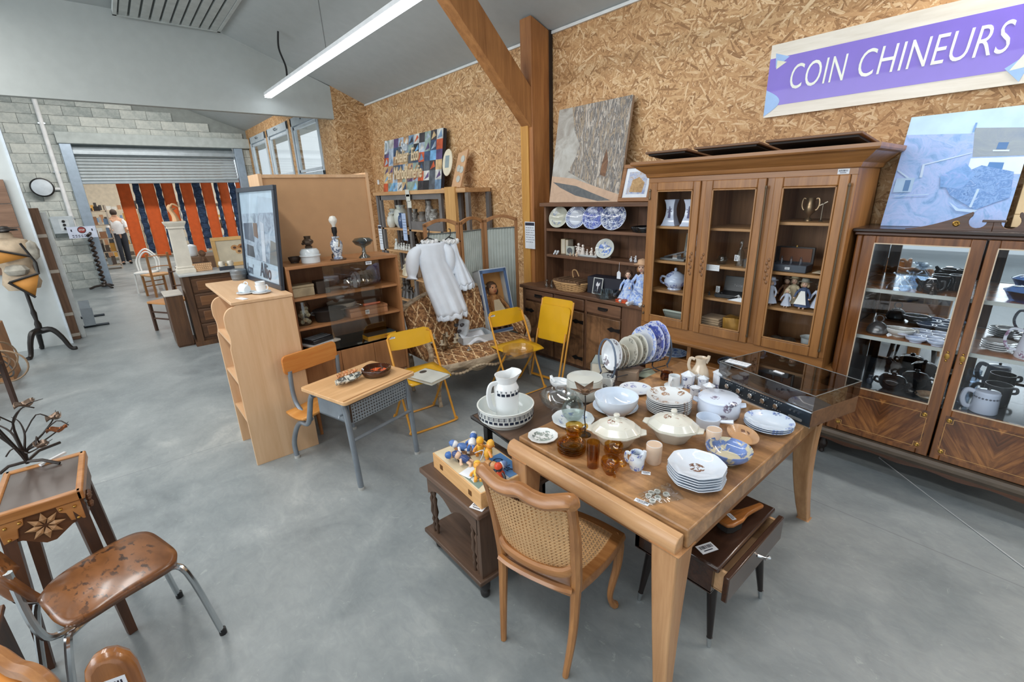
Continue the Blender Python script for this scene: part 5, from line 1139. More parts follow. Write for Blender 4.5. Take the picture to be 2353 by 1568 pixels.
vessel('cream_pot', 'small cream pot at the right end of the lower dresser shelf', 'pot', (-2.44, 3.74, zB), cup_prof(.035, .05), ceram((206, 180, 150)))
# dresser worktop
WZ = .8385
p = at(1296, 640, y=3.62)
bs = thing('wicker_basket', 'oval wicker basket holding a brown wicker lid on the dresser', 'basket', (-3.32, 3.62, WZ))
M_WICK = paint(196, 156, 108, .7, 0, .15); M_WICD = paint(110, 82, 58, .7, 0, .15)
b = MB()
for k in range(7): z = .008 + k * .012; rr_ = .15 + .03 * k / 6; b.tube([(rr_ * math.cos(a) * 1.25, rr_ * .75 * math.sin(a), z + .003 * math.sin(a * 14 + k * PI)) for a in [2 * PI * i / 56 for i in range(56)]], .006, 5, closed=True)
b.lathe([(0, .0), (.15, 0), (.145, .008), (0, .008)], 28, sx=1.25, sy=.75); o_ = b.build('woven_side', M_WICK, bs)
b = MB(); b.tube([(.182 * 1.25 * math.cos(a), .182 * .75 * math.sin(a), .088) for a in [2 * PI * i / 40 for i in range(40)]], .009, 6, closed=True); b.build('rim', M_WICK, bs)
b = MB(); b.tube(smooth_path([(-.02, .06, .12), (-.03, .06, .19), (.02, .06, .2), (.06, .06, .14)], 5), .007, 6); b.build('handle', M_WICK, bs)
b = MB()
for k in range(9): b.box(-.17 + k * .04, -.135 + k * .04, -.09, .1, .095 + .004 * (k % 2), .115 + .004 * (k % 2))
b.box(-.18, .2, -.1, .11, .085, .1); b.build('wicker_lid', M_WICD, bs)
for k, (x, lb) in enumerate(((-3.62, 'small stoppered glass cruet at the left end of the dresser top'), (-3.54, 'small stoppered glass cruet next to the wicker basket'))):
    vessel('glass_cruet', lb, 'cruet', (x, 3.55, WZ), [(0, 0), (.022, 0), (.026, .03), (.012, .05), (.01, .065), (.016, .075), (0, .075)], pane(240, 244, 244, .2), group='glass cruets on the dresser', lid=[(.018, .076), (.02, .084), (0, .088)])
bk3 = box_item('boxed_books', 'dark boxed set with a pale flower on its front on the dresser', 'box', (-2.90, 3.72, WZ), .40, .16, .17, paint(38, 40, 52, .5), rz=R(6))
fr_ = framed('flower_card', 'upright black card with white flower in pale frame before the boxed set', 'card', (-2.95, 3.62, WZ + .085), Rx(R(80)), .12, .165, .008, paint(206, 210, 206, .5), [(paint(34, 38, 52, .5), [(-1, -1), (1, -1), (1, 1), (-1, 1)]), (paint(222, 224, 230, .5), [(-.5, .2), (-.2, .6), (.1, .3), (.45, .55), (.4, .1), (.1, -.05), (.05, -.7), (-.05, -.7), (-.08, 0), (-.4, -.05)])], .01, glassy=False)
tg = thing('hanging_tag', 'white price tag hanging from the lower dresser shelf', 'tag', (-2.72, 3.645, 1.06)); b = MB(); b.prism_y([(-.022, -.04), (.022, -.04), (.022, .02), (0, .04), (-.022, .02)], 0, .002); b.build('card', PAPER, tg); b = MB(); b.tube([(0, .001, .035), (.004, .0, .12)], .0015, 4); b.build('string', PAPER, tg)
gl = thing('glass_block_bowl', 'heavy clear glass bowl with small glasses inside on the dresser', 'bowl', (-2.78, 3.54, WZ)); b = MB(); b.lathe([(0, .002), (.09, 0), (.13, .07), (.124, .07), (.086, .008), (0, .008)], 8, wave=lambda t, r, z: 1); b.build('body', pane(238, 244, 246, .25), gl, ang=20)
for k, (x, y) in enumerate(((-.03, 0), (.04, .02), (.0, .04))):
    vessel('small_glass', ['left', 'right', 'rear'][k] + ' small glass standing in the clear glass bowl', 'glass', (-2.78 + x, 3.54 + y, WZ + .009), [(0, 0), (.022, 0), (.027, .075), (.0255, .075), (.02, .005), (0, .005)], pane(240, 246, 250, .2), group='small glasses in the glass bowl')
box_item('orange_tin', 'small flat orange patterned box in front of the seated dolls', 'box', (-2.55, 3.49, WZ), .12, .06, .03, paint(206, 84, 44, .5, 0, .3), .012)
M_BLUEW = ceram((196, 212, 236), (110, 134, 190), 'all', .8, 40); BRH = paint(86, 62, 46, .7, 0, .2)
doll('doll in pale blue dress with dark curls seated on the dresser', (-2.56, 3.58, WZ + .004), .30, M_BLUEW, BRH, rz=R(25), sit=True)
doll('doll in blue dress and straw hat seated at the dresser corner', (-2.40, 3.56, WZ + .004), .40, M_BLUEW, paint(150, 104, 60, .7), paint(206, 170, 136, .8), rz=R(15), sit=True)
# ================= oak hutch with three glazed doors =================
M_OAK = wood((118, 76, 38), (170, 118, 66), 'x', .5, .38, 0, .15); M_OAKV = wood((118, 76, 38), (168, 116, 64), 'z', .5, .38, 0, .15); M_OAKB = wood((128, 90, 58), (178, 132, 90), 'z', .5, .5); M_OAKS = wood((150, 108, 66), (190, 148, 100), 'x', .6, .45)
hu = thing('oak_hutch', 'wide oak hutch with three glazed doors and moulded cornice', 'hutch', (-1.555, 3.65, 0))
HX0, HX1, HY0, HY1 = -2.275, -.862, 3.4, 3.88
def mould(x0, x1, y0, pr, y1=HY1):
    """moulding profile [(out, z)] run along the front and both sides"""
    b = wm(hu); vs = []; n = len(pr)
    for o, z in pr: vs += [(x0 - o, y1, z), (x0 - o, y0 - o, z), (x1 + o, y0 - o, z), (x1 + o, y1, z)]
    fs = [(i * 4 + j, i * 4 + j + 1, i * 4 + 5 + j, i * 4 + 4 + j) for i in range(n - 1) for j in range(3)]
    fs += [tuple((n - 1) * 4 + j for j in range(4)), (3, 2, 1, 0)]
    return b.add(vs, fs)
mould(HX0, HX1, HY0, [(0, 1.925), (.012, 1.93), (.018, 1.945), (.02, 1.955), (.045, 1.975), (.075, 2.0), (.085, 2.012), (.105, 2.02), (.11, 2.03), (.11, 2.05)]).build('cornice', M_OAK, hu, ang=25)
mould(HX0, HX1, HY0, [(0, .655), (.012, .652), (.028, .645), (.04, .632), (.04, .618), (.03, .606), (.0, .6)]).build('base_moulding', M_OAK, hu, ang=40)
wm(hu).box(HX0, HX1, HY0, HY0 + .022, 1.89, 1.93).build('top_rail', M_OAK, hu); wm(hu).box(HX0, HX1, HY0, HY0 + .022, .65, .735).build('bottom_rail', M_OAK, hu)
wm(hu).box(HX0, HX0 + .022, HY0 + .022, HY1, .655, 1.93).build('side_panel', M_OAKV, hu); wm(hu).box(HX1 - .022, HX1, HY0 + .022, HY1, .655, 1.93).build('side_panel', M_OAKV, hu)
for x0, x1 in ((HX0, -2.24), (-1.823, -1.782), (-1.36, -1.31), (-.893, HX1)): wm(hu).box(x0, x1, HY0, HY0 + .022, .735, 1.89).build('stile', M_OAKV, hu, bev=.003)
wm(hu).box(HX0, HX1, HY1 - .012, HY1, .655, 1.93).build('back_panel', M_OAKB, hu)
b = wm(hu); b.box(HX0 + .01, HX1 - .01, HY0 + .03, HY1, 1.90, 1.925); b.box(HX0 + .01, HX1 - .01, HY0 + .03, HY1, .655, .70); b.build('carcass_boards', M_OAK, hu)
HS = [1.53, 1.25, 1.0]; HB = .70
for k, (x0, x1) in enumerate(((HX0 + .022, -1.81), (-1.81, -1.33), (-1.33, HX1 - .022))):
    for j, z in enumerate(HS):
        zz = z + (.055 if (k == 2 and j == 0) else 0); wm(hu).box(x0, x1, HY0 + .04, HY1 - .012, zz, zz + .02).build('shelf', M_OAKS, hu, bev=.003)
for x in (-1.815, -1.335): wm(hu).box(x, x + .015, HY0 + .03, HY1 - .012, .7, 1.9).build('divider', M_OAKB, hu)
for k, (x0, x1) in enumerate(((-2.24, -1.823), (-1.782, -1.36), (-1.31, -.893))):
    z0, z1 = .735, 1.89; fw = .055
    d = wm(hu); d.box(x0, x0 + fw, HY0 - .018, HY0 + .004, z0, z1); d.box(x1 - fw, x1, HY0 - .018, HY0 + .004, z0, z1); d.box(x0 + fw, x1 - fw, HY0 - .018, HY0 + .004, z0, z0 + .07); d.box(x0 + fw, x1 - fw, HY0 - .018, HY0 + .004, z1 - .062, z1)
    d = d.build('door', M_OAKV, hu, bev=.006)
    b = wm(hu); gx0, gx1, gz0, gz1 = x0 + fw, x1 - fw, z0 + .07, z1 - .062
    for a in ((gx0, gx0 + .01, gz0, gz1), (gx1 - .01, gx1, gz0, gz1), (gx0, gx1, gz0, gz0 + .01), (gx0, gx1, gz1 - .01, gz1)): b.box(a[0], a[1], HY0 - .022, HY0 - .008, a[2], a[3])
    b.build('glazing_bead', wood((140, 98, 58), (176, 130, 84), 'z', .6, .35), d, bev=.003)
    b = wm(hu); b.quad((gx0, HY0 - .006, gz0), (gx1, HY0 - .006, gz0), (gx1, HY0 - .006, gz1), (gx0, HY0 - .006, gz1)); b.build('glass_pane', pane(252, 252, 250, .02), d)
    hx = x0 - .004 if k == 0 else x1 + .006
    b = wm(hu); b.tube([(hx, HY0 - .024, z0 + .06), (hx, HY0 - .024, z1 - .06)] if k else [(hx, HY0 - .024, z1 - .12), (hx, HY0 - .024, z1 - .06)], .006, 8)
    for z in ((z0 + .06, z1 - .06) if k else (z1 - .12, z1 - .06, z0 + .08, z0 + .14)): b.ball((hx, HY0 - .024, z), .009, 8, (1, 1, 1.6))
    b.build('hinge_rod', paint(120, 104, 84, .3, .8), d)
    lx = x1 - fw / 2 if k == 0 else x0 + fw / 2
    b = wm(hu)
    for j in range(7): b.ball((lx + .006 * (-1) ** j, HY0 - .019, 1.2 + j * .026), .011, 7, (.9, .5, 1.3))
    b.build('carved_sprig', wood((104, 68, 38), (140, 98, 60), 'z', 1, .4), d)
wm(hu).box(HX0, HX1, HY0 + .06, HY1, .42, .45).build('buffet_top', M_OAK, hu, bev=.006); wm(hu).box(HX0 + .02, HX1 - .02, HY0 + .08, HY1, .02, .42).build('buffet_body', M_OAKV, hu)
for x in (HX0 + .02, -1.86, -1.36, HX1 - .05): wm(hu).box(x, x + .035, HY0 + .07, HY0 + .11, .45, .61).build('pillar', M_OAKV, hu, bev=.004)
wm(hu).box(HX0, HX1, HY1 - .02, HY1, .45, .65).build('recess_back', M_OAKB, hu)
price_tag(hu, inv(hu) @ T(-.935, HY0 - .001, 1.908) @ Rx(PI / 2), .06, .03)
for k, (x0, x1, lb) in enumerate(((-2.28, -1.93, 'dark wooden cornice board on the oak hutch, leftmost of three'), (-1.87, -1.42, 'dark wooden cornice board on the oak hutch, middle of three'), (-1.38, -.86, 'dark wooden cornice board on the oak hutch, rightmost of three'))):
    t = thing('loose_board', lb, 'board', ((x0 + x1) / 2, 3.6, 2.052), 0, 'loose boards on the hutch'); w = (x1 - x0) / 2
    t.location.y = 3.53; t.location.z = 2.072; b = MB(); b.M = Rx(R(-6)); b.box(-w, w, -.2, .2, .012, .028); b.build('board', wood((84, 58, 40), (120, 86, 60), 'x', .6, .5), t, bev=.004); b = MB(); b.M = Rx(R(-6)); b.box(-w + .02, w - .02, -.18, .18, .0, .012); b.build('dark_underside', paint(36, 28, 24, .7), t)  # near-black layer covers the underside of each board
# ---- inside the hutch ----
M_DELF = ceram((196, 208, 236), (62, 66, 120), 'sprig', .15, 22, .0, .2)
def flask_vase(label, x, y, z):
    t = thing('delft_vase', label, 'vase', (x, y, z), R(8), 'square waisted white vases'); k = 1
    b = MB(); pr = [(.06, 0), (.05, .02), (.034, .08), (.03, .13), (.034, .17), (.044, .205), (.04, .205), (.028, .13), (.03, .08), (0, .02)]
    vs = []; fs = []
    for r, zz in pr: vs += [(-r, -r, zz), (r, -r, zz), (r, r, zz), (-r, r, zz)]
    for i in range(len(pr) - 1):
        for j in range(4): fs.append((i * 4 + j, i * 4 + (j + 1) % 4, i * 4 + 4 + (j + 1) % 4, i * 4 + 4 + j))
    b.add(vs, fs); b.build('body', ceram((200, 212, 236)), t)
    b = MB(); b.M = T(0, -.036, 0); b.prism_y([(-.012, .06), (.012, .06), (.006, .1), (.003, .14), (0, .155), (-.003, .14), (-.006, .1)], -.004, .002); b.bar((-.02, -.002, .13), (.02, -.002, .11), .003, .003); b.bar((-.015, -.002, .105), (.015, -.002, .135), .003, .003); b.bar((-.025, -.004, .05), (.025, -.004, .05), .003, .006); b.build('painted_windmill', paint(70, 66, 116, .3), t)
flask_vase('white square waisted vase with windmill, left one in the hutch', -2.14, 3.54, 1.551); flask_vase('white square waisted vase with windmill, right one in the hutch', -1.97, 3.54, 1.551)
framed('framed_card', 'pale framed picture leaning behind the left hutch door', 'picture', (-1.97, 3.72, 1.375), Rx(R(82)), .24, .2, .012, paint(160, 164, 156, .5), [(paint(206, 218, 236, .6), [(-1, -1), (1, -1), (1, 1), (-1, 1)]), (paint(150, 156, 160, .6), [(-.5, -.5), (0, -.5), (0, 0), (-.5, 0)])], .012)
t = thing('silver_cutter', 'grey metal cutter with raised lever behind the left hutch door', 'tool', (-2.06, 3.54, 1.271)); MB().box(-.12, .1, -.06, .06, 0, .018).build('base', paint(130, 136, 140, .3, .6), t, bev=.003); b = MB(); b.bar((-.11, 0, .02), (.13, 0, .09), .02, .012); b.tube([(.13, 0, .09), (.17, 0, .105)], .014, 8); b.build('lever', paint(110, 114, 120, .3, .6), t); MB().box(-.02, .02, -.03, .03, .018, .045).build('clamp', CHROME, t)
vessel('soup_tureen', 'white flowered tureen with knobbed lid behind the left hutch door', 'tureen', (-2.07, 3.56, 1.021), [(0, 0), (.06, 0), (.055, .012), (.085, .04), (.09, .075), (.078, .1), (.07, .1), (.08, .075), (.07, .03), (0, .015)], ceram((190, 206, 234), (84, 96, 140), 'sprig', .12, 22, .0, .2), R(8), handles=((0, .085, .04, .095, .045), (PI, .085, .04, .095, .045)), lid=[(.082, .1), (.07, .125), (.03, .15), (.012, .155), (0, .156)], knob=[(.01, .155), (.014, .165), (.012, .178), (0, .184)], hr=.006)
box_item('red_box', 'small red patterned box beside the flowered tureen', 'box', (-1.89, 3.54, 1.021), .09, .05, .045, paint(206, 72, 66, .5, 0, .25), .015)
t = thing('green_tray', 'pale green rectangular tray leaning at the bottom of the left hutch door', 'tray', (-1.985, 3.6, .701)); b = MB(); b.M = Rx(R(35)) @ T(0, 0, 0); b.box(-.14, .14, 0, .012, 0, .17); b.build('body', ceram((176, 188, 182)), t, bev=.004); b = MB(); b.M = Rx(R(35)); b.tube([(-.14, -.004, 0), (.14, -.004, 0), (.14, -.004, .17), (-.14, -.004, .17)], .006, 6, closed=True); b.build('rim', ceram((190, 200, 194)), t)
vessel('glass_decanter', 'tall glass decanter with pale label in the middle of the hutch', 'decanter', (-1.545, 3.55, 1.271), [(0, 0), (.03, 0), (.032, .09), (.012, .125), (.011, .15), (.016, .155), (0, .155)], pane(240, 246, 248, .25), lid=[(.01, .155), (.016, .17), (.008, .19), (0, .195)], handles=((R(-20), .03, .05, .13, .04),), hr=.004)
price_tag(bpy.data.objects['glass_decanter'], T(-.012, -.034, .06) @ Rx(PI / 2) @ Rz(PI / 2), .045, .03)
vessel('glass_pot', 'small round glass pot left of the decanter', 'pot', (-1.68, 3.55, 1.271), [(0, 0), (.03, 0), (.045, .03), (.03, .05), (.03, .058), (.026, .058), (.04, .03), (.026, .005), (0, .004)], pane(238, 242, 242, .25), lid=[(.032, .058), (.02, .07), (0, .078)])
for k in range(3): vessel('glass_mug', ['left', 'middle', 'right'][k] + ' small glass mug beside the decanter', 'mug', (-1.48 + k * .035, 3.5 + k * .03, 1.271), [(0, 0), (.02, 0), (.022, .06), (.02, .06), (.018, .006), (0, .006)], pane(240, 246, 250, .25), R(-30), handles=((0, .02, .015, .05, .015),), group='small glass mugs in the hutch', hr=.003)
sheet(hu, inv(hu) @ T(-1.69, HY0 + .038, 1.255) @ Rx(PI / 2), .1, .045, 3, False)
t = thing('black_case', 'open black leather case behind the middle hutch door', 'case', (-1.56, 3.58, 1.021), R(5)); MB().box(-.12, .12, -.09, .06, 0, .03).build('case_base', paint(30, 32, 36, .4), t, bev=.004); b = MB(); b.M = T(0, .06, .03) @ Rx(R(-15)); b.box(-.12, .12, 0, .02, 0, .12); b.build('case_lid', paint(32, 34, 40, .35), t, bev=.004); text_mesh('Notes', .03, .0003, paint(150, 150, 156, .4), t, 'gilt_lettering', T(-.04, .066, .07) @ Rx(R(75)), 1)
price_tag(t, T(-.13, -.02, .05) @ Rx(PI / 2) @ Rz(PI / 2), .05, .03)
b = MB(); b.add([(-.06, -.02, 0), (.07, -.03, 0), (.0, .03, .04), (.03, .0, .03)], [(0, 1, 2), (1, 3, 2), (0, 2, 3)]); solo('tissue_paper', 'white tissue paper in front of the open black case', 'paper', b, PAPER, (-1.5, 3.47, 1.021), solid=.002)
figs('small dark ornaments left of the open black case', (-1.69, 3.52, 1.021), 3, .05, .04, paint(60, 62, 66, .4))
for k in range(8): box_item('linen_napkin', 'folded striped linen in the pile behind the middle door, ' + ORD[7 - k], 'linen', (-1.695, 3.56, .701 + k * .0185), .15, .16, .018, paint(176, 152, 124, .9, 0, .12), bev=.006, group='folded linen pile', rz=.02 * (-1) ** k)
t = thing('gold_box', 'shiny golden cloth covered box at the bottom of the middle hutch door', 'box', (-1.5, 3.56, .701), R(4)); 
b = MB(); b.grid(lambda u, v: ((u - .5) * .2, -.06 + .01 * math.sin(u * 9 + v * 4), v * .17), 12, 8); b.grid(lambda u, v: ((u - .5) * .2, -.06 + v * .1, .17 + .004 * math.sin(u * 14)), 12, 4); b.build('satin_cover', paint(206, 156, 74, .25, .4, .2), t); MB().box(-.1, .1, -.045, .05, 0, .165).build('body', paint(150, 106, 50, .4), t); b = MB()
for k in range(3): b.box(.105 + k * .012, .112 + k * .012, -.05, .05, 0, .16)
b.build('slats', paint(40, 32, 28, .5), t)
vessel('pewter_urn', 'small pewter urn with two curled handles behind the right hutch door', 'urn', (-1.14, 3.58, 1.606), [(0, 0), (.025, 0), (.022, .012), (.008, .025), (.012, .035), (.034, .06), (.03, .1), (.024, .125), (.032, .15), (.029, .15), (.02, .125), (.026, .1), (0, .06)], paint(150, 126, 98, .3, .8), handles=((0, .026, .07, .14, .026), (PI, .026, .07, .14, .026)), hr=.004)
t = thing('small_candlestick', 'thin metal candlestick next to the pewter urn', 'candlestick', (-1.06, 3.56, 1.606)); b = MB(); b.lathe([(.016, 0), (.004, .01), (.003, .11), (.01, .118), (0, .118)], 10); b.build('stem', paint(140, 130, 116, .3, .8), t); b = MB(); b.bar((-.02, 0, .1), (.025, 0, .125), .008, .006); b.build('arm', paint(140, 130, 116, .3, .8), t)
t = thing('vial_case', 'dark open case holding three glass vials behind the right hutch door', 'case', (-1.185, 3.53, 1.271)); MB().box(-.115, .115, -.06, .06, 0, .05).build('case_base', paint(54, 64, 78, .4), t, bev=.004); b = MB(); b.box(-.115, .115, .06, .075, .03, .16); b.box(-.115, -.108, .0, .07, .05, .16); b.build('case_lid', paint(40, 34, 34, .4), t, bev=.003); MB().box(-.1, .1, .055, .06, .06, .15).build('lid_lining', paint(110, 64, 34, .6), t); b = MB(); b.lathe([(.008, .158), (.008, .17), (0, .172)], 8, (0, .06, 0)); b.build('clasp', BRASS, t); price_tag(t, T(0, -.061, .025) @ Rx(PI / 2), .03, .016)
for k in range(3): vessel('glass_vial', ['left', 'middle', 'right'][k] + ' glass vial in the open vial case', 'vial', (-1.185 - .06 + k * .06, 3.52, 1.321), [(0, 0), (.012, 0), (.012, .035), (.006, .04), (.009, .05), (0, .05)], pane(230, 236, 250, .3), group='vials in the open case')
b = MB(); b.grid(lambda u, v: (u * .13, v * .12, .01 + .02 * u * v), 5, 5); solo('loose_papers', 'thin loose papers at the right of the vial case', 'paper', b, paint(206, 190, 166, .7), (-1.03, 3.46, 1.272), solid=.002)
DW = paint(206, 216, 238, .7, 0, .08); CR = paint(210, 196, 166, .7)
for k, (x, y, h, dm, hm, ht, lb) in enumerate(((-1.28, 3.5, .2, DW, paint(170, 180, 210, .7), DW, 'white clown doll at the left behind the right hutch door'), (-1.22, 3.62, .2, paint(130, 90, 60, .7), BRH, paint(90, 70, 60, .7), 'brown capped doll at the back of the doll shelf'), (-1.16, 3.58, .215, CR, paint(120, 110, 90, .7), paint(190, 180, 150, .7), 'bearded cream doll in the middle of the doll shelf'), (-1.075, 3.52, .21, paint(70, 90, 130, .7, 0, .2), paint(180, 160, 130, .7), paint(160, 160, 150, .7), 'doll in blue flowered dress and cap on the doll shelf'), (-1.17, 3.5, .14, paint(190, 200, 220, .7), CR, None, 'small pale doll seated in front of the bearded doll'), (-.985, 3.54, .2, DW, paint(60, 50, 44, .7), paint(100, 80, 60, .7), 'white dressed doll at the right end of the doll shelf'))):
    doll(lb, (x, y, 1.021), h, dm, hm, ht, rz=0, group=None, apron=WHITE if k == 3 else None)
t = thing('rock_display', 'dark rough stones with a white label at the bottom of the right hutch door', 'stone', (-1.12, 3.54, .701)); b = MB(); r_ = random.Random(8)
for k in range(9): b.ball((r_.uniform(-.12, .1), r_.uniform(-.03, .1), .03 + r_.uniform(0, .03)), .04, 7, (1.2, 1, .8))
b.build('stones', paint(74, 64, 56, .8, 0, .3), t); b = MB(); b.M = T(0, -.06, .03) @ Rx(R(50)); b.box(-.06, .06, -.012, .012, 0, .002); b.build('label', PAPER, t)
t = vessel('white_pot', 'white square crimped pot at the bottom right of the hutch', 'pot', (-.99, 3.54, .701), [(0, .002), (.05, 0), (.064, .12), (.07, .125), (.06, .12), (.046, .01), (0, .008)], ceram((206, 216, 222)), R(45), n=24, wave=lambda t, r, z: octw(t * 2, r, z) * (1 + (.04 * math.cos(16 * t) if z > .1 else 0)))
plate('blue patterned plate lying in the recess under the oak hutch', (at(1540, 815, z=.47).x, 3.5, .452), .12, ceram((150, 168, 192), (60, 80, 120), 'all', .12, 30, .0, .11)); 
plate('large blue leaf patterned dish under the oak hutch behind the jug', (-1.45, 3.52, .475), .15, ceram((160, 176, 200), (56, 66, 88), 'all', .12, 20, .0, .14), .04)
for k in range(3): vessel('stacked_cup', 'small white cup in the stack behind the canisters, ' + ORD[2 - k], 'cup', (-1.36, 3.42, .52 + k * .022), cup_prof(.038, .035), ceram((206, 216, 230)), group='small cups behind the canisters')
# ================= mahogany vitrine =================
M_MAH = wood((76, 46, 26), (146, 92, 48), 'z', .6, .18, 0, .5); M_MAHX = wood((76, 46, 26), (146, 92, 48), 'x', .6, .18, 0, .5); M_MAHD = wood((56, 34, 24), (96, 60, 38), 'x', .6, .25, 0, .4)
def m_flame():
    t = NT('flame_veneer'); v = t.co(); s = t.sep(v); ax = t.math('ABSOLUTE', s[0])
    w = t.math('ADD', t.math('MULTIPLY', s[2], 9.0), t.math('MULTIPLY', ax, -14.0)); cb = t.n('CombineXYZ'); t.l(w, cb.inputs[0]); t.l(t.math('MULTIPLY', ax, 3.0), cb.inputs[1])
    n = t.noise(cb.outputs[0], 1.6, 5, .65, .8); n2 = t.noise(v, 4, 3)
    g = t.math('ADD', t.math('MULTIPLY', n, .7), t.math('MULTIPLY', n2, .3))
    return t.set(t.ramp(g, [(.34, rgb(58, 34, 20)), (.5, rgb(104, 62, 34)), (.66, rgb(168, 112, 62))]), .16, 0, Coat_Weight=.5, Coat_Roughness=.08)
M_FLAME = m_flame()
vi = thing('display_cabinet', 'dark mahogany display cabinet with mirrored back and inlaid doors', 'cabinet', (-.255, 3.72, 0))
VX0, VX1, VY0, VY1 = -.838, .35, 3.52, 3.92
def vm(b): return b
b = wm(vi); b.box(VX0 - .02, VX1 + .02, VY0 - .03, VY1, 1.553, 1.575); b.build('cornice', paint(46, 32, 26, .25, 0, .1), vi, bev=.006)
b = wm(vi); b.box(VX0 - .008, VX1 + .008, VY0 - .014, VY1, 1.535, 1.553); b.build('frieze', M_MAHD, vi, bev=.004)
b = wm(vi); b.box(VX0, VX0 + .02, VY0 + .02, VY1, .2, 1.54); b.build('side_panel', M_MAHD, vi); wm(vi).box(VX1 - .02, VX1, VY0 + .02, VY1, .2, 1.54).build('side_panel', M_MAHD, vi)
for x0 in (VX0, VX1 - .036):
    b = wm(vi); b.box(x0, x0 + .036, VY0, VY0 + .03, .2, 1.537)
    b.build('corner_post', M_MAH, vi, bev=.01)
b = wm(vi); prv = [(VY0 - .03, .215), (VY0 - .045, .2), (VY0 - .045, .18), (VY0 - .03, .165), (VY0 - .02, .15), (VY0 + .05, .15), (VY0 + .05, .215)]; b.prism_x(prv, VX0 - .03, VX1 + .03); b.build('base_moulding', paint(96, 84, 72, .25, 0, .1), vi)
b = wm(vi); pts = [(VX0 - .01, .16), (VX1 + .01, .16), (VX1 + .01, .11)]; pts += [(VX1 - .03 - (VX1 - VX0 - .06) * i / 24, .128 + .007 * math.cos(i / 24 * 8 * PI)) for i in range(25)]; pts += [(VX0 - .01, .11)]
b.prism_y(pts, VY0 - .02, VY0 + .0); b.build('scalloped_skirt', M_MAHD, vi)
for x in (VX0 + .03, VX1 - .03):
    for y in (VY0 + .03, VY1 - .04): b = wm(vi); b.lathe([(.012, 0), (.018, .01), (.014, .03), (.028, .05), (.03, .08), (.02, .1), (.028, .15)], 12, (x, y, 0)); b.build('bun_foot', paint(40, 28, 22, .3), vi)
MIR = NT('mirror').set(rgb(196, 206, 212), .015, 1.0)
wm(vi).box(VX0 + .02, VX1 - .02, VY1 - .015, VY1 - .012, .5, 1.535).build('mirror_back', MIR, vi); wm(vi).box(VX0, VX1, VY1 - .012, VY1, .15, 1.54).build('back_panel', M_MAHD, vi)
wm(vi).box(VX0 + .02, VX1 - .02, VY0 + .03, VY1 - .016, .535, .55).build('cabinet_floor', paint(60, 66, 72, .1), vi); wm(vi).box(VX0 + .02, VX1 - .02, VY0 + .03, VY1 - .016, 1.525, 1.535).build('cabinet_ceiling', M_MAHD, vi)
wm(vi).box(VX0 + .02, VX1 - .02, VY0 + .03, VY1, .2, .215).build('cabinet_bottom', M_MAHD, vi)
VS = [1.185, .88]
for z in VS:
    wm(vi).box(VX0 + .022, VX1 - .022, VY0 + .045, VY1 - .016, z, z + .018).build('shelf', wood((150, 96, 52), (190, 130, 78), 'x', .6, .25, 0, .3), vi)
    wm(vi).box(VX0 + .022, VX1 - .022, VY0 + .036, VY0 + .045, z - .002, z + .02).build('shelf_lipping', paint(176, 184, 182, .3), vi)
INL = paint(206, 160, 96, .3)
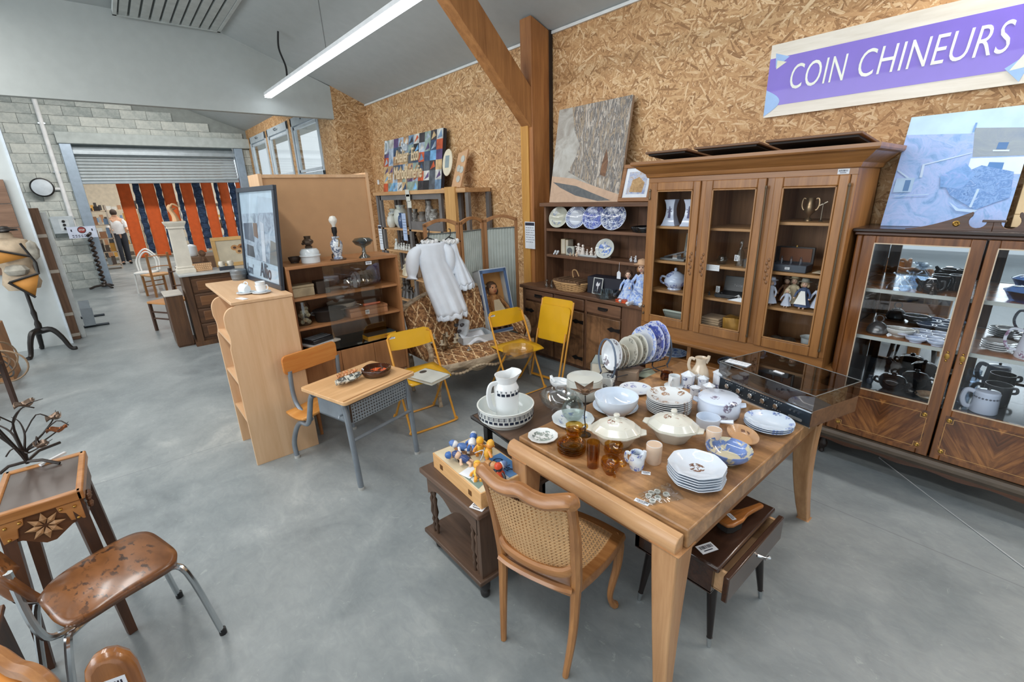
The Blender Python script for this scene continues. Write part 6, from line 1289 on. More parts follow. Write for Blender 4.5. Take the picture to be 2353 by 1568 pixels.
for k, (x0, x1) in enumerate(((-.80, -.26), (-.25, .29))):
    gx0, gx1 = (-.735, -.317) if k == 0 else (-.205, .225); z0, z1, g0, g1 = .222, 1.532, .56, 1.485; ya, yb = VY0 - .012, VY0 + .008
    d = wm(vi); d.box(x0, gx0, ya, yb, z0, z1); d.box(gx1, x1, ya, yb, z0, z1); d.box(gx0, gx1, ya, yb, g1, z1); d.box(gx0, gx1, ya, yb, z0, g0); d = d.build('door', M_MAH, vi, bev=.004)
    xm = (gx0 + gx1) / 2; o_ = MB(); o_.box(gx0 - xm - .02, gx1 - xm + .02, -.0012, .002, -.13, .13); o_ = o_.build('flame_panel', M_FLAME, d); o_.location = (xm - vi.location.x, ya - .0005 - vi.location.y, .385)
    b = wm(vi); t_ = .0022
    for a in ((gx0 - .004, gx1 + .004, g0 - .006, g0), (gx0 - .004, gx1 + .004, g1, g1 + .006), (gx0 - .005, gx0, g0, g1), (gx1, gx1 + .005, g0, g1)): b.box(a[0], a[1], ya - .002, ya + .004, a[2], a[3])
    b.build('glass_beading', paint(206, 186, 160, .3), d)
    b = wm(vi); X0_, X1_, Z0_, Z1_ = gx0 - .012, gx1 + .012, .27, .50; c_ = .03
    for p_, q_ in (((X0_ + c_, Z1_), (X1_ - c_, Z1_)), ((X0_ + c_, Z0_), (X1_ - c_, Z0_)), ((X0_, Z0_ + c_), (X0_, Z1_ - c_)), ((X1_, Z0_ + c_), (X1_, Z1_ - c_))):
        b.box(min(p_[0], q_[0]) - t_ / 2, max(p_[0], q_[0]) + t_ / 2, ya - .0025, ya, min(p_[1], q_[1]) - t_ / 2, max(p_[1], q_[1]) + t_ / 2)
    for cx_, sx in ((X0_, 1), (X1_, -1)):
        for cz, sz_ in ((Z0_, 1), (Z1_, -1)):
            b.box(min(cx_, cx_ + sx * c_), max(cx_, cx_ + sx * c_), ya - .0025, ya, cz + sz_ * c_ - t_ / 2, cz + sz_ * c_ + t_ / 2); b.box(cx_ + sx * c_ - t_ / 2, cx_ + sx * c_ + t_ / 2, ya - .0025, ya, min(cz, cz + sz_ * c_), max(cz, cz + sz_ * c_))
    b.build('inlay_line', INL, d)
    for cx_ in (X0_ + .012, X1_ - .012):
        for cz in (Z0_ + .012, Z1_ - .012): b = wm(vi); b.M = inv(vi) @ T(cx_, ya, cz) @ Rx(PI / 2); b.lathe([(.013, 0), (.013, .003), (.008, .005), (.004, .003), (0, .006)], 14); b.build('brass_rosette', BRASS, d)
    b = wm(vi); b.quad((gx0, ya + .006, g0), (gx1, ya + .006, g0), (gx1, ya + .006, g1), (gx0, ya + .006, g1)); b.build('glass_pane', pane(252, 252, 252, .08), d)
    lx = -.29 if k == 0 else -.225; b = wm(vi); b.M = inv(vi) @ T(lx, ya, .87) @ Rx(PI / 2); b.lathe([(.012, 0), (.012, .003), (.006, .004), (0, .004)], 12, sy=1.5); b.ball((0, .026, .002), .007, 8); b.ball((0, -.026, .002), .007, 8); b.build('escutcheon', BRASS, d)
def crest(s):
    o = [(0, 1.574), (.36, 1.574)]
    for i in range(13): t = i / 12; o.append((.36 - .27 * t, 1.578 + .095 * t ** 1.6))
    o += [(.085, 1.668)]
    for i in range(11): t = R(48) - R(228) * i / 10; o.append((.062 + .036 * math.cos(t), 1.624 + .036 * math.sin(t)))
    o += [(0, 1.626)]
    return [(-.255 + s * x, z) for x, z in o] if s > 0 else [(-.255 - x, z) for x, z in o][::-1]
for s in (-1, 1): b = wm(vi); b.prism_y(crest(s), 3.545, 3.565); b.build('swan_neck_crest', M_MAHD, vi, bev=.002); b = wm(vi); b.M = inv(vi) @ T(-.255 + s * .145, 3.545, 1.61) @ Rx(PI / 2); b.lathe([(.016, 0), (.016, .003), (.01, .006), (.005, .003), (0, .006)], 16); b.build('brass_rosette', BRASS, vi)
wm(vi).box(-.30, -.21, 3.54, 3.57, 1.62, 1.632).build('crest_block', M_MAHD, vi, bev=.002)
# ---- inside the vitrine ----
CUT = pane(236, 244, 252, .35); BLK = paint(22, 24, 28, .12, 0, .05, .5)
def on(z, x, y): return (x, y, z + .0185)
for k, (x, y, lb) in enumerate(((-.60, 3.64, 'cut glass ship decanter in the mahogany cabinet, left one'), (-.56, 3.76, 'cut glass ship decanter in the mahogany cabinet, rear one'))):
    vessel('cut_decanter', lb, 'decanter', on(VS[0], x, y), [(0, 0), (.06, 0), (.055, .02), (.018, .07), (.012, .08), (.04, .1), (.036, .102), (.01, .085), (0, .08)], CUT, n=14, wave=lambda t, r, z: 1 + .06 * math.cos(7 * t), group='cut glass decanters')
def blackmug(lb, x, y, z, r=.03, h=.07, fl=.015): return vessel('black_mug', lb, 'mug', on(z, x, y), [(0, 0), (r * .8, 0), (r, .01), (r * .8, h * .6), (r + fl, h), (r + fl - .003, h), (r * .72, h * .6), (r * .8, .012), (0, .01)], BLK, R(-25), handles=((0, r, h * .2, h * .85, .02),), group='black glazed pottery', hr=.004)
vessel('black_teapot', 'black glazed teapot in front on the top vitrine shelf', 'teapot', on(VS[0], -.45, 3.62), [(0, 0), (.03, 0), (.045, .03), (.04, .06), (.022, .08), (.02, .085), (0, .085)], BLK, R(10), handles=((0, .042, .02, .07, .02),), spout=(PI, .04, .06, .03), group='black glazed pottery')
blackmug('black flared mug standing behind the black teapot', -.42, 3.76, VS[0], .032, .09, .022); blackmug('black angular mug at the right of the top vitrine shelf', -.36, 3.78, VS[0], .034, .095, .004); blackmug('small black mug between teapot and front figure', -.49, 3.66, VS[0], .028, .06, .0)
figs('small black figure with yellow eyes at the shelf front', on(VS[0], -.43, 3.575), 1, .05, .07, paint(40, 30, 24, .2))
pewt = paint(120, 122, 124, .25, .7)
t = vessel('metal_tureen', 'pewter coloured covered dish with ring handle on the middle vitrine shelf', 'dish', on(VS[1], -.66, 3.66), [(0, 0), (.05, 0), (.06, .015), (.055, .03), (.05, .03), (0, .02)], pewt, lid=[(.058, .03), (.05, .05), (.03, .07), (.01, .08), (0, .081)]); b = MB(); b.tube([(.022 * math.cos(a), 0, .1 + .022 * math.sin(a)) for a in [2 * PI * i / 18 for i in range(18)]], .004, 6, closed=True); b.build('ring_handle', pewt, t)
vessel('grey_sauce_dish', 'grey white oval sauce boat on its saucer in the vitrine', 'dish', on(VS[1], -.55, 3.68), bowl_prof(.06, .05, .45), ceram((196, 200, 198)), sx=1.3, handles=((PI * .1, .07, .02, .045, .02),))
for k, (x, y, lb) in enumerate(((-.40, 3.62, 'pale blue divided serving dish at the front of the vitrine shelf'), (-.40, 3.77, 'pale blue divided serving dish at the back of the vitrine shelf'))):
    t = thing('divided_dish', lb, 'dish', on(VS[1], x, y), R(10), 'pale blue divided dishes')
    for j, (dx, dy) in enumerate(((-.055, -.01), (.045, -.03), (.02, .045), (-.06, .055))):
        b = MB(); b.lathe(bowl_prof(.05, .03, .55), 18, (dx, dy, 0), 1.1, .8); b.build('compartment', ceram((190, 206, 232)), t)
    b = MB(); b.ball((-.12, .02, .03), .022, 8, (1.3, 1, .4)); b.build('leaf_handle', ceram((206, 216, 236)), t)
vessel('black_soup_pot', 'black glazed lidded pot on the vitrine floor', 'pot', (-.52, 3.64, .551), bowl_prof(.075, .07, .6), BLK, handles=((0, .07, .03, .06, .025), (PI, .07, .03, .06, .025)), lid=[(.074, .07), (.06, .09), (.03, .1), (0, .102)], knob=[(.012, .1), (.016, .112), (0, .118)])
vessel('black_teapot', 'black lidded pot at the back of the vitrine floor', 'pot', (-.43, 3.78, .551), bowl_prof(.07, .08, .6), BLK, handles=((0, .065, .03, .07, .03),), lid=[(.07, .08), (.05, .1), (0, .11)], knob=[(.01, .108), (.014, .12), (0, .125)])
vessel('mini_vase', 'tiny dark vase at the left of the vitrine floor', 'vase', (-.64, 3.66, .551), [(0, 0), (.014, 0), (.02, .025), (.01, .04), (.016, .055), (.013, .055), (0, .03)], paint(60, 70, 84, .12)); vessel('black_bowl', 'small black bowl in front of the black pot', 'bowl', (-.42, 3.6, .551), bowl_prof(.035, .03), BLK)
plate('brown mottled plate at the right of the left vitrine floor', (-.33, 3.62, .553), .07, ceram((150, 136, 112), (110, 90, 70), 'all', .3, 30), name='stoneware_plate')
# right half of the vitrine
vessel('coffee_pot', 'tall white coffee pot with purple flowers behind the right vitrine door', 'coffee pot', on(VS[1], .02, 3.66), [(0, 0), (.06, 0), (.065, .01), (.05, .15), (.052, .16), (0, .16)], ceram((206, 214, 230), (110, 84, 110), 'sprig', .12, 26, .0, .2), R(15), handles=((PI, .055, .04, .15, .06),), lid=[(.05, .16), (.04, .175), (0, .18)], knob=[(.01, .18), (.013, .19), (0, .196)], spout=(0, .05, .12, .05))
for k in range(4): plate('white plate in the stack behind the right vitrine door, ' + ORD[3 - k], on(VS[1], -.11, 3.72 - 0), .075, ceram((216, 222, 226)), .014, 'white plates in the vitrine', name='stacked_plate').location.z += k * .012
t = thing('enamel_pot', 'white enamel coffee pot with lid on the right vitrine floor', 'coffee pot', (-.09, 3.62, .551), R(10)); b = MB(); b.lathe([(0, 0), (.058, 0), (.062, .006), (.055, .1), (.056, .12), (.048, .12), (.05, .1), (0, .01)], 28); b.build('body', ceram((190, 204, 226)), t); b = MB(); b.lathe([(.056, .12), (.05, .13), (.02, .136), (0, .137)], 24); l_ = b.build('lid', ceram((190, 204, 226)), t); b = MB(); b.ball((0, 0, .142), .009, 8); b.build('lid_knob', BLK, l_)
b = MB(); b.M = Rz(PI); b.tube(handle_pts(.058, .02, .115, .04), .008, 8, flat=1.6); b.build('handle', ceram((196, 208, 228)), t); b = MB()
for k in range(9): a = R(200 + k * 16); b.ball((.0565 * math.cos(a), .0565 * math.sin(a), .095), .006, 6, (1, 1, .8))
b.build('printed_band', paint(90, 96, 110, .2), t)
vessel('tin_can', 'dark enamel can behind the white enamel pot', 'can', (-.06, 3.79, .551), cup_prof(.06, .13), paint(60, 66, 72, .3), handles=((R(-10), .06, .09, .12, .02),)); vessel('glass_jar', 'glass jar beside the white enamel pot', 'jar', (-.19, 3.68, .551), cup_prof(.035, .09), CUT); figs('small pale shells on the right vitrine floor', (-.2, 3.57, .551), 2, .04, .03, ceram((196, 196, 190)))
t = vessel('glass_casserole', 'blue tinted glass casserole on the upper right vitrine shelf', 'dish', on(VS[0], .03, 3.68), [(0, 0), (.11, 0), (.13, .05), (.135, .055), (.125, .05), (.1, .008), (0, .006)], pane(150, 170, 200, .3), sx=1.4, lid=[(.13, .056), (.11, .075), (0, .085)])
# pictures leaning above
def quad_pic(name, label, corners, th, frame, polys, fw=.0, cat='picture', edge=None):
    """leaning panel from its measured corners bl, br, tr, tl"""
    bl, br, tr, tl = [Vector(c) for c in corners]; w = ((br - bl).length + (tr - tl).length) / 2; h = ((tl - bl).length + (tr - br).length) / 2
    X = (br - bl).normalized(); Z = (tl - bl); Z = (Z - X * Z.dot(X)).normalized(); N = X.cross(Z)
    c = (bl + br) / 2; M = Matrix(((X.x, Z.x, N.x, 0), (X.y, Z.y, N.y, 0), (X.z, Z.z, N.z, 0), (0, 0, 0, 1))) @ T(0, h / 2, 0)
    t = thing(name, label, cat, c)
    b = MB(); b.M = M; b.box(-w / 2, w / 2, -h / 2, h / 2, -th, 0); b.build('panel', edge or frame, t, bev=.002)
    pic_polys(t, M, [(m, [(u * (w / 2 - fw), v * (h / 2 - fw)) for u, v in pl]) for m, pl in polys])
    if fw:
        for a in ((-w / 2, w / 2, h / 2 - fw, h / 2), (-w / 2, w / 2, -h / 2, -h / 2 + fw), (-w / 2, -w / 2 + fw, -h / 2 + fw, h / 2 - fw), (w / 2 - fw, w / 2, -h / 2 + fw, h / 2 - fw)):
            b = MB(); b.M = M; b.box(*a, 0, .014); b.build('frame_bar', frame, t, bev=.003)
    return t, M, w, h
FULL = [(-1, -1), (1, -1), (1, 1), (-1, 1)]
def m_wash(c, sc=7, rough=.6, st=(1, 1, 1)):
    key = ('wash', tuple(c), sc, st)
    if key not in _mc:
        t = NT('paint_wash'); n = t.noise(t.co(scale=st), sc, 5, .65, 1.5); k = len(c); t.bump(n, .5, .006)
        _mc[key] = t.set(t.ramp(n, [(.3 + .4 * i / (k - 1), rgb(*q)) for i, q in enumerate(c)]), rough, 0)
    return _mc[key]
P1 = [(-3.72, 3.70, 1.737), (-2.80, 3.70, 1.737), (-2.795, 3.86, 2.66), (-3.715, 3.86, 2.66)]
quad_pic('forest_painting', 'large heavily textured painting of pale trees above the dresser', P1, .03, paint(150, 130, 110, .7), [
    (m_wash([(146, 138, 128), (176, 172, 164), (196, 196, 190)], 4), FULL), (m_wash([(66, 54, 46), (176, 158, 134), (80, 80, 84), (200, 190, 176), (120, 88, 62)], 11, .4, (2.6, 1, .5)), [(-.5, -.35), (.55, -.78), (1, -.85), (1, 1), (-.6, 1), (-.45, .5), (-.25, .2), (-.35, -.1)]),
    (m_wash([(206, 176, 150), (186, 156, 132)], 6), [(-1, -1), (1, -1), (1, -.86), (.4, -.7), (-.3, -.5), (-1, -.42)]), (m_wash([(78, 84, 90), (112, 112, 110)], 9), [(-.95, -.55), (-.2, -.66), (.3, -.82), (.8, -.97), (.45, -.98), (-.2, -.86), (-.7, -.68)]), (m_wash([(90, 66, 50), (140, 100, 70)], 9), [(.42, -.45), (.58, -.5), (.6, -.2), (.52, .05), (.45, -.2)])])
p_ = [at(1427, 460, y=3.70), at(1480, 455, y=3.70), at(1497, 375, y=3.74), at(1443, 378, y=3.74)]
P2 = [(-2.78, 3.67, 1.737), (-2.44, 3.67, 1.737), (-2.44, 3.76, 2.06), (-2.78, 3.76, 2.06)]
quad_pic('small_print', 'small print of a village in white mount and brown frame by the hutch', P2, .015, wood((126, 84, 50), (160, 112, 70), 'x', 1, .5), [(PAPER, FULL), (m_wash([(110, 130, 190), (190, 196, 210), (170, 130, 90)], 16), [(-.75, -.75), (.75, -.75), (.75, .75), (-.75, .75)]), (m_wash([(150, 116, 76), (206, 170, 120)], 20), [(-.5, -.6), (.5, -.65), (.6, .0), (.1, .4), (-.4, .2)])], .035)
BL = m_wash([(104, 146, 196), (140, 172, 220), (160, 180, 226), (122, 160, 208)], 9); BL2 = m_wash([(90, 132, 190), (118, 160, 214), (150, 170, 224)], 14); BD = m_wash([(76, 116, 174), (130, 166, 216), (92, 134, 192), (150, 178, 222)], 26)
P3 = [(-.77, 3.72, 1.577), (-.225, 3.72, 1.577), (-.225, 3.925, 2.215), (-.77, 3.925, 2.215)]
t_, Mq, w_, h_ = quad_pic('blue_house_print', 'large bluish unframed print of houses and a garden above the mahogany cabinet', P3, .006, paint(150, 180, 210, .5), [
    (paint(178, 206, 232, .5), FULL), (BL, [(-1, -1), (1, -1), (1, .35), (.2, .6), (-1, .68)]), (m_wash([(128, 142, 160), (150, 160, 164)], 5), [(.12, .7), (1, .62), (1, .18), (.22, .2)]), (paint(206, 222, 236, .5), [(.2, .18), (1, .16), (1, -.12), (.5, -.1), (.2, .0)]), (paint(80, 130, 190, .5), [(.5, .1), (.72, .08), (.72, -.08), (.48, -.06)]), (paint(80, 120, 170, .5), [(.55, .42), (.7, .41), (.69, .3), (.54, .31)]), (paint(200, 218, 236, .5), [(.5, .3), (.74, .285), (.74, .26), (.5, .275)]),
    (paint(186, 208, 234, .5), [(-.55, .12), (.2, .28), (.2, .265), (-.53, .1)]), (paint(186, 208, 234, .5), [(-.56, .12), (-.52, .12), (-.5, -.12), (-.55, -.12)]), (paint(180, 206, 234, .5), [(-.98, .05), (-.72, -.12), (-.72, -.15), (-.98, .02)]), (paint(166, 196, 228, .5), [(-.95, -.12), (-.62, -.12), (-.62, -.38), (-.95, -.38)]), (paint(90, 130, 180, .5), [(-.78, -.16), (-.68, -.16), (-.68, -.36), (-.78, -.36)]), (BD, [(.1, -.1), (.4, .05), (.9, -.08), (.95, -.5), (.5, -.7), (.05, -.45), (-.1, -.25)]), (BL2, [(-.2, -.1), (.15, .1), (.35, -.1), (.2, -.35), (-.15, -.3)]), (paint(180, 206, 236, .5), [(.44, -.35), (.48, -.35), (.44, -.66), (.4, -.66)]), (paint(176, 204, 236, .5), [(.05, -.55), (.25, -.68), (.55, -.7), (.5, -.75), (.22, -.72)]), (paint(170, 198, 232, .5), [(-.9, -.44), (-.3, -.42), (-.3, -.44), (-.9, -.46)]), (paint(110, 150, 200, .5), [(.1, .62), (.13, .62), (.14, .78), (.11, .78)])])
P4 = [(-.205, 3.80, 1.577), (.35, 3.80, 1.577), (.35, 3.91, 2.12), (-.205, 3.91, 2.12)]
quad_pic('gilt_frame', 'gilt picture frame leaning at the right edge above the cabinet', P4, .02, paint(206, 180, 140, .4, .2, .1), [(paint(206, 202, 190, .7), FULL), (paint(150, 140, 120, .7), [(-.7, -.7), (.7, -.7), (.7, .7), (-.7, .7)])], .07)
# ================= hanging sign =================
s0 = at(1755, 276, y=3.935); s1 = at(1776, 105, y=3.935); SX0 = s0.x; SZ0, SZ1 = 2.325, 2.80; SX1 = -.27
sg = thing('hanging_sign', 'big purple and pale wood sign reading COIN CHINEURS on the chipboard wall', 'sign', ((SX0 + SX1) / 2, 3.93, SZ0))
sw = (SX1 - SX0) / 2; shh = SZ1 - SZ0
MB().box(-sw, sw, -.008, .012, 0, shh).build('sign_board', wood((206, 196, 178), (232, 226, 214), 'x', .5, .3, 0, .2), sg)
VIO = paint(116, 92, 200, .3, 0, .02, .3)
MB().box(-sw, sw, -.0095, -.008, shh * .155, shh * .815).build('purple_band', VIO, sg)
LBL = paint(150, 186, 232, .3)
for q_, (m_, pl_) in enumerate([(LBL, [(-sw + .03, shh * .72), (-sw + .14, shh * .83), (-sw + .03, shh * .94)][::-1] if 0 else [(-sw + .045, shh * .68), (-sw + .13, shh * .80), (-sw + .035, shh * .88)]), (paint(226, 226, 200, .3), [(-sw + .05, shh * .66), (-sw + .115, shh * .735), (-sw + .05, shh * .78)]), (LBL, [(-sw, shh * .02)] + [(-sw + .10 * math.sin(PI * i / 14), shh * (.02 + .37 * i / 14)) for i in range(15)] + [(-sw, shh * .39)]), (LBL, [(sw * .90, shh * .02), (sw * .97, shh * .36), (sw * .80, shh * .18)]), (paint(226, 230, 214, .3), [(sw * .83, shh * .15), (sw * .94, shh * .17), (sw * .895, shh * .32)])]): pic_polys(sg, T(0, -.0098 - .0002 * q_, 0) @ Rx(PI / 2), [(m_, pl_)], 'printed_shape')
for tx, x0_, x1_ in (('COIN', -1.505, -1.168), ('CHINEURS', -1.099, -.41)):
    o_ = text_mesh(tx, .245, .0008, paint(236, 240, 228, .3), sg, 'sign_lettering', None, 1, .12, -.001, sp=1.06); xs_ = [v.co.x for v in o_.data.vertices]
    k_ = (x1_ - x0_) / (max(xs_) - min(xs_)); o_.data.transform(T(x0_ - sg.location.x, -.0108, shh * .35) @ Rx(PI / 2) @ Matrix.Diagonal((k_, .93, 1, 1)) @ T(-min(xs_), 0, 0))
# ================= grey shelf unit with the workshop board =================
M_GREY = paint(112, 108, 106, .6); M_PINE = wood((176, 130, 84), (212, 172, 126), 'x', .6, .5); M_PINEZ = wood((186, 138, 78), (216, 170, 108), 'z', .6, .5)
gs = thing('shelf_unit', 'grey and pine shelf unit full of bric a brac against the chipboard wall', 'shelf', (-6.4, 3.72, 0))
wm(gs).box(-7.78, -5.05, 3.52, 3.93, 1.875, 1.93).build('top_board', M_PINE, gs, bev=.004)
for x in (-7.75, -7.63, -6.68, -5.75, -5.1):
    for y in (3.55, 3.88): wm(gs).box(x, x + .07, y, y + .04, 0, 1.875).build('upright', M_GREY, gs)
for z in (1.33, .97, .55, .15): wm(gs).box(-7.75, -5.05, 3.55, 3.92, z, z + .025).build('shelf', M_PINE, gs)
for x0, x1 in ((-7.6, -6.68), (-6.6, -5.75)): wm(gs).box(x0, x1, 3.55, 3.57, 1.8, 1.875).build('head_rail', M_GREY, gs)
wm(gs).box(-6.62, -5.7, 3.56, 3.575, 1.355, 1.48).build('front_board', M_GREY, gs)
wm(gs).box(-5.5, -5.26, 3.5, 3.54, .0, 1.95).build('front_post', M_PINEZ, gs)
GB = ceram((196, 200, 190), (120, 130, 140), 'sprig', .3, 18, .0, .3)
VP = lambda r, h: [(0, 0), (r * .6, 0), (r * .9, h * .2), (r, h * .5), (r * .8, h * .78), (r * .5, h * .86), (r * .65, h), (r * .6, h), (0, h * .9)]
for (px, r, h, m, lb) in ((898, .11, .30, GB, 'white jar with grey pattern, leftmost on the upper bay of the grey shelf'), (915, .13, .36, GB, 'tall white patterned urn on the upper bay of the grey shelf'), (904, .08, .22, ceram((206, 206, 196)), 'plain cream vase in front of the white urn'), (927, .06, .24, ceram((60, 84, 124)), 'dark blue vase right of the white urn')):
    p = at(px, 523, y=3.68); vessel('large_vase', lb, 'vase', (p.x, 3.66 if h < .25 else 3.76, 1.356), VP(r, h), m)
for k, (px, lb) in enumerate(((952, 'grey marbled vase in the middle bay of the grey shelf'), (968, 'brown mottled figurine vase in the middle bay of the grey shelf'), (985, 'tall grey cone vase in the middle bay of the grey shelf'), (996, 'grey round jug in the middle bay of the grey shelf'))):
    p = at(px, 495, y=3.72); vessel('stone_vase', lb, 'vase', (p.x, 3.74, 1.356), VP(.07 + .02 * (k % 2), (.3, .26, .42, .3)[k]), ceram([(176, 172, 164), (120, 104, 88), (150, 148, 146), (166, 166, 160)][k], (90, 86, 80), 'all', .4, 14, .0, .4))
figs('white china figures on the third board of the grey shelf', (-7.15, 3.66, .996), 6, .09, .18, ceram((206, 210, 206))); figs('dark metal statuettes on the third board of the grey shelf', (-7.2, 3.8, .996), 3, .2, .30, paint(50, 46, 44, .4))
p = at(985, 580, y=3.7); figs('brown twisted driftwood figures beside the folding screen', (-6.2, 3.7, .996), 3, .1, .30, paint(90, 70, 54, .6)); figs('cream bottles on the fourth board of the grey shelf', (-7.0, 3.66, .576), 4, .12, .28, ceram((196, 186, 160)))
book('pale grey book standing on the fourth board of the grey shelf', (-6.75, 3.64, .576), .05, .16, .24, paint(190, 200, 206, .6)); figs('dark bottles low on the grey shelf', (-7.1, 3.68, .176), 4, .12, .3, paint(60, 56, 52, .3))
vessel('candle_dish', 'brown shell dish on the third board near the screen', 'dish', (-6.3, 3.62, .996), bowl_prof(.09, .05), ceram((196, 160, 130)))
for k, (px, py, lb) in enumerate(((865, 545, 'white notice sheet hung at the left end of the grey shelf'), (930, 522, 'blue tinted notice sheet hung on the second upright of the grey shelf'))):
    p = at(px, py, y=3.545); p.x = max(p.x, -7.715); t = thing('paper_notice', lb, 'notice', p); sheet(t, Rx(PI / 2), .13, .42, 6, k == 0, PAPER if k == 0 else paint(176, 194, 224, .6))
for k, (px, py) in enumerate(((936, 444), (938, 455), (941, 470))):
    p = at(px, py, y=3.51); t = thing('paper_slip', ['topmost', 'middle', 'lowest'][k] + ' of three white paper slips on the pine edge of the grey shelf', 'label', p, 0, 'paper slips'); b = MB(); b.M = Rx(PI / 2); b.box(-.06, .06, -.05, .05, 0, .003); b.build('slip', paint(206, 206, 196, .7), t)
# collage board
c0 = [(-7.78, 3.72, 1.932), (-5.92, 3.72, 1.932), (-5.86, 3.84, 2.74), (-7.70, 3.84, 2.74)]
pal = [(60, 84, 116), (176, 190, 206), (40, 38, 42), (190, 150, 110), (120, 150, 180), (206, 206, 200), (90, 96, 104), (200, 90, 50), (120, 176, 220), (150, 170, 160), (96, 76, 120), (60, 56, 60), (206, 176, 130)]
r_ = random.Random(11); polys = []; NX, NY = 11, 6
for i in range(NX):
    for j in range(NY):
        x0 = -1 + 2 * i / NX; x1 = x0 + 2 / NX; y0 = -1 + 2 * j / NY; y1 = y0 + 2 / NY; c = r_.choice(pal); polys.append((paint(*c, .6, 0, .25), [(x0, y0), (x1, y0), (x1, y1), (x0, y1)]))
        if r_.random() < .6: c = r_.choice(pal); polys.append((paint(*c, .6, 0, .25), [(x0 + .02, y0 + .03), (x1 - .02, y0 + r_.uniform(.03, .2)), (x1 - r_.uniform(.02, .1), y1 - .03)]))
t_, Mq, w_, h_ = quad_pic('workshop_board', 'collage board of blue fabric scraps with pale raised letters on the grey shelf', c0, .05, paint(40, 44, 56, .6), [], 0, 'sign')
b = MB(); b.M = Mq; mats = []
for k, (m, pl) in enumerate(polys):
    if m not in mats: mats.append(m)
    b.mi = mats.index(m); b.add([(u * w_ / 2, v * h_ / 2, .002 + .00005 * k) for u, v in pl], [tuple(range(len(pl)))])
o_ = b.build('fabric_scraps', mats, t_); o_['kind'] = 'stuff'
LT = wood((206, 180, 140), (232, 212, 180), 'x', 1, .6)
for tx, x, y, s, sx in (('Atelier  Eco', -.52, .04, .27, .58), ('de', -.17, -.12, .13, .8), ('et', -.78, -.27, .2, .7), ('Maroquinerie', -.56, -.27, .27, .62), ('D', -.95, .24, .3, .6), ('Stu', -.32, .24, .2, .8)): text_mesh(tx, s, .012, LT if tx not in ('D', 'Stu') else paint(206, 214, 220, .6), t_, 'raised_lettering', Mq @ T(x * w_ / 2, y * h_ / 2 if 0 else y * h_, .016), sx, 0, .004)
p = at(868, 419, y=3.93); b = MB(); b.box(-.035, .035, -.012, 0, -.04, .04); solo('wall_switch', 'small white wall switch left of the collage board', 'switch', b, WHITE, (p.x, 3.948, p.z), bev=.004)
p = at(1038, 374, y=3.80); b = MB(); b.M = Rx(R(80)); b.lathe([(0, 0), (.115, 0), (.12, .008), (.115, .016), (0, .016)], 28, sx=1.0, sy=1.5); b.mi = 1; b.box(-.05, .05, -.07, .09, .0165, .0175)
solo('oval_plaque', 'oval pale wood plaque with grey square leaning beside the collage board', 'plaque', b, [paint(226, 216, 190, .5), paint(140, 156, 160, .5)], (p.x, 3.74, p.z))
p = at(1052, 434, y=3.74); t = thing('pierced_board', 'tan display board with round eyelets on a small easel', 'board', (p.x, 3.72, 1.932))
b = MB(); b.M = Rx(R(-14)); b.prism_y([(-.12, 0), (.1, 0), (.17, .5), (-.05, .46)], -.01, .01); b.build('board', paint(206, 164, 124, .6), t)
for x, z in ((.1, .38), (.03, .26), (.1, .24), (.05, .12)):
    b = MB(); b.M = Rx(R(-14)) @ T(x - .02, -.011, z) @ Rx(PI / 2); b.lathe([(.02, 0), (.045, 0), (.045, .006), (.02, .006)], 16); b.build('eyelet_ring', paint(190, 190, 180, .4), t); b = MB(); b.M = Rx(R(-14)) @ T(x - .02, -.0112, z) @ Rx(PI / 2); b.lathe([(.02, 0), (.02, .002), (0, .002)], 12); b.build('eyelet_hole', BLACK, t)
MB().box(-.2, .2, -.12, .06, -.001, .012).build('easel_foot', M_PINE, t)
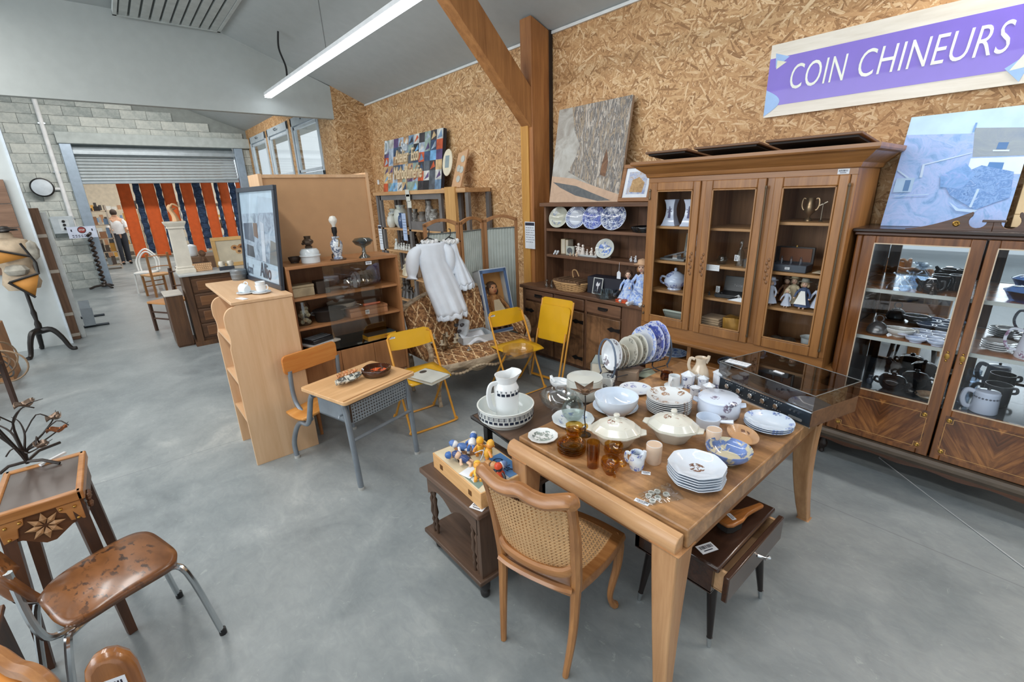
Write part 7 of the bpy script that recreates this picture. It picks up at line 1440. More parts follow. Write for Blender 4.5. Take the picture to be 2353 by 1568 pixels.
# ================= white dresses on hangers =================
def dress(label, hook, pts_l, pts_r, seed, sleeves=True, flounce=.05, ry=0):
    t = thing('white_dress', label, 'dress', hook, 0)
    H = Vector(hook)
    def row(v):
        k = v * (len(pts_l) - 1); i = min(int(k), len(pts_l) - 2); f = k - i
        return Vector(pts_l[i]).lerp(Vector(pts_l[i + 1]), f) - H, Vector(pts_r[i]).lerp(Vector(pts_r[i + 1]), f) - H
    def fn(u, v):
        a, c = row(v); a_ = 2 * PI * u; m = (a + c) / 2; h = (c - a) / 2; dpt = .045 + .05 * v
        fold = 1 + .12 * v * math.sin(a_ * 9 + seed) + .05 * v * math.sin(a_ * 17)
        return m + h * math.cos(a_) + Vector((dpt * math.sin(a_) * fold, 0, flounce * .2 * math.sin(a_ * 12) * (v > .95)))
    M_LIN = paint(226, 234, 244, .8, 0, .03)
    b = MB(); b.grid(fn, 56, 22, True); b.build('skirt_and_bodice', M_LIN, t, solid=.003, ang=80)
    a, c = row(1.0); b = MB(); b.grid(lambda u, v: (lambda p: p + Vector((math.cos(u * 2 * PI * 14) * .012 * v, 0, -.05 * v)))(fn(u, 1.0) * 1.0), 84, 4, True); b.build('hem_ruffle', M_LIN, t, solid=.003, ang=80)
    if sleeves:
        for s, (q, e) in enumerate(((pts_l, -1), (pts_r, 1))):
            p0 = Vector(q[0]) - H + Vector((0, .03 * -e, -.05)); p1 = p0 + Vector((.02, .10 * e, -.13)); p2 = p1 + Vector((.02, .03 * e, -.13))
            if e > 0: p1 = p0 + Vector((.03, .05, -.13)); p2 = p1 + Vector((.0, .0, -.13))
            b = MB(); b.tube(smooth_path([p0, p0.lerp(p1, .5) + Vector((0, .02 * e, .02)), p1, p2.lerp(p1, .3), p2], 4), [.04, .046, .052, .056, .06, .062, .064, .064, .062, .06, .056, .05, .042, .038, .044, .054, .058], 14); b.build('puff_sleeve', M_LIN, t, ang=80)
    b = MB(); b.tube([(.05 * math.cos(a), .075 * math.sin(a), -.09 + .012 * math.sin(a * 11)) for a in [2 * PI * i / 44 for i in range(44)]], .016, 6, closed=True); b.build('lace_collar', WHITE, t)
    b = MB(); b.tube(smooth_path([(0, -.12, -.10), (0, -.02, -.045), (0, 0, -.03), (0, .004, 0), (-.015, .015, .025), (-.03, .005, .03)], 4), .005, 6); b.tube([(0, -.02, -.045), (0, .12, -.1)], .006, 6); b.build('hanger', BLACK, t)
    return t
dress('long white embroidered christening dress hanging above the settee', (-3.93, 2.29, 1.515), [(-3.90, 2.13, 1.42), (-3.85, 2.12, 1.25), (-3.80, 2.14, 1.0), (-3.74, 2.20, .74)], [(-3.90, 2.44, 1.42), (-3.87, 2.42, 1.25), (-3.8, 2.5, 1.0), (-3.74, 2.54, .76)], 1)
dress('short white child dress hanging at the right of the long white dress', (-3.93, 2.53, 1.50), [(-3.93, 2.50, 1.42), (-3.90, 2.49, 1.28), (-3.87, 2.48, 1.15), (-3.84, 2.47, .99)], [(-3.93, 2.58, 1.42), (-3.90, 2.59, 1.28), (-3.87, 2.64, 1.15), (-3.84, 2.70, 1.0)], 4, False)
# ================= on the settee =================
D0 = [(-3.70, 2.80, .43), (-3.66, 3.13, .43), (-3.86, 3.06, 1.08), (-3.90, 2.71, 1.09)]
def oriented(c):
    bl, br, tr, tl = [Vector(q) for q in c]; w = ((br - bl).length + (tr - tl).length) / 2; h = ((tl - bl).length + (tr - br).length) / 2
    X = (br - bl).normalized(); Z = tl - bl; Z = (Z - X * Z.dot(X)).normalized(); N = X.cross(Z); o = (bl + br) / 2
    return o, Matrix(((X.x, Z.x, N.x, 0), (X.y, Z.y, N.y, 0), (X.z, Z.z, N.z, 0), (0, 0, 0, 1))), w, h
o0, Md, dw, dh = oriented(D0)
dbx = thing('doll_box', 'white and blue window box with a brown haired doll standing on the settee', 'box', o0)
LBW = paint(200, 208, 214, .6); NAVY = paint(84, 110, 150, .5)
b = MB(); b.M = Md
for a in ((-dw / 2, -dw / 2 + .012, 0, dh), (dw / 2 - .012, dw / 2, 0, dh)): b.box(a[0], a[1], a[2], a[3], -.14, 0)
b.box(-dw / 2, dw / 2, 0, .012, -.14, 0); b.box(-dw / 2, dw / 2, dh - .012, dh, -.14, 0); b.build('carton', LBW, dbx)
b = MB(); b.M = Md; b.box(-dw / 2 + .012, dw / 2 - .012, .012, dh - .012, -.14, -.134); b.build('inner_back', paint(206, 150, 90, .7), dbx)
for a in ((-dw / 2 + .01, -dw / 2 + .04, .01, dh - .01), (dw / 2 - .04, dw / 2 - .01, .01, dh - .01), (-dw / 2 + .01, dw / 2 - .01, .01, .04), (-dw / 2 + .01, dw / 2 - .01, dh - .045, dh - .01)): b = MB(); b.M = Md; b.box(a[0], a[1], a[2], a[3], -.004, .002); b.build('window_border', NAVY, dbx)
b = MB(); b.M = Md; b.quad((-dw / 2 + .04, .04, 0), (dw / 2 - .04, .04, 0), (dw / 2 - .04, dh - .045, 0), (-dw / 2 + .04, dh - .045, 0)); b.build('window_film', pane(252, 250, 246, .05), dbx)
b = MB(); b.M = Md; b.box(-dw / 2 - .002, -dw / 2, dh * .38, dh * .62, -.12, -.03); b.build('side_label', paint(50, 70, 110, .5), dbx)
dl = doll('brown haired doll in striped dress inside the window box', (0, 0, 0), .56, wood((96, 56, 34), (206, 150, 90), 'z', 4, .7), BRH, apron=paint(206, 190, 160, .8), skin=(206, 150, 110))
e_ = (Md @ Rx(-PI / 2) @ Rz(0)).to_euler(); dl.rotation_euler = (Md @ Rx(-PI / 2)).to_euler() if False else (Md @ Matrix(((1, 0, 0, 0), (0, 0, 1, 0), (0, -1, 0, 0), (0, 0, 0, 1)))).to_euler()
dl.location = o0 + Md.to_3x3() @ Vector((.0, .02, -.085))
chn = thing('chandelier', 'small tarnished brass chandelier lying on the settee', 'chandelier', (-3.60, 2.17, .447)); OLD = paint(130, 110, 84, .35, .7)
b = MB(); b.lathe([(.0, .0), (.03, .01), (.04, .05), (.02, .08), (.012, .14), (.02, .15), (0, .16)], 12); b.build('stem', OLD, chn)
for k in range(6):
    a = k * PI / 3 + .3; b = MB(); b.M = Rz(a); b.tube(smooth_path([(.02, 0, .05), (.07, 0, .02), (.12, 0, .05), (.13, 0, .09)], 4), .006, 6); o_ = b.build('arm', OLD, chn); b = MB(); b.M = Rz(a); b.lathe([(.022, .088), (.024, .094), (.012, .096), (.012, .13), (.015, .132), (0, .133)], 10, (.13, 0, 0)); b.build('candle_cup', paint(196, 184, 160, .5), o_)
t = thing('open_carton', 'shallow white open carton holding white cloth and fittings on the settee', 'box', (-3.66, 2.55, .447), R(-12))
for a in ((-.13, .13, -.17, -.165), (-.13, .13, .165, .17), (-.13, -.125, -.17, .17), (.125, .13, -.17, .17)): MB().box(a[0], a[1], a[2], a[3], 0, .07).build('carton_wall', LBW, t)
MB().box(-.13, .13, -.17, .17, 0, .004).build('carton_floor', LBW, t); b = MB(); b.grid(lambda u, v: (-.11 + .26 * u, -.15 + .25 * v, .05 + .03 * math.sin(u * 5) * math.cos(v * 6) - .04 * max(0, u - .85) * 8), 14, 12); b.build('white_cloth', PAPER, t, solid=.004)
t = thing('wall_lamp', 'white ceramic double lamp fitting leaning in the open carton', 'lamp', (-3.70, 2.44, .50), R(20)); b = MB(); b.M = Rx(R(-20)); b.prism_y(rrect(-.06, .06, 0, .17, .03), -.012, .012); b.build('back_plate', ceram((206, 210, 214)), t)
for x, z in ((-.03, .12), (.04, .13), (.0, .06)): b = MB(); b.M = T(x, -.02, z) @ Rx(PI / 2); b.lathe([(.012, 0), (.018, .02), (.018, .04), (.01, .045), (0, .045)], 12); b.build('lamp_socket', paint(60, 60, 64, .4), t)
b = MB(); b.lathe([(0, 0), (.022, 0), (.024, .008), (.012, .014), (.012, .028), (0, .028)], 12); solo('metal_cap', 'small shiny metal cap lying on the settee seat front', 'cap', b, CHROME, (-3.42, 2.32, .444))  # loose metal cap on the seat
# ================= on the pale bookcase =================
KZ = 1.2185
PQ = [(-4.52, .80, KZ), (-3.645, .862, KZ), (-3.70, .925, 1.958), (-4.60, .865, 1.95)]
GLS = paint(150, 168, 186, .3)
t_, Mq, w_, h_ = quad_pic('framed_poster', 'black framed cafe poster with handwritten lettering on the pale bookcase', PQ, .012, paint(44, 52, 64, .35), [(paint(176, 196, 214, .35), FULL), (m_wash([(96, 110, 128), (150, 166, 184), (176, 190, 206)], 8), [(-1, -.55), (1, -.6), (1, .55), (-1, .5)]), (paint(84, 96, 114, .4), [(-.9, -.1), (-.3, -.15), (-.35, .3), (-.9, .28)]), (paint(60, 66, 78, .4), [(-.85, -.5), (-.35, -.52), (-.4, -.25), (-.8, -.22)]), (paint(120, 100, 90, .4), [(-.3, .0), (-.05, -.05), (-.05, .3), (-.3, .3)]), (paint(190, 200, 214, .4), [(.1, -.55), (.3, -.57), (.34, .3), (.15, .35)]), (paint(110, 116, 120, .4), [(.5, -.58), (.98, -.6), (.98, -.1), (.65, -.05)]), (paint(160, 176, 190, .4), [(-.6, .3), (-.2, .3), (-.35, .45)])], .035)
for k, (tx, x, s) in enumerate((("Jom'", -.86, .12), ('Allio', -.1, .17))): text_mesh(tx, s, .0004, paint(50, 58, 80, .5), t_, 'handwritten_lettering', Mq @ T(x * w_ / 2, -.42 * h_, .0045) @ Rz(-.04), .8, .2)
b = MB(); b.M = Mq; b.quad((-w_ / 2 + .035, -h_ / 2 + .035, .008), (w_ / 2 - .035, -h_ / 2 + .035, .008), (w_ / 2 - .035, h_ / 2 - .035, .008), (-w_ / 2 + .035, h_ / 2 - .035, .008)); b.build('glass_pane', pane(250, 252, 252, .1), t_)
for k, (px, py, lb) in enumerate(((566, 679, 'overturned white espresso cup on its saucer, left one on the pale bookcase'), (602, 678, 'upright white espresso cup on its saucer, right one on the pale bookcase'))):
    p = at(px, py - 4, z=KZ); t = thing('espresso_cup', lb, 'cup', (p.x, p.y, KZ), R(-60), 'white espresso cups'); MB().lathe(plate_prof(.062, .009), 28).build('saucer', ceram((222, 228, 232)), t)
    b = MB(); b.M = T(0, 0, .012) if k else T(.0, 0, .034) @ Rx(R(80)) @ T(0, 0, -.02); b.lathe(cup_prof(.033, .05, .003, .003), 24); b.build('cup', ceram(), t); b = MB(); b.M = (T(0, 0, .012) if k else T(.0, 0, .034) @ Rx(R(80)) @ T(0, 0, -.02)) @ Rz(2); b.tube(handle_pts(.033, .012, .042, .016), .004, 7); b.build('handle', ceram(), t)
    if k: b = MB(); b.lathe(cup_prof(.03, .04, .003, .003), 22, (0, 0, .045)); b.build('second_cup', ceram(), t)
p = at(556, 687, z=KZ); b = MB(); b.M = Rz(.3); b.box(-.05, .05, -.018, .018, 0, .002); solo('price_slip', 'white paper slip in front of the espresso cups', 'label', b, PAPER, (p.x, p.y, KZ + .0005))
p = at(557, 642, z=KZ); b = MB(); b.lathe([(0, 0), (.055, 0), (.06, .02), (.058, .022), (.062, .05), (.06, .052), (.062, .08), (.055, .09), (0, .092)], 20); solo('lead_pot', 'grey ribbed metal pot left of the framed poster', 'pot', b, paint(120, 126, 130, .4, .5), (p.x, p.y - .02, KZ))
# ================= on and in the low brown cabinet =================
CZ = 1.3855
p = at(678, 604, z=CZ); b = MB(); b.lathe(bowl_prof(.045, .045, .7), 16); solo('dark_bowl', 'small dark wooden bowl at the left end of the low cabinet', 'bowl', b, paint(70, 58, 50, .5, 0, .2), (p.x, p.y, CZ))
p = at(715, 603, z=CZ); ol = thing('oil_lamp', 'white china oil lamp base with bronze burner on the low cabinet', 'oil lamp', (p.x, p.y, CZ), R(10))
MB().lathe([(0, 0), (.068, 0), (.07, .045), (.078, .05), (.078, .058), (.07, .062), (.07, .085), (.055, .105), (.02, .11), (0, .11)], 26).build('reservoir', ceram((214, 222, 226)), ol); BRZ = paint(92, 76, 62, .35, .6); b = MB(); b.lathe([(.025, .11), (.028, .12), (.018, .13), (.04, .15), (.04, .165), (.022, .18), (.026, .2), (0, .2)], 16); b.tube([(.02, 0, .14), (-.06, -.01, .14)], .004, 6); b.ball((-.062, -.01, .14), .012, 8); b.build('burner', BRZ, ol)
p = at(778, 597, z=CZ); tl = thing('table_lamp', 'flowered china table lamp base with bare bulb on the low cabinet', 'lamp', (p.x, p.y, CZ))
MB().lathe([(0, .0), (.036, 0), (.036, .02), (.028, .03), (.04, .07), (.048, .115), (.044, .14), (.025, .16), (.03, .175), (.03, .182), (0, .184)], 24).build('body', ceram((214, 220, 224), (90, 100, 120), 'all', .12, 34), tl); MB().lathe([(0, 0), (.06, 0), (.06, .008), (0, .008)], 20).build('wood_base', paint(90, 66, 50, .4), tl)
b = MB(); b.lathe([(.014, .184), (.014, .2), (.02, .215), (.02, .25), (.014, .255), (0, .256)], 14); b.build('socket', BLACK, tl); b = MB(); b.lathe([(.012, .255), (.014, .27), (.03, .295), (.032, .312), (.02, .335), (0, .34)], 18); b.build('bulb', ceram((226, 224, 216)), tl)
for s in (-1, 1): b = MB(); b.tube(smooth_path([(s * .028, 0, .165), (s * .07, 0, .17), (s * .062, 0, .13), (s * .046, 0, .105)], 4), .004, 6); b.build('gilt_handle', BRASS, tl)
b = MB(); b.tube(smooth_path([(-.05, 0, .006), (-.09, .0, .04), (-.12, .02, .02), (-.1, .05, .06), (-.14, .06, .01), (-.17, .02, .03), (-.13, .0, .005)], 5), .006, 6); b.build('cable', BLACK, tl)
p = at(838, 592, z=CZ); vessel('glass_compote', 'smoky glass compote on a tall blue glass foot on the low cabinet', 'compote', (p.x, p.y, CZ), [(0, .004), (.045, 0), (.045, .006), (.018, .03), (.012, .07), (.02, .088), (.06, .105), (.082, .135), (.078, .137), (.055, .112), (.0, .098)], pane(180, 200, 214, .35), n=26, wave=lambda t, r, z: 1 + .03 * math.cos(8 * t) * (z > .12), lid=[(.08, .137), (.06, .155), (0, .162)])
def oncab(z, y, x=-3.75): return (x, y, z + .0185)
CF = LCS[2]; CE = LCS[1]; CD = LCS[0]
box_item('old_tin', 'small rubbed metal tin at the upper left of the low cabinet', 'tin', oncab(CF, 1.02), .10, .16, .09, paint(176, 160, 130, .4, .4, .2), .02); box_item('old_book_box', 'dark box of old spools beside the rubbed tin', 'box', oncab(CF, 1.17), .1, .1, .1, paint(60, 48, 40, .5, 0, .2))
b = MB(); b.ball((0, 0, .05), .1, 16, (.9, 1.8, .45)); b.v = [(x, y, max(.0, z + .014 * math.sin(x * 90 + y * 60) * math.cos(y * 80))) for x, y, z in b.v]; solo('plastic_bundle', 'crumpled clear plastic wrapping on the top shelf of the low cabinet', 'bag', b, pane(226, 226, 220, .4), oncab(CF, 1.47)); 
vessel('china_basin', 'white china basin behind the glass of the low cabinet', 'bowl', oncab(CE, 1.36, -3.80), bowl_prof(.12, .1, .5), ceram((196, 190, 180)))
t = thing('glass_jar', 'tall glass storage jar of pale bits at the left of the low cabinet', 'jar', oncab(CE - .225 + .225, 1.0)); t.location = oncab(CE, 1.0); MB().lathe([(0, 0), (.05, 0), (.055, .01), (.055, .15), (.045, .17), (.045, .19), (0, .19)], 18).build('body', pane(226, 232, 230, .25), t); b = MB(); r_ = random.Random(2)
for k in range(16): b.ball((r_.uniform(-.03, .03), r_.uniform(-.03, .03), .02 + r_.uniform(0, .11)), .018, 6)
o_ = b.build('contents', paint(196, 186, 160, .6, 0, .2), t); o_['kind'] = 'stuff'
t = vessel('casserole_dish', 'black cast iron oval casserole on the middle shelf of the low cabinet', 'pot', oncab(CD, 1.2), [(0, 0), (.07, 0), (.075, .01), (.08, .08), (.085, .085), (.085, .095), (.07, .1), (0, .1)], paint(40, 38, 38, .45), sx=1.0, sy=1.5, handles=((PI / 2, .12, .06, .08, .02), (-PI / 2, .12, .06, .08, .02)))
t = box_item('cutlery_box', 'flat pale wooden box with white tag on the middle shelf of the low cabinet', 'box', oncab(CD, 1.50, -3.72), .13, .33, .07, wood((150, 100, 66), (186, 136, 98), 'y', .8, .5), .022); price_tag(t, T(.068, -.02, .03) @ Ry(PI / 2) @ Rz(PI / 2), .035, .035)
t = thing('carving_tool', 'steel carving tool with orange handle lying on the flat wooden box', 'tool', oncab(CD + .07, 1.47, -3.70), R(90)); b = MB(); b.tube([(0, 0, .012), (.15, 0, .012)], [.012, .009], 8); b.build('handle', paint(200, 92, 40, .35), t); b = MB(); b.bar((0, 0, .012), (-.2, .0, .012), .004, .004, .03, .003); b.tube(smooth_path([(0, 0, .012), (-.02, .02, .02), (-.06, .02, .03), (-.08, 0, .012)], 3), .004, 6); b.build('blade', CHROME, t)
t = box_item('yellow_box', 'flat yellow printed box at the lower right of the low cabinet', 'box', (-3.72, 1.62, lz0 + .195), .12, .26, .04, paint(226, 170, 50, .5), 0); bpy.data.objects['yellow_box'].location.z = lz0 + .0185 if False else lz0 + .32
MB().box(-.06, .06, -.13, .13, .04, .043).build('lid_print', paint(54, 66, 70, .4), t); text_mesh('nouvelle', .03, .0003, paint(176, 60, 40, .5), t, 'box_lettering', T(.0605, .02, .01) @ Rz(PI / 2) @ Rx(PI / 2), .8); t.location = (-3.70, 1.58, LCS[0] + .0185 - .0); t.location.z = lz0 + .0185
t = thing('typewriter_case', 'black and white slide viewer machine at the lower left of the low cabinet', 'machine', (-3.72, 1.08, lz0 + .019), R(20)); MB().box(-.09, .09, -.12, .12, 0, .06).build('body', BLACK, t, bev=.005); MB().box(-.1, .1, -.125, .125, .06, .075).build('white_rim', WHITE, t, bev=.003); MB().box(-.08, .06, -.1, .1, .075, .11).build('upper_deck', paint(40, 42, 46, .3), t, bev=.006)
for k in range(3): MB().box(-.075 + .04 * k, -.05 + .04 * k, -.09, .09, .11, .113).build('grey_bar', paint(130, 136, 142, .3), t)
for o_ in (bpy.data.objects['yellow_box'], t): o_.location.z = .684
wm(lc).box(lx0, lx1 - .02, ly0 + .02, ly1, .664, .683).build('mid_board', M_LC, lc)
for nm in ('casserole_dish', 'cutlery_box', 'china_basin', 'carving_tool'): bpy.data.objects[nm].location.z += LCS[1] - LCS[0]
bpy.data.objects['china_basin'].location.z -= LCS[1] - LCS[0] - .001
bpy.data.objects['china_basin'].location.z = LCS[1] + .0185; bpy.data.objects['china_basin'].location.x = -3.9
# ================= chest with marble top and its neighbours =================
ch = thing('chest_of_drawers', 'dark walnut chest of drawers with grey marble top seen beyond the pale bookcase', 'chest', (-7.6, 1.2, 0)); M_WAL = wood((60, 40, 28), (104, 72, 48), 'y', .5, .4); M_WALZ = wood((60, 40, 28), (100, 70, 46), 'z', .5, .4)
wm(ch).box(-7.80, -7.28, .53, 2.0, .945, .97).build('marble_top', paint(186, 190, 190, .3, 0, .1), ch, bev=.004); b = wm(ch); b.box(-7.75, -7.33, .56, 1.97, .06, .945); b.build('carcass', M_WALZ, ch)
for k in range(4): z0 = .1 + k * .205; o_ = wm(ch).box(-7.335, -7.315, .64, 1.9, z0, z0 + .185).build('drawer', M_WAL, ch, bev=.006); b = wm(ch); b.box(-7.316, -7.308, .70, 1.84, z0 + .03, z0 + .155); b.build('drawer_panel', wood((90, 58, 36), (130, 90, 58), 'y', .5, .4), o_, bev=.006)
wm(ch).box(-7.36, -7.30, .555, .63, .03, .945).build('corner_stile', M_WALZ, ch); wm(ch).box(-7.78, -7.29, .53, 1.98, 0, .06).build('plinth', M_WALZ, ch)
pc_ = thing('low_side_cabinet', 'plain dark brown cabinet side standing against the marble topped chest', 'cabinet', (-7.62, .44, 0)); wm(pc_).box(-7.85, -7.42, .335, .525, .02, .70).build('body', M_WALZ, pc_, bev=.004); wm(pc_).box(-7.86, -7.41, .325, .527, .70, .72).build('cabinet_top', paint(206, 200, 190, .5), pc_, bev=.003); wm(pc_).box(-7.84, -7.43, .345, .52, 0, .02).build('plinth', M_WALZ, pc_)
MZ = .9705
cl = thing('pedestal_column', 'cream square pedestal column standing on the marble topped chest', 'pedestal', (-7.58, .64, MZ)); M_CRM = paint(214, 208, 194, .5)
b = MB(); s4 = 1.414
def sq(pr): b = MB(); b.M = Rz(PI / 4); b.lathe([(r * s4, z) for r, z in pr], 4); return b
sq([(0, 0), (.105, 0), (.105, .04), (.092, .06), (.1, .075), (.086, .09), (0, .09)]).build('base', M_CRM, cl, ang=20); sq([(.085, .09), (.078, .57), (0, .57)]).build('shaft', M_CRM, cl, ang=20); sq([(.08, .57), (.095, .58), (.09, .60), (.11, .63), (.118, .65), (.118, .665), (0, .665)]).build('capital', M_CRM, cl, ang=20)
hs = thing('hand_sculpture', 'terracotta sculpture of a bent hand standing on the cream column', 'sculpture', (-7.58, .64, MZ + .666)); TC = paint(206, 166, 124, .6); b = MB(); b.tube(smooth_path([(0, .03, 0), (0, .025, .06), (0, .0, .13), (0, -.01, .17), (0, .01, .2)], 4), [.06, .058, .055, .05, .046, .043, .04, .038, .04, .042, .043, .043, .042, .04, .038, .034, .03], 12, flat=.7); b.build('palm', TC, hs)
for k in range(4): b = MB(); x = -.03 + .02 * k; b.tube(smooth_path([(x, .0, .185), (x * 1.1, .03, .215), (x * 1.1, .07, .205 - .004 * k), (x, .09, .175)], 3), [.012, .012, .011, .011, .010, .01, .009, .008, .007, .006], 7); b.build('finger', TC, hs)
b = MB(); b.tube(smooth_path([(-.035, 0, .12), (-.06, .03, .15), (-.06, .06, .16)], 3), [.013, .012, .012, .011, .01, .009, .008], 7); b.build('thumb', TC, hs)
p = at(466, 622, z=MZ); t = box_item('woven_box', 'small woven cane box beside the cream column', 'box', (p.x, p.y, MZ), .14, .22, .11, paint(190, 150, 110, .7, 0, .15)); b = MB()
for j in range(4):
    for i in range(9): b.box(.07, .074, -.105 + i * .0235 + (.011 if j % 2 else 0), -.09 + i * .0235 + (.011 if j % 2 else 0), .012 + j * .024, .024 + j * .024)
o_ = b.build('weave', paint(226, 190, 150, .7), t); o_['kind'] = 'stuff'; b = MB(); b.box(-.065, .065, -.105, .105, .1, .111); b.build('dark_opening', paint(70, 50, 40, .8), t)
p = at(465, 600, z=MZ); figs('bunch of brown dried stems behind the woven box', (-7.68, .88, MZ), 5, .05, .28, paint(110, 80, 58, .8)); 
p = at(522, 620, z=MZ); t = thing('opera_glasses', 'white and gilt opera glasses on a dark stand on the marble top', 'ornament', (p.x, p.y, MZ), PI / 2)
MB().box(-.09, .09, -.03, .03, 0, .05).build('base', paint(60, 66, 76, .4), t, bev=.004)
for x in (-.05, .05): b = MB(); b.lathe([(0, .05), (.035, .05), (.045, .085), (.035, .12), (0, .125)], 16, (x, 0, 0)); b.build('sphere', ceram((206, 200, 186), (110, 100, 80), 'sprig', .2, 30, .0, .2), t)
fpc = [(-8.2, 1.10, MZ), (-8.0, 2.0, MZ), (-8.1, 2.0, 1.5), (-8.3, 1.10, 1.5)]
fpc = [(-7.73, 1.03, MZ), (-7.73, 1.62, MZ), (-7.78, 1.62, 1.38), (-7.78, 1.0, 1.38)]
quad_pic('sunflower_picture', 'gilt framed painting of sunflowers on the marble topped chest', fpc, .02, paint(214, 176, 116, .35, .3), [(paint(206, 196, 172, .6), FULL)] + [(paint(*c, .6), [(x + r * math.cos(a), y + r * 1.3 * math.sin(a)) for a in [2 * PI * i / 9 for i in range(9)]]) for x, y, r, c in ((-.1, .3, .2, (190, 140, 90)), (.25, .35, .2, (176, 120, 70)), (.1, -.05, .2, (206, 166, 116)), (.45, .0, .2, (170, 116, 70)), (-.1, .3, .09, (90, 60, 44)), (.25, .35, .09, (84, 56, 40)), (.1, -.05, .09, (100, 70, 50)), (.45, 0, .09, (84, 56, 40)), (.6, -.6, .1, (150, 100, 60)))], .05)
# chairs beyond the chest
t = thing('bentwood_armchair', 'white plastic arch backed chair in the far aisle', 'chair', (-13.2, .45, 0), R(-20)); WP = paint(226, 228, 226, .4)
for w, z in ((.2, .92), (.15, .86)): b = MB(); b.tube(smooth_path([(0, -w, .45), (-.04, -w, .7), (-.05, 0, z), (-.04, w, .7), (0, w, .45)], 6), .018, 8); b.build('back_hoop', WP, t)
b = MB(); b.prism(rrect(0, .4, -.2, .2, .08), .42, .45); b.build('seat', WP, t, bev=.006)
for x, y in ((.04, -.17), (.04, .17), (.36, -.17), (.36, .17)): b = MB(); b.tube([(x, y, .42), (x * 1.05, y * 1.1, 0)], .018, 8); b.build('leg', WP, t)
def wchair(label, loc, rz, m, seatm):
    t = thing('wooden_chair', label, 'chair', loc, rz)
    for y in (-.19, .19): b = MB(); b.bar((-.2, y, 0), (-.23, y, .9), .035, .035); b.build('rear_leg', m, t); b = MB(); b.bar((.19, y, 0), (.19, y, .44), .035, .035); b.build('front_leg', m, t)
    b = MB(); b.prism(rrect(-.22, .22, -.22, .22, .03), .43, .46); b.build('seat', seatm, t, bev=.004)
    for z in (.62, .84): b = MB(); b.tube(smooth_path([(-.215, -.19, z), (-.235, 0, z + .015), (-.215, .19, z)], 4), .022, 8, flat=.5); b.build('back_rail', m, t)
    for z in (.2, .3): b = MB(); b.bar((.19, -.19, z), (.19, .19, z), .02, .02); b.build('stretcher', m, t)
    return t
wchair('dark wooden chair with tan seat beside the low dark cabinet', (-8.7, .45, 0), R(-60), paint(74, 52, 40, .5), paint(196, 140, 86, .5)); wchair('light wooden chair nearest the far shutter aisle', (-12.3, .52, 0), R(-160), paint(176, 124, 76, .5), paint(196, 150, 100, .5))
vessel('white_canister', 'white lidded canister on the far tables', 'canister', (-9.55, .95, 1.0), cup_prof(.09, .16), ceram(), lid=[(.09, .16), (.05, .19), (0, .2)])
t = thing('far_table', 'dark table with chairs piled on it beyond the marble chest', 'table', (-9.6, 1.3, 0)); MB().box(-.4, .4, -.6, .8, .76, .80).build('tabletop', M_WAL, t)
for x in (-.35, .35):
    for y in (-.55, .75): MB().box(x - .03, x + .03, y - .03, y + .03, 0, .76).build('leg', M_WAL, t)
MB().box(-.3, .3, -.5, .7, .80, .999).build('stacked_boards', paint(120, 92, 70, .6), t)
# ================= far wall fittings =================
t = thing('wall_pipe', 'white vertical pipe fixed on the grey block wall', 'pipe', (-14.93, -.64, 0)); MB().tube([(0, 0, 1.3), (0, -.0, 4.2)], .045, 10).build('tube', WHITE, t); MB().tube([(0, 0, 2.26), (0, -.3, 2.26)], .03, 8).build('side_branch', WHITE, t)
for z in (1.6, 2.6, 3.6): MB().box(-.07, .03, -.06, .06, z, z + .03).build('bracket', GALV, t)
p = at(97, 431, x=-14.85); t = thing('convex_mirror', 'round white convex disc with dark rim on the block wall', 'mirror', p); b = MB(); b.M = Ry(PI / 2); b.lathe([(0, -.02), (.20, -.02), (.20, .015), (.185, .025)], 30); b.build('rim', BLACK, t); b = MB(); b.M = Ry(PI / 2); b.lathe([(.186, .02), (.1, .05), (0, .06)], 30); b.build('disc', paint(206, 216, 224, .6), t)
p = at(146, 517, x=-14.88); t = thing('control_box', 'grey control box with three dark buttons on the block wall', 'box', (-14.92, p.y, p.z)); MB().box(0, .12, -.19, .19, -.19, .19).build('case', paint(186, 196, 202, .4), t, bev=.01); MB().box(.12, .125, -.06, .1, -.13, .13).build('button_plate', paint(206, 214, 218, .4), t)
for z in (-.08, 0, .08): b = MB(); b.M = T(.125, .02, z) @ Ry(PI / 2); b.lathe([(.028, 0), (.028, .02), (0, .024)], 12); b.build('button', BLACK, t)
p0 = at(160, 549, x=-14.6); p1 = at(218, 519, x=-14.6); t = thing('stop_sign', 'white notice with a round red STOP mark by the far shutter', 'sign', (-14.6, (p0.y + p1.y) / 2, (p0.z + p1.z) / 2)); w_ = (p1.y - p0.y); h_ = p1.z - p0.z; Mt = Rz(PI / 2) @ Rx(PI / 2)
b = MB(); b.M = Mt; b.box(-w_ / 2, w_ / 2, -h_ / 2, h_ / 2, -.01, 0); b.build('panel', paint(206, 216, 236, .5), t); b = MB(); b.M = Mt; b.lathe([(.075, 0), (.075, .002), (0, .002)], 24, (0, .05, 0)); b.build('dark_ring', paint(60, 50, 56, .5), t); b = MB(); b.M = Mt; b.lathe([(.062, .002), (.062, .004), (0, .004)], 24, (0, .05, 0)); b.build('red_disc', paint(150, 60, 60, .5), t)
text_mesh('STOP', .05, .0005, WHITE, t, 'stop_lettering', Mt @ T(0, .032, .006), .8, 0, .001, 'CENTER')
for k in range(2): b = MB(); b.M = Mt; [b.box(-w_ * .38 + j * .05, -w_ * .38 + j * .05 + .036, -.07 - k * .035, -.055 - k * .035, 0, .002) for j in range(6)]; o_ = b.build('printed_line', INK, t); o_['kind'] = 'stuff'
for s in (-1, 1): b = MB(); b.M = Mt; b.box(s * w_ * .36 - .012, s * w_ * .36 + .012, .02, .07, 0, .002); b.build('small_mark', INK, t)
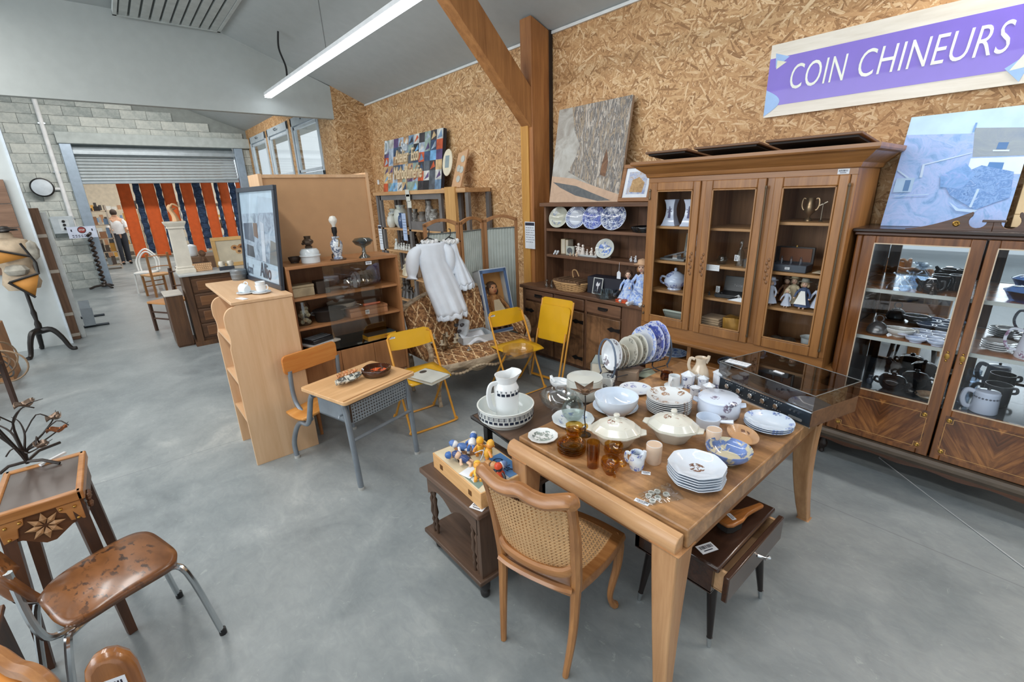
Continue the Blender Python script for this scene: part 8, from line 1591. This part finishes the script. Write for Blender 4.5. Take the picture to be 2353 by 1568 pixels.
MB().box(-.03, -.01, -.02, .02, -1.28, .0).build('sign_post', GALV, t) if False else None
b = MB(); b.box(-.45, -.01, -.02, .02, -.1, -.06); b.build('bracket', GALV, t)
t = thing('spiral_stand', 'dark barley twist floor lamp stand by the far shutter', 'lamp', (-14.6, -.42, 0)); b = MB(); b.tube([(.03 * math.cos(a), .03 * math.sin(a), .12 + a * .018) for a in [i * .5 for i in range(130)]], .028, 6); b.build('twisted_stem', paint(50, 40, 34, .4), t); MB().lathe([(0, .03), (.06, .03), (.08, .06), (.05, .1), (.06, .13), (0, .13)], 14).build('base', paint(50, 40, 34, .4), t)
for k in range(3): b = MB(); b.M = Rz(k * 2.09 + .5); b.tube([(.04, 0, .07), (.18, 0, .05), (.28, 0, .01)], .025, 7); b.build('foot', paint(44, 36, 30, .4), t)
t = thing('wrapped_pole', 'tall brown wrapped timber bound with pale tape bands by the partition', 'timber', (-9.16, -.76, 0)); MB().box(-.06, .06, -.05, .06, 0, 1.86).build('timber', wood((96, 70, 54), (134, 102, 80), 'z', .6, .7), t, bev=.006)
for z in (.05, .36, .98, 1.47): MB().box(-.064, .064, -.054, .064, z, z + .045).build('tape_band', paint(186, 176, 164, .6), t)
b = MB(); b.box(-.03, .0, -.02, .05, 0, 1.8); b.box(-.05, .02, .0, .05, 0, .05); solo('white_profile', 'white plastic profile leaning behind the wrapped timber', 'profile', b, paint(206, 214, 216, .4), (-9.2, -.69, 0))
for k, (x, y, lb) in enumerate(((-9.9, -.72, 'grey folded rack foot nearest the wrapped timber'), (-10.8, -.78, 'grey folded rack foot behind the nearer one'))):
    t = thing('folded_rack', lb, 'rack', (x, y, 0)); b = MB(); b.tube([(0, 0, .02), (0, .35, .02)], .02, 6); b.build('bar', paint(70, 78, 86, .4, .4), t); b = MB(); b.bar((.05, .12, .03), (-.15, .12, .28), .14, .02); b.build('plate', paint(110, 120, 128, .4, .4), t)
# ================= bust on tripod and things at the left edge =================
t = thing('dress_form', 'old dress form on a black tripod hung with orange triangles', 'mannequin', (-8.55, -1.02, 0)); BKW = paint(28, 25, 24, .4)
b = MB(); b.lathe([(.03, .30), (.035, .4), (.02, .45), (.03, .55), (.02, .6), (.02, .85), (0, .86)], 12); b.build('pole', BKW, t)
for a, l in ((1.2, .3), (3.4, .25), (-.55, .3)): b = MB(); b.M = Rz(a); b.tube(smooth_path([(.0, 0, .3), (.12, 0, .31), (.2, 0, .2), (.26, 0, .04), (.32, 0, .02)], 4), [.04, .04, .04, .038, .036, .034, .032, .03, .03, .028, .028, .026, .026, .026, .026, .026, .026], 8); b.build('tripod_foot', BKW, t)
b = MB(); b.lathe([(0, .85), (.13, .87), (.16, .95), (.125, 1.1), (.12, 1.15), (.17, 1.3), (.18, 1.4), (.15, 1.48), (.06, 1.52), (.05, 1.58), (0, 1.59)], 20, sy=1.15, sx=.8); b.build('torso', paint(196, 176, 150, .8, 0, .15), t)
for pts, nm in (([(.17, -.25, 1.42), (.17, .16, 1.28), (.17, -.12, 1.22)], 'orange_triangle'), ([(.17, -.08, .98), (.17, .19, 1.06), (.17, .09, .78)], 'orange_triangle')): b = MB(); b.add(pts, [(0, 1, 2)]); b.build(nm, paint(206, 142, 66, .7), t, solid=.01)
b = MB()
for q in ([(.18, -.25, 1.44), (.18, .18, 1.28)], [(.18, .12, 1.45), (.18, .2, 1.2), (.18, .19, 1.06)], [(.18, -.09, .99), (.18, .2, 1.07)], [(.18, -.1, .99), (.18, .09, .77)]): b.tube(q, .014, 6)
b.build('black_trim', BKW, t); b = MB(); b.ball((0, .0, 1.62), .07, 10, (1, 1, .6)); b.lathe([(.13, 1.6), (.12, 1.62), (.0, 1.64)], 14); b.build('black_hat', BKW, t); b = MB(); b.ball((.08, .2, 1.35), .08, 8, (.6, .8, 1.6)); b.ball((.1, .0, 1.12), .1, 8, (.7, 1.2, .8)); b.build('patterned_cloth', paint(176, 172, 160, .8, 0, .25), t)
p = at(20, 840, z=0); t = box_item('cardboard_crate', 'tan wooden crate with white cloth at the left edge of the photo', 'crate', (-7.6, -1.46, 0), .5, .5, .62, paint(176, 128, 86, .7, 0, .1)); b = MB(); b.grid(lambda u, v: (-.24 + .48 * u, -.24 + .48 * v, .63 + .015 * math.sin(u * 9) * math.sin(v * 7)), 8, 8); b.build('cloth', paint(200, 204, 204, .8), t, solid=.01)
t = thing('wire_coils', 'heap of bent rattan and wire hoops at the left edge', 'hoops', (-7.05, -1.30, 0)); r_ = random.Random(3)
for k in range(9): b = MB(); c = Vector((r_.uniform(-.1, .1), r_.uniform(-.16, .1), .22 + r_.uniform(-.05, .2))); rr = r_.uniform(.14, .24); b.M = T(*c) @ Rz(r_.uniform(0, 3)) @ Rx(r_.uniform(.6, 1.6)); b.tube([(rr * math.cos(a), rr * .8 * math.sin(a), 0) for a in [2 * PI * i / 26 for i in range(26)]], .009, 5, closed=True); b.build('hoop', paint(*[(120, 96, 74), (86, 84, 82), (150, 126, 100)][k % 3], .6), t)
t = wchair('dark bentwood chair cut by the left edge of the photo', (-6.35, -1.38, 0), R(-30), paint(70, 46, 34, .45), paint(84, 58, 42, .5))
# ================= left foreground =================
M_WN = wood((70, 44, 28), (116, 76, 46), 'y', .6, .4); M_WNZ = wood((52, 32, 22), (92, 58, 36), 'z', .6, .4); M_HON = wood((150, 96, 48), (190, 134, 80), 'y', .6, .35)
nt_ = thing('carved_side_table', 'dark side table with a carved flower on its apron at the left edge', 'table', (-2.64, -.475, 0)); NZ = .72
wm(nt_).box(-2.85, -2.455, -.60, -.355, NZ - .03, NZ - .004).build('tabletop', paint(84, 72, 66, .3), nt_); b = wm(nt_)
for a in ((-2.47, -2.44, -.61, -.34), (-2.87, -2.84, -.61, -.34)): b.box(a[0], a[1], a[2], a[3], NZ - .04, NZ + .004)
for a in ((-2.87, -2.44, -.36, -.335), (-2.87, -2.44, -.615, -.59)): b.box(a[0], a[1], a[2], a[3], NZ - .04, NZ + .004)
b.build('top_edge', M_HON, nt_, bev=.006)
b = wm(nt_); pts = [(-.60, NZ - .04), (-.36, NZ - .04), (-.36, NZ - .13), (-.40, NZ - .14), (-.46, NZ - .185), (-.49, NZ - .185), (-.55, NZ - .14), (-.60, NZ - .13)]; b.prism_x(pts, -2.475, -2.455); b.build('apron', M_WN, nt_); b = wm(nt_); b.box(-2.85, -2.46, -.362, -.345, NZ - .13, NZ - .04); b.build('side_apron', M_WN, nt_)
for s, y in ((1, -.355), (-1, -.60)):
    b = wm(nt_); b.prism_x([(y, NZ - .04), (y - s * .075, NZ - .04), (y - s * .07, NZ - .07), (y - s * .052, NZ - .08), (y - s * .045, NZ - .12), (y, NZ - .13)], -2.455, -2.445); b.build('corner_plate', M_HON, nt_, bev=.003)
    for q in ((.02, .06), (.062, .055), (.02, .115)): b = wm(nt_); b.ball((-2.444, y - s * q[0], NZ - q[1]), .007, 7); b.build('brass_stud', BRASS, nt_)
b = wm(nt_)
for k in range(8): a = k * PI / 4; b.M = inv(nt_) @ T(-2.452, -.475, NZ - .105) @ Rx(a); b.add([(0, .008, 0), (.006, .03, .012), (.004, .062, 0), (.006, .03, -.012), (.012, .03, 0)], [(0, 1, 4), (1, 2, 4), (2, 3, 4), (3, 0, 4)])
o_ = b.build('carved_flower', wood((150, 110, 72), (196, 154, 110), 'y', 1, .5), nt_)
for x, y, dx, dy in ((-2.48, -.375, .11, .04), (-2.82, -.375, .06, .04), (-2.48, -.58, .09, -.03), (-2.82, -.58, .06, -.03)): b = wm(nt_); b.bar((x, y, NZ - .04), (x + dx, y + dy, 0), .045, .045, .032, .032); b.build('leg', M_WNZ, nt_)
b = wm(nt_); r_ = random.Random(6)
for k in range(14): b.ball((-2.50 + r_.uniform(-.03, .03), -.332, NZ - .075 + r_.uniform(-.04, .04)), .011, 6)
o_ = b.build('grape_carving', M_WN, nt_); o_['kind'] = 'stuff'
tr = thing('metal_tree', 'dark wire tree sculpture with copper leaves on the carved side table', 'sculpture', (*at(65, 1068, z=NZ).xy, NZ - .003), R(30)); WR = paint(50, 42, 38, .5, .4); CP = paint(150, 92, 56, .35, .7, .2)
for a, pts in ((0, [(0, 0, .02), (.08, .02, .03), (.14, .05, .005)]), (2.1, [(0, 0, .02), (.1, .02, .02), (.2, .0, .005)]), (4.2, [(0, 0, .02), (.06, 0, .02), (.09, .02, .005)])): b = MB(); b.M = Rz(a); b.tube(pts, .007, 6); b.build('root', WR, tr)
r_ = random.Random(9); tips = []
for k in range(9):
    a = k * .75; e = .10 + .03 * (k % 3); h = .10 + .028 * k; pts = [(0, 0, .01), (.012 * math.cos(a), .012 * math.sin(a), .07), (e * .5 * math.cos(a), e * .5 * math.sin(a), h * .75), (e * math.cos(a + .3), e * math.sin(a + .3), h), (1.35 * e * math.cos(a + .5), 1.35 * e * math.sin(a + .5), h + .02)]
    b = MB(); b.tube(smooth_path(pts, 4), [.0075 - .0004 * i for i in range(17)], 6); b.tube(smooth_path([pts[2], (e * .9 * math.cos(a - .6), e * .9 * math.sin(a - .6), h + .03), (e * 1.2 * math.cos(a - .8), e * 1.2 * math.sin(a - .8), h + .01)], 3), .003, 5); b.build('branch', WR, tr); tips.append(pts[-2])
for k, p_ in enumerate(tips):
    if k % 4 == 3: continue
    b = MB(); b.M = T(*p_) @ Rz(k) @ Rx(.2 * (k % 3 - 1)); b.grid(lambda u, v: ((u - .5) * .075, (v - .5) * .055 * math.sin(PI * (u * .9 + .05)), .008 * math.sin(u * 8) + .015 * (2 * v - 1) ** 2), 8, 5); b.build('copper_leaf', CP if k % 2 else paint(110, 92, 78, .35, .6), tr, solid=.001)
b = MB(); b.M = Rz(.2); b.bar((0, -.055, .006), (0, .055, .006), .014, .01); p = at(122, 1056, z=NZ); solo('white_strip', 'short white plastic strip lying on the carved side table', 'strip', b, WHITE, (p.x, p.y, NZ - .003), R(30))
# leather and chrome chair
lcx, lcy, lrz = -2.19, -.31, R(18.4)
lf = thing('chrome_chair', 'brown leatherette chair with chrome tube legs in the left foreground', 'chair', (lcx, lcy, 0), lrz)
def m_leather():
    t = NT('leatherette'); v = t.co(scale=(1, 1.7, 1)); n = t.noise(v, 7, 3); sp = t.noise(v, 26, 3, .6); m = t.math('MULTIPLY', t.ramp(sp, [(.54, (0, 0, 0, 1)), (.6, (1, 1, 1, 1))]), t.ramp(n, [(.45, (0, 0, 0, 1)), (.6, (1, 1, 1, 1))]))
    col = t.mix(m, t.ramp(n, [(.3, rgb(98, 60, 32)), (.6, rgb(134, 86, 48))]), rgb(64, 40, 26)); t.bump(sp, .1, .003); return t.set(col, .28, 0, Coat_Weight=.4, Coat_Roughness=.15)
M_LEA = m_leather()
def seatL(u, v):
    a, q = 2 * u - 1, 2 * v - 1; w = .165 + .025 * v; e = 4.6; 
    rr = (abs(a) ** e + abs(q) ** e) ** (1 / e); mx_ = max(abs(a), abs(q), 1e-6); k = mx_ / max(rr, 1e-6)
    return (a * k * w, q * k * .19, .445 + .012 * (1 - mx_ ** 4) - .018 * q * q * (1 if q < 0 else .5) + .006 * q)
b = MB(); b.grid(seatL, 21, 21); b.build('seat_pad', M_LEA, lf, solid=.034, ang=60)
b = MB()
def backL(u, v): a = 2 * u - 1; q = 2 * v - 1; k = (1 - .25 * max(0, abs(q)) ** 3); return (a * .17 * k, -.235 - .03 * q - .05 * (1 - a * a), .67 + .09 * q)
b.grid(backL, 14, 9); b.build('backrest', M_LEA, lf, solid=.025, ang=60)
for s in (-1, 1):
    b = MB(); b.tube(smooth_path([(s * .09, .05, .41), (s * .12, .13, .41), (s * .17, .185, .38), (s * .2, .235, 0.02)], 5), .0125, 8); b.build('front_leg', CHROME, lf); b = MB(); b.lathe([(.015, 0), (.015, .03), (0, .03)], 10, (s * .2, .238, 0)); b.build('rubber_tip', BLACK, lf)
    b = MB(); b.tube(smooth_path([(s * .09, .05, .41), (s * .13, -.15, .40), (s * .17, -.2, .36), (s * .19, -.26, .0)], 5), .0125, 8); b.build('rear_leg', CHROME, lf); b = MB(); b.tube(smooth_path([(s * .09, -.05, .41), (s * .14, -.2, .42), (s * .155, -.245, .5), (s * .15, -.25, .74)], 5), .0125, 8); b.build('back_tube', CHROME, lf)
# dark cupboard, orange chair, rounded chair back
p = at(20, 1480, z=.45); t = thing('brown_cupboard', 'dark brown wooden cupboard side low at the left edge', 'cupboard', (-2.08, -.79, 0)); MB().box(-.2, .14, -.16, .16, .05, .42).build('body', M_WNZ, t, bev=.004); MB().box(-.21, .15, -.17, .17, .42, .44).build('cupboard_top', M_WN, t, bev=.004)
for x, y in ((-.17, -.13), (.11, -.13), (-.17, .13), (.11, .13)): MB().box(x - .02, x + .02, y - .02, y + .02, 0, .05).build('foot', M_WNZ, t)
q = [at(0, 1512, z=.80), at(112, 1568, z=.80)]
oc = thing('orange_chair', 'carved chair back with orange upholstery at the bottom left corner', 'chair', (-1.50, -.455, 0), R(210))
b = MB(); b.tube(smooth_path([(-.22, 0, .5), (-.22, 0, .74), (-.17, 0, .80), (-.08, 0, .785), (0, 0, .80), (.08, 0, .785), (.17, 0, .795), (.22, 0, .74), (.22, 0, .5)], 5), .02, 8); b.build('back_frame', M_BEEX, oc); b = MB(); b.grid(lambda u, v: ((u - .5) * .40, .012, .5 + .27 * v), 6, 6); b.build('back_pad', paint(206, 130, 44, .8, 0, .06), oc, solid=.03); b = MB(); b.prism(rrect(-.23, .23, 0, .42, .06), .40, .47); b.build('seat_pad', paint(206, 130, 44, .8, 0, .06), oc, bev=.015)
for x, y in ((-.21, .0), (.21, 0), (-.2, .4), (.2, .4)): b = MB(); b.tube([(x, y, .5 if y == 0 else .42), (x, y, 0)], [.02, .013], 8); b.build('leg', M_BEE, oc)
p = at(252, 1530, z=.80); rc = thing('rounded_chair', 'rounded brown wooden chair back with barcode label at the bottom edge', 'chair', (p.x, p.y, 0), R(255))
RB = wood((120, 74, 38), (168, 112, 64), 'z', .8, .25, 0, .4)
b = MB(); b.prism_y([(-.05, .5), (-.05, .78), (-.042, .815), (-.022, .84), (0, .847), (.022, .84), (.042, .815), (.05, .78), (.05, .5)], -.022, .022); b.build('back_splat', RB, rc, bev=.016); price_tag(rc, T(.0, .0225, .755) @ Rz(PI) @ Rx(PI / 2), .06, .05); b = MB(); b.prism(rrect(-.2, .2, 0, .4, .06), .42, .46); b.build('seat', RB, rc, bev=.008)
MB().box(-.19, .19, -.02, .02, .46, .52).build('lower_rail', RB, rc, bev=.008)
for x, y in ((-.17, .02), (.17, .02), (-.17, .37), (.17, .37)): b = MB(); b.tube([(x, y, .43), (x * 1.1, y, 0)], [.02, .014], 8); b.build('leg', RB, rc)
# cord on the floor at right
a_ = at(2020, 1052, z=.004); c_ = at(2353, 1304, z=.004); b = MB(); b.tube([(a_.x, a_.y + .12, .004), (a_.x, a_.y, .004), ((a_.x + c_.x) / 2 - .01, (a_.y + c_.y) / 2, .004), (c_.x + .3, c_.y - .27, .004)], .0028, 5); solo('floor_string', 'thin white cord lying across the floor before the mahogany cabinet', 'cord', b, paint(196, 200, 202, .6))
# ================= room beyond the shutter =================
def store_shelf(label, x, y, w, seed, rz=0):
    t = thing('store_shelf', label, 'shelf', (x, y, 0), rz); r_ = random.Random(seed)
    for yy in (-w / 2, w / 2): MB().box(-.2, .2, yy - .02, yy + .02, 0, 1.9).build('upright', paint(206, 196, 180, .6), t)
    for z in (.1, .5, .9, 1.3, 1.7): MB().box(-.2, .2, -w / 2, w / 2, z, z + .03).build('shelf', paint(206, 190, 166, .6), t)
    b = MB(); ms = [paint(*c, .6) for c in ((206, 206, 200), (96, 84, 74), (200, 150, 70), (120, 150, 180), (60, 56, 54), (176, 130, 96), (150, 160, 164))]
    for z in (.13, .53, .93, 1.33, 1.73):
        yy = -w / 2 + .04
        while yy < w / 2 - .12: q = r_.uniform(.05, .16); h = r_.uniform(.08, .3); b.mi = r_.randrange(7); b.box(-.12, .18, yy, yy + q, z, z + h); yy += q + r_.uniform(.01, .05)
    o_ = b.build('goods', ms, t); o_['kind'] = 'stuff'; return t
store_shelf('crowded store shelf left of the orange strips beyond the shutter', -19.0, -.35, .7, 1); store_shelf('crowded store shelf far behind the person beyond the shutter', -22.0, .1, 1.6, 2); store_shelf('crowded store shelf behind the orange strips', -21.5, 2.0, 1.8, 3); store_shelf('crowded store shelf at the right behind the strips', -21.0, 3.5, 1.0, 4)
pe = thing('person', 'person in white top and dark trousers seen from behind beyond the shutter', 'person', (-20.1, .15, 0), R(15))
def skin_body(name, verts, edges, radii, mat, parent, sub=2):
    me = bpy.data.meshes.new(name); me.from_pydata(verts, edges, []); me.materials.append(mat); o = bpy.data.objects.new(name, me); COL.objects.link(o); o.parent = parent
    md = o.modifiers.new('skin', 'SKIN'); md.use_smooth_shade = True
    for i, r in enumerate(radii): me.skin_vertices[0].data[i].radius = (r, r) if not isinstance(r, tuple) else r
    me.skin_vertices[0].data[0].use_root = True
    s = o.modifiers.new('sub', 'SUBSURF'); s.levels = 1; s.render_levels = sub; return o
bpy.context.view_layer.update()
vs = [(0, 0, .95), (0, 0, 1.12), (.02, 0, 1.3), (.03, 0, 1.44), (.05, 0, 1.53), (.07, 0, 1.62), (0, -.09, .9), (.03, -.1, .5), (-.02, -.1, .09), (.1, -.1, .04), (0, .09, .9), (-.03, .1, .5), (-.08, .1, .09), (.04, .1, .04), (.03, -.19, 1.4), (.1, -.23, 1.16), (.28, -.2, 1.1), (.03, .19, 1.4), (.1, .23, 1.16), (.28, .2, 1.08)]
es = [(0, 1), (1, 2), (2, 3), (3, 4), (4, 5), (0, 6), (6, 7), (7, 8), (8, 9), (0, 10), (10, 11), (11, 12), (12, 13), (3, 14), (14, 15), (15, 16), (3, 17), (17, 18), (18, 19)]
def mk(nm, m, parent, scale=1.0):
    me = bpy.data.meshes.new(nm); me.from_pydata(vs, es, []); me.materials.append(m); o = bpy.data.objects.new(nm, me); COL.objects.link(o); o.parent = parent
    o.modifiers.new('skin', 'SKIN'); return o
o_ = mk('body', paint(206, 160, 130, .6), pe); rad = [.15, .14, .16, .13, .06, .095, .10, .065, .045, .04, .10, .065, .045, .04, .06, .045, .032, .06, .045, .032]
try:
    if not o_.data.skin_vertices:
        pass
    for i, r in enumerate(rad): o_.data.skin_vertices[0].data[i].radius = (r, r)
    o_.data.skin_vertices[0].data[0].use_root = True
except Exception as ex: print('skin', ex)
sm = o_.modifiers.new('sub', 'SUBSURF'); sm.levels = 1; sm.render_levels = 2
MB().lathe([(.168, .98), (.17, 1.1), (.185, 1.25), (.19, 1.36), (.14, 1.45), (.07, 1.49)], 20, sx=.85, sy=1.08).build('white_top', paint(226, 230, 232, .8), pe, ang=80)
for y in (-.2, .2): b = MB(); b.tube(smooth_path([(.03, y * .75, 1.41), (.05, y * 1.08, 1.3), (.1, y * 1.16, 1.17)], 3), [.075, .074, .072, .07, .066, .064, .062], 10); b.build('sleeve', paint(226, 230, 232, .8), pe)
for y, o2 in ((-.1, .03), (.1, -.03)): b = MB(); b.tube(smooth_path([(0, y * .8, 1.0), (o2 * .5, y, .75), (o2, y, .5), (o2 - .05, y, .08)], 4), [.125, .122, .118, .112, .106, .1, .095, .09, .086, .083, .08, .078, .076], 12); b.build('trouser_leg', paint(50, 54, 62, .8), pe)
b = MB(); b.ball((.05, 0, 1.655), .105, 12, (1, .9, 1.05)); b.build('hair', paint(60, 46, 38, .7), pe)
for y in (-.1, .1): b = MB(); b.ball((.05, y, .04), .05, 8, (2, .9, .8)); b.build('shoe', BLACK, pe)
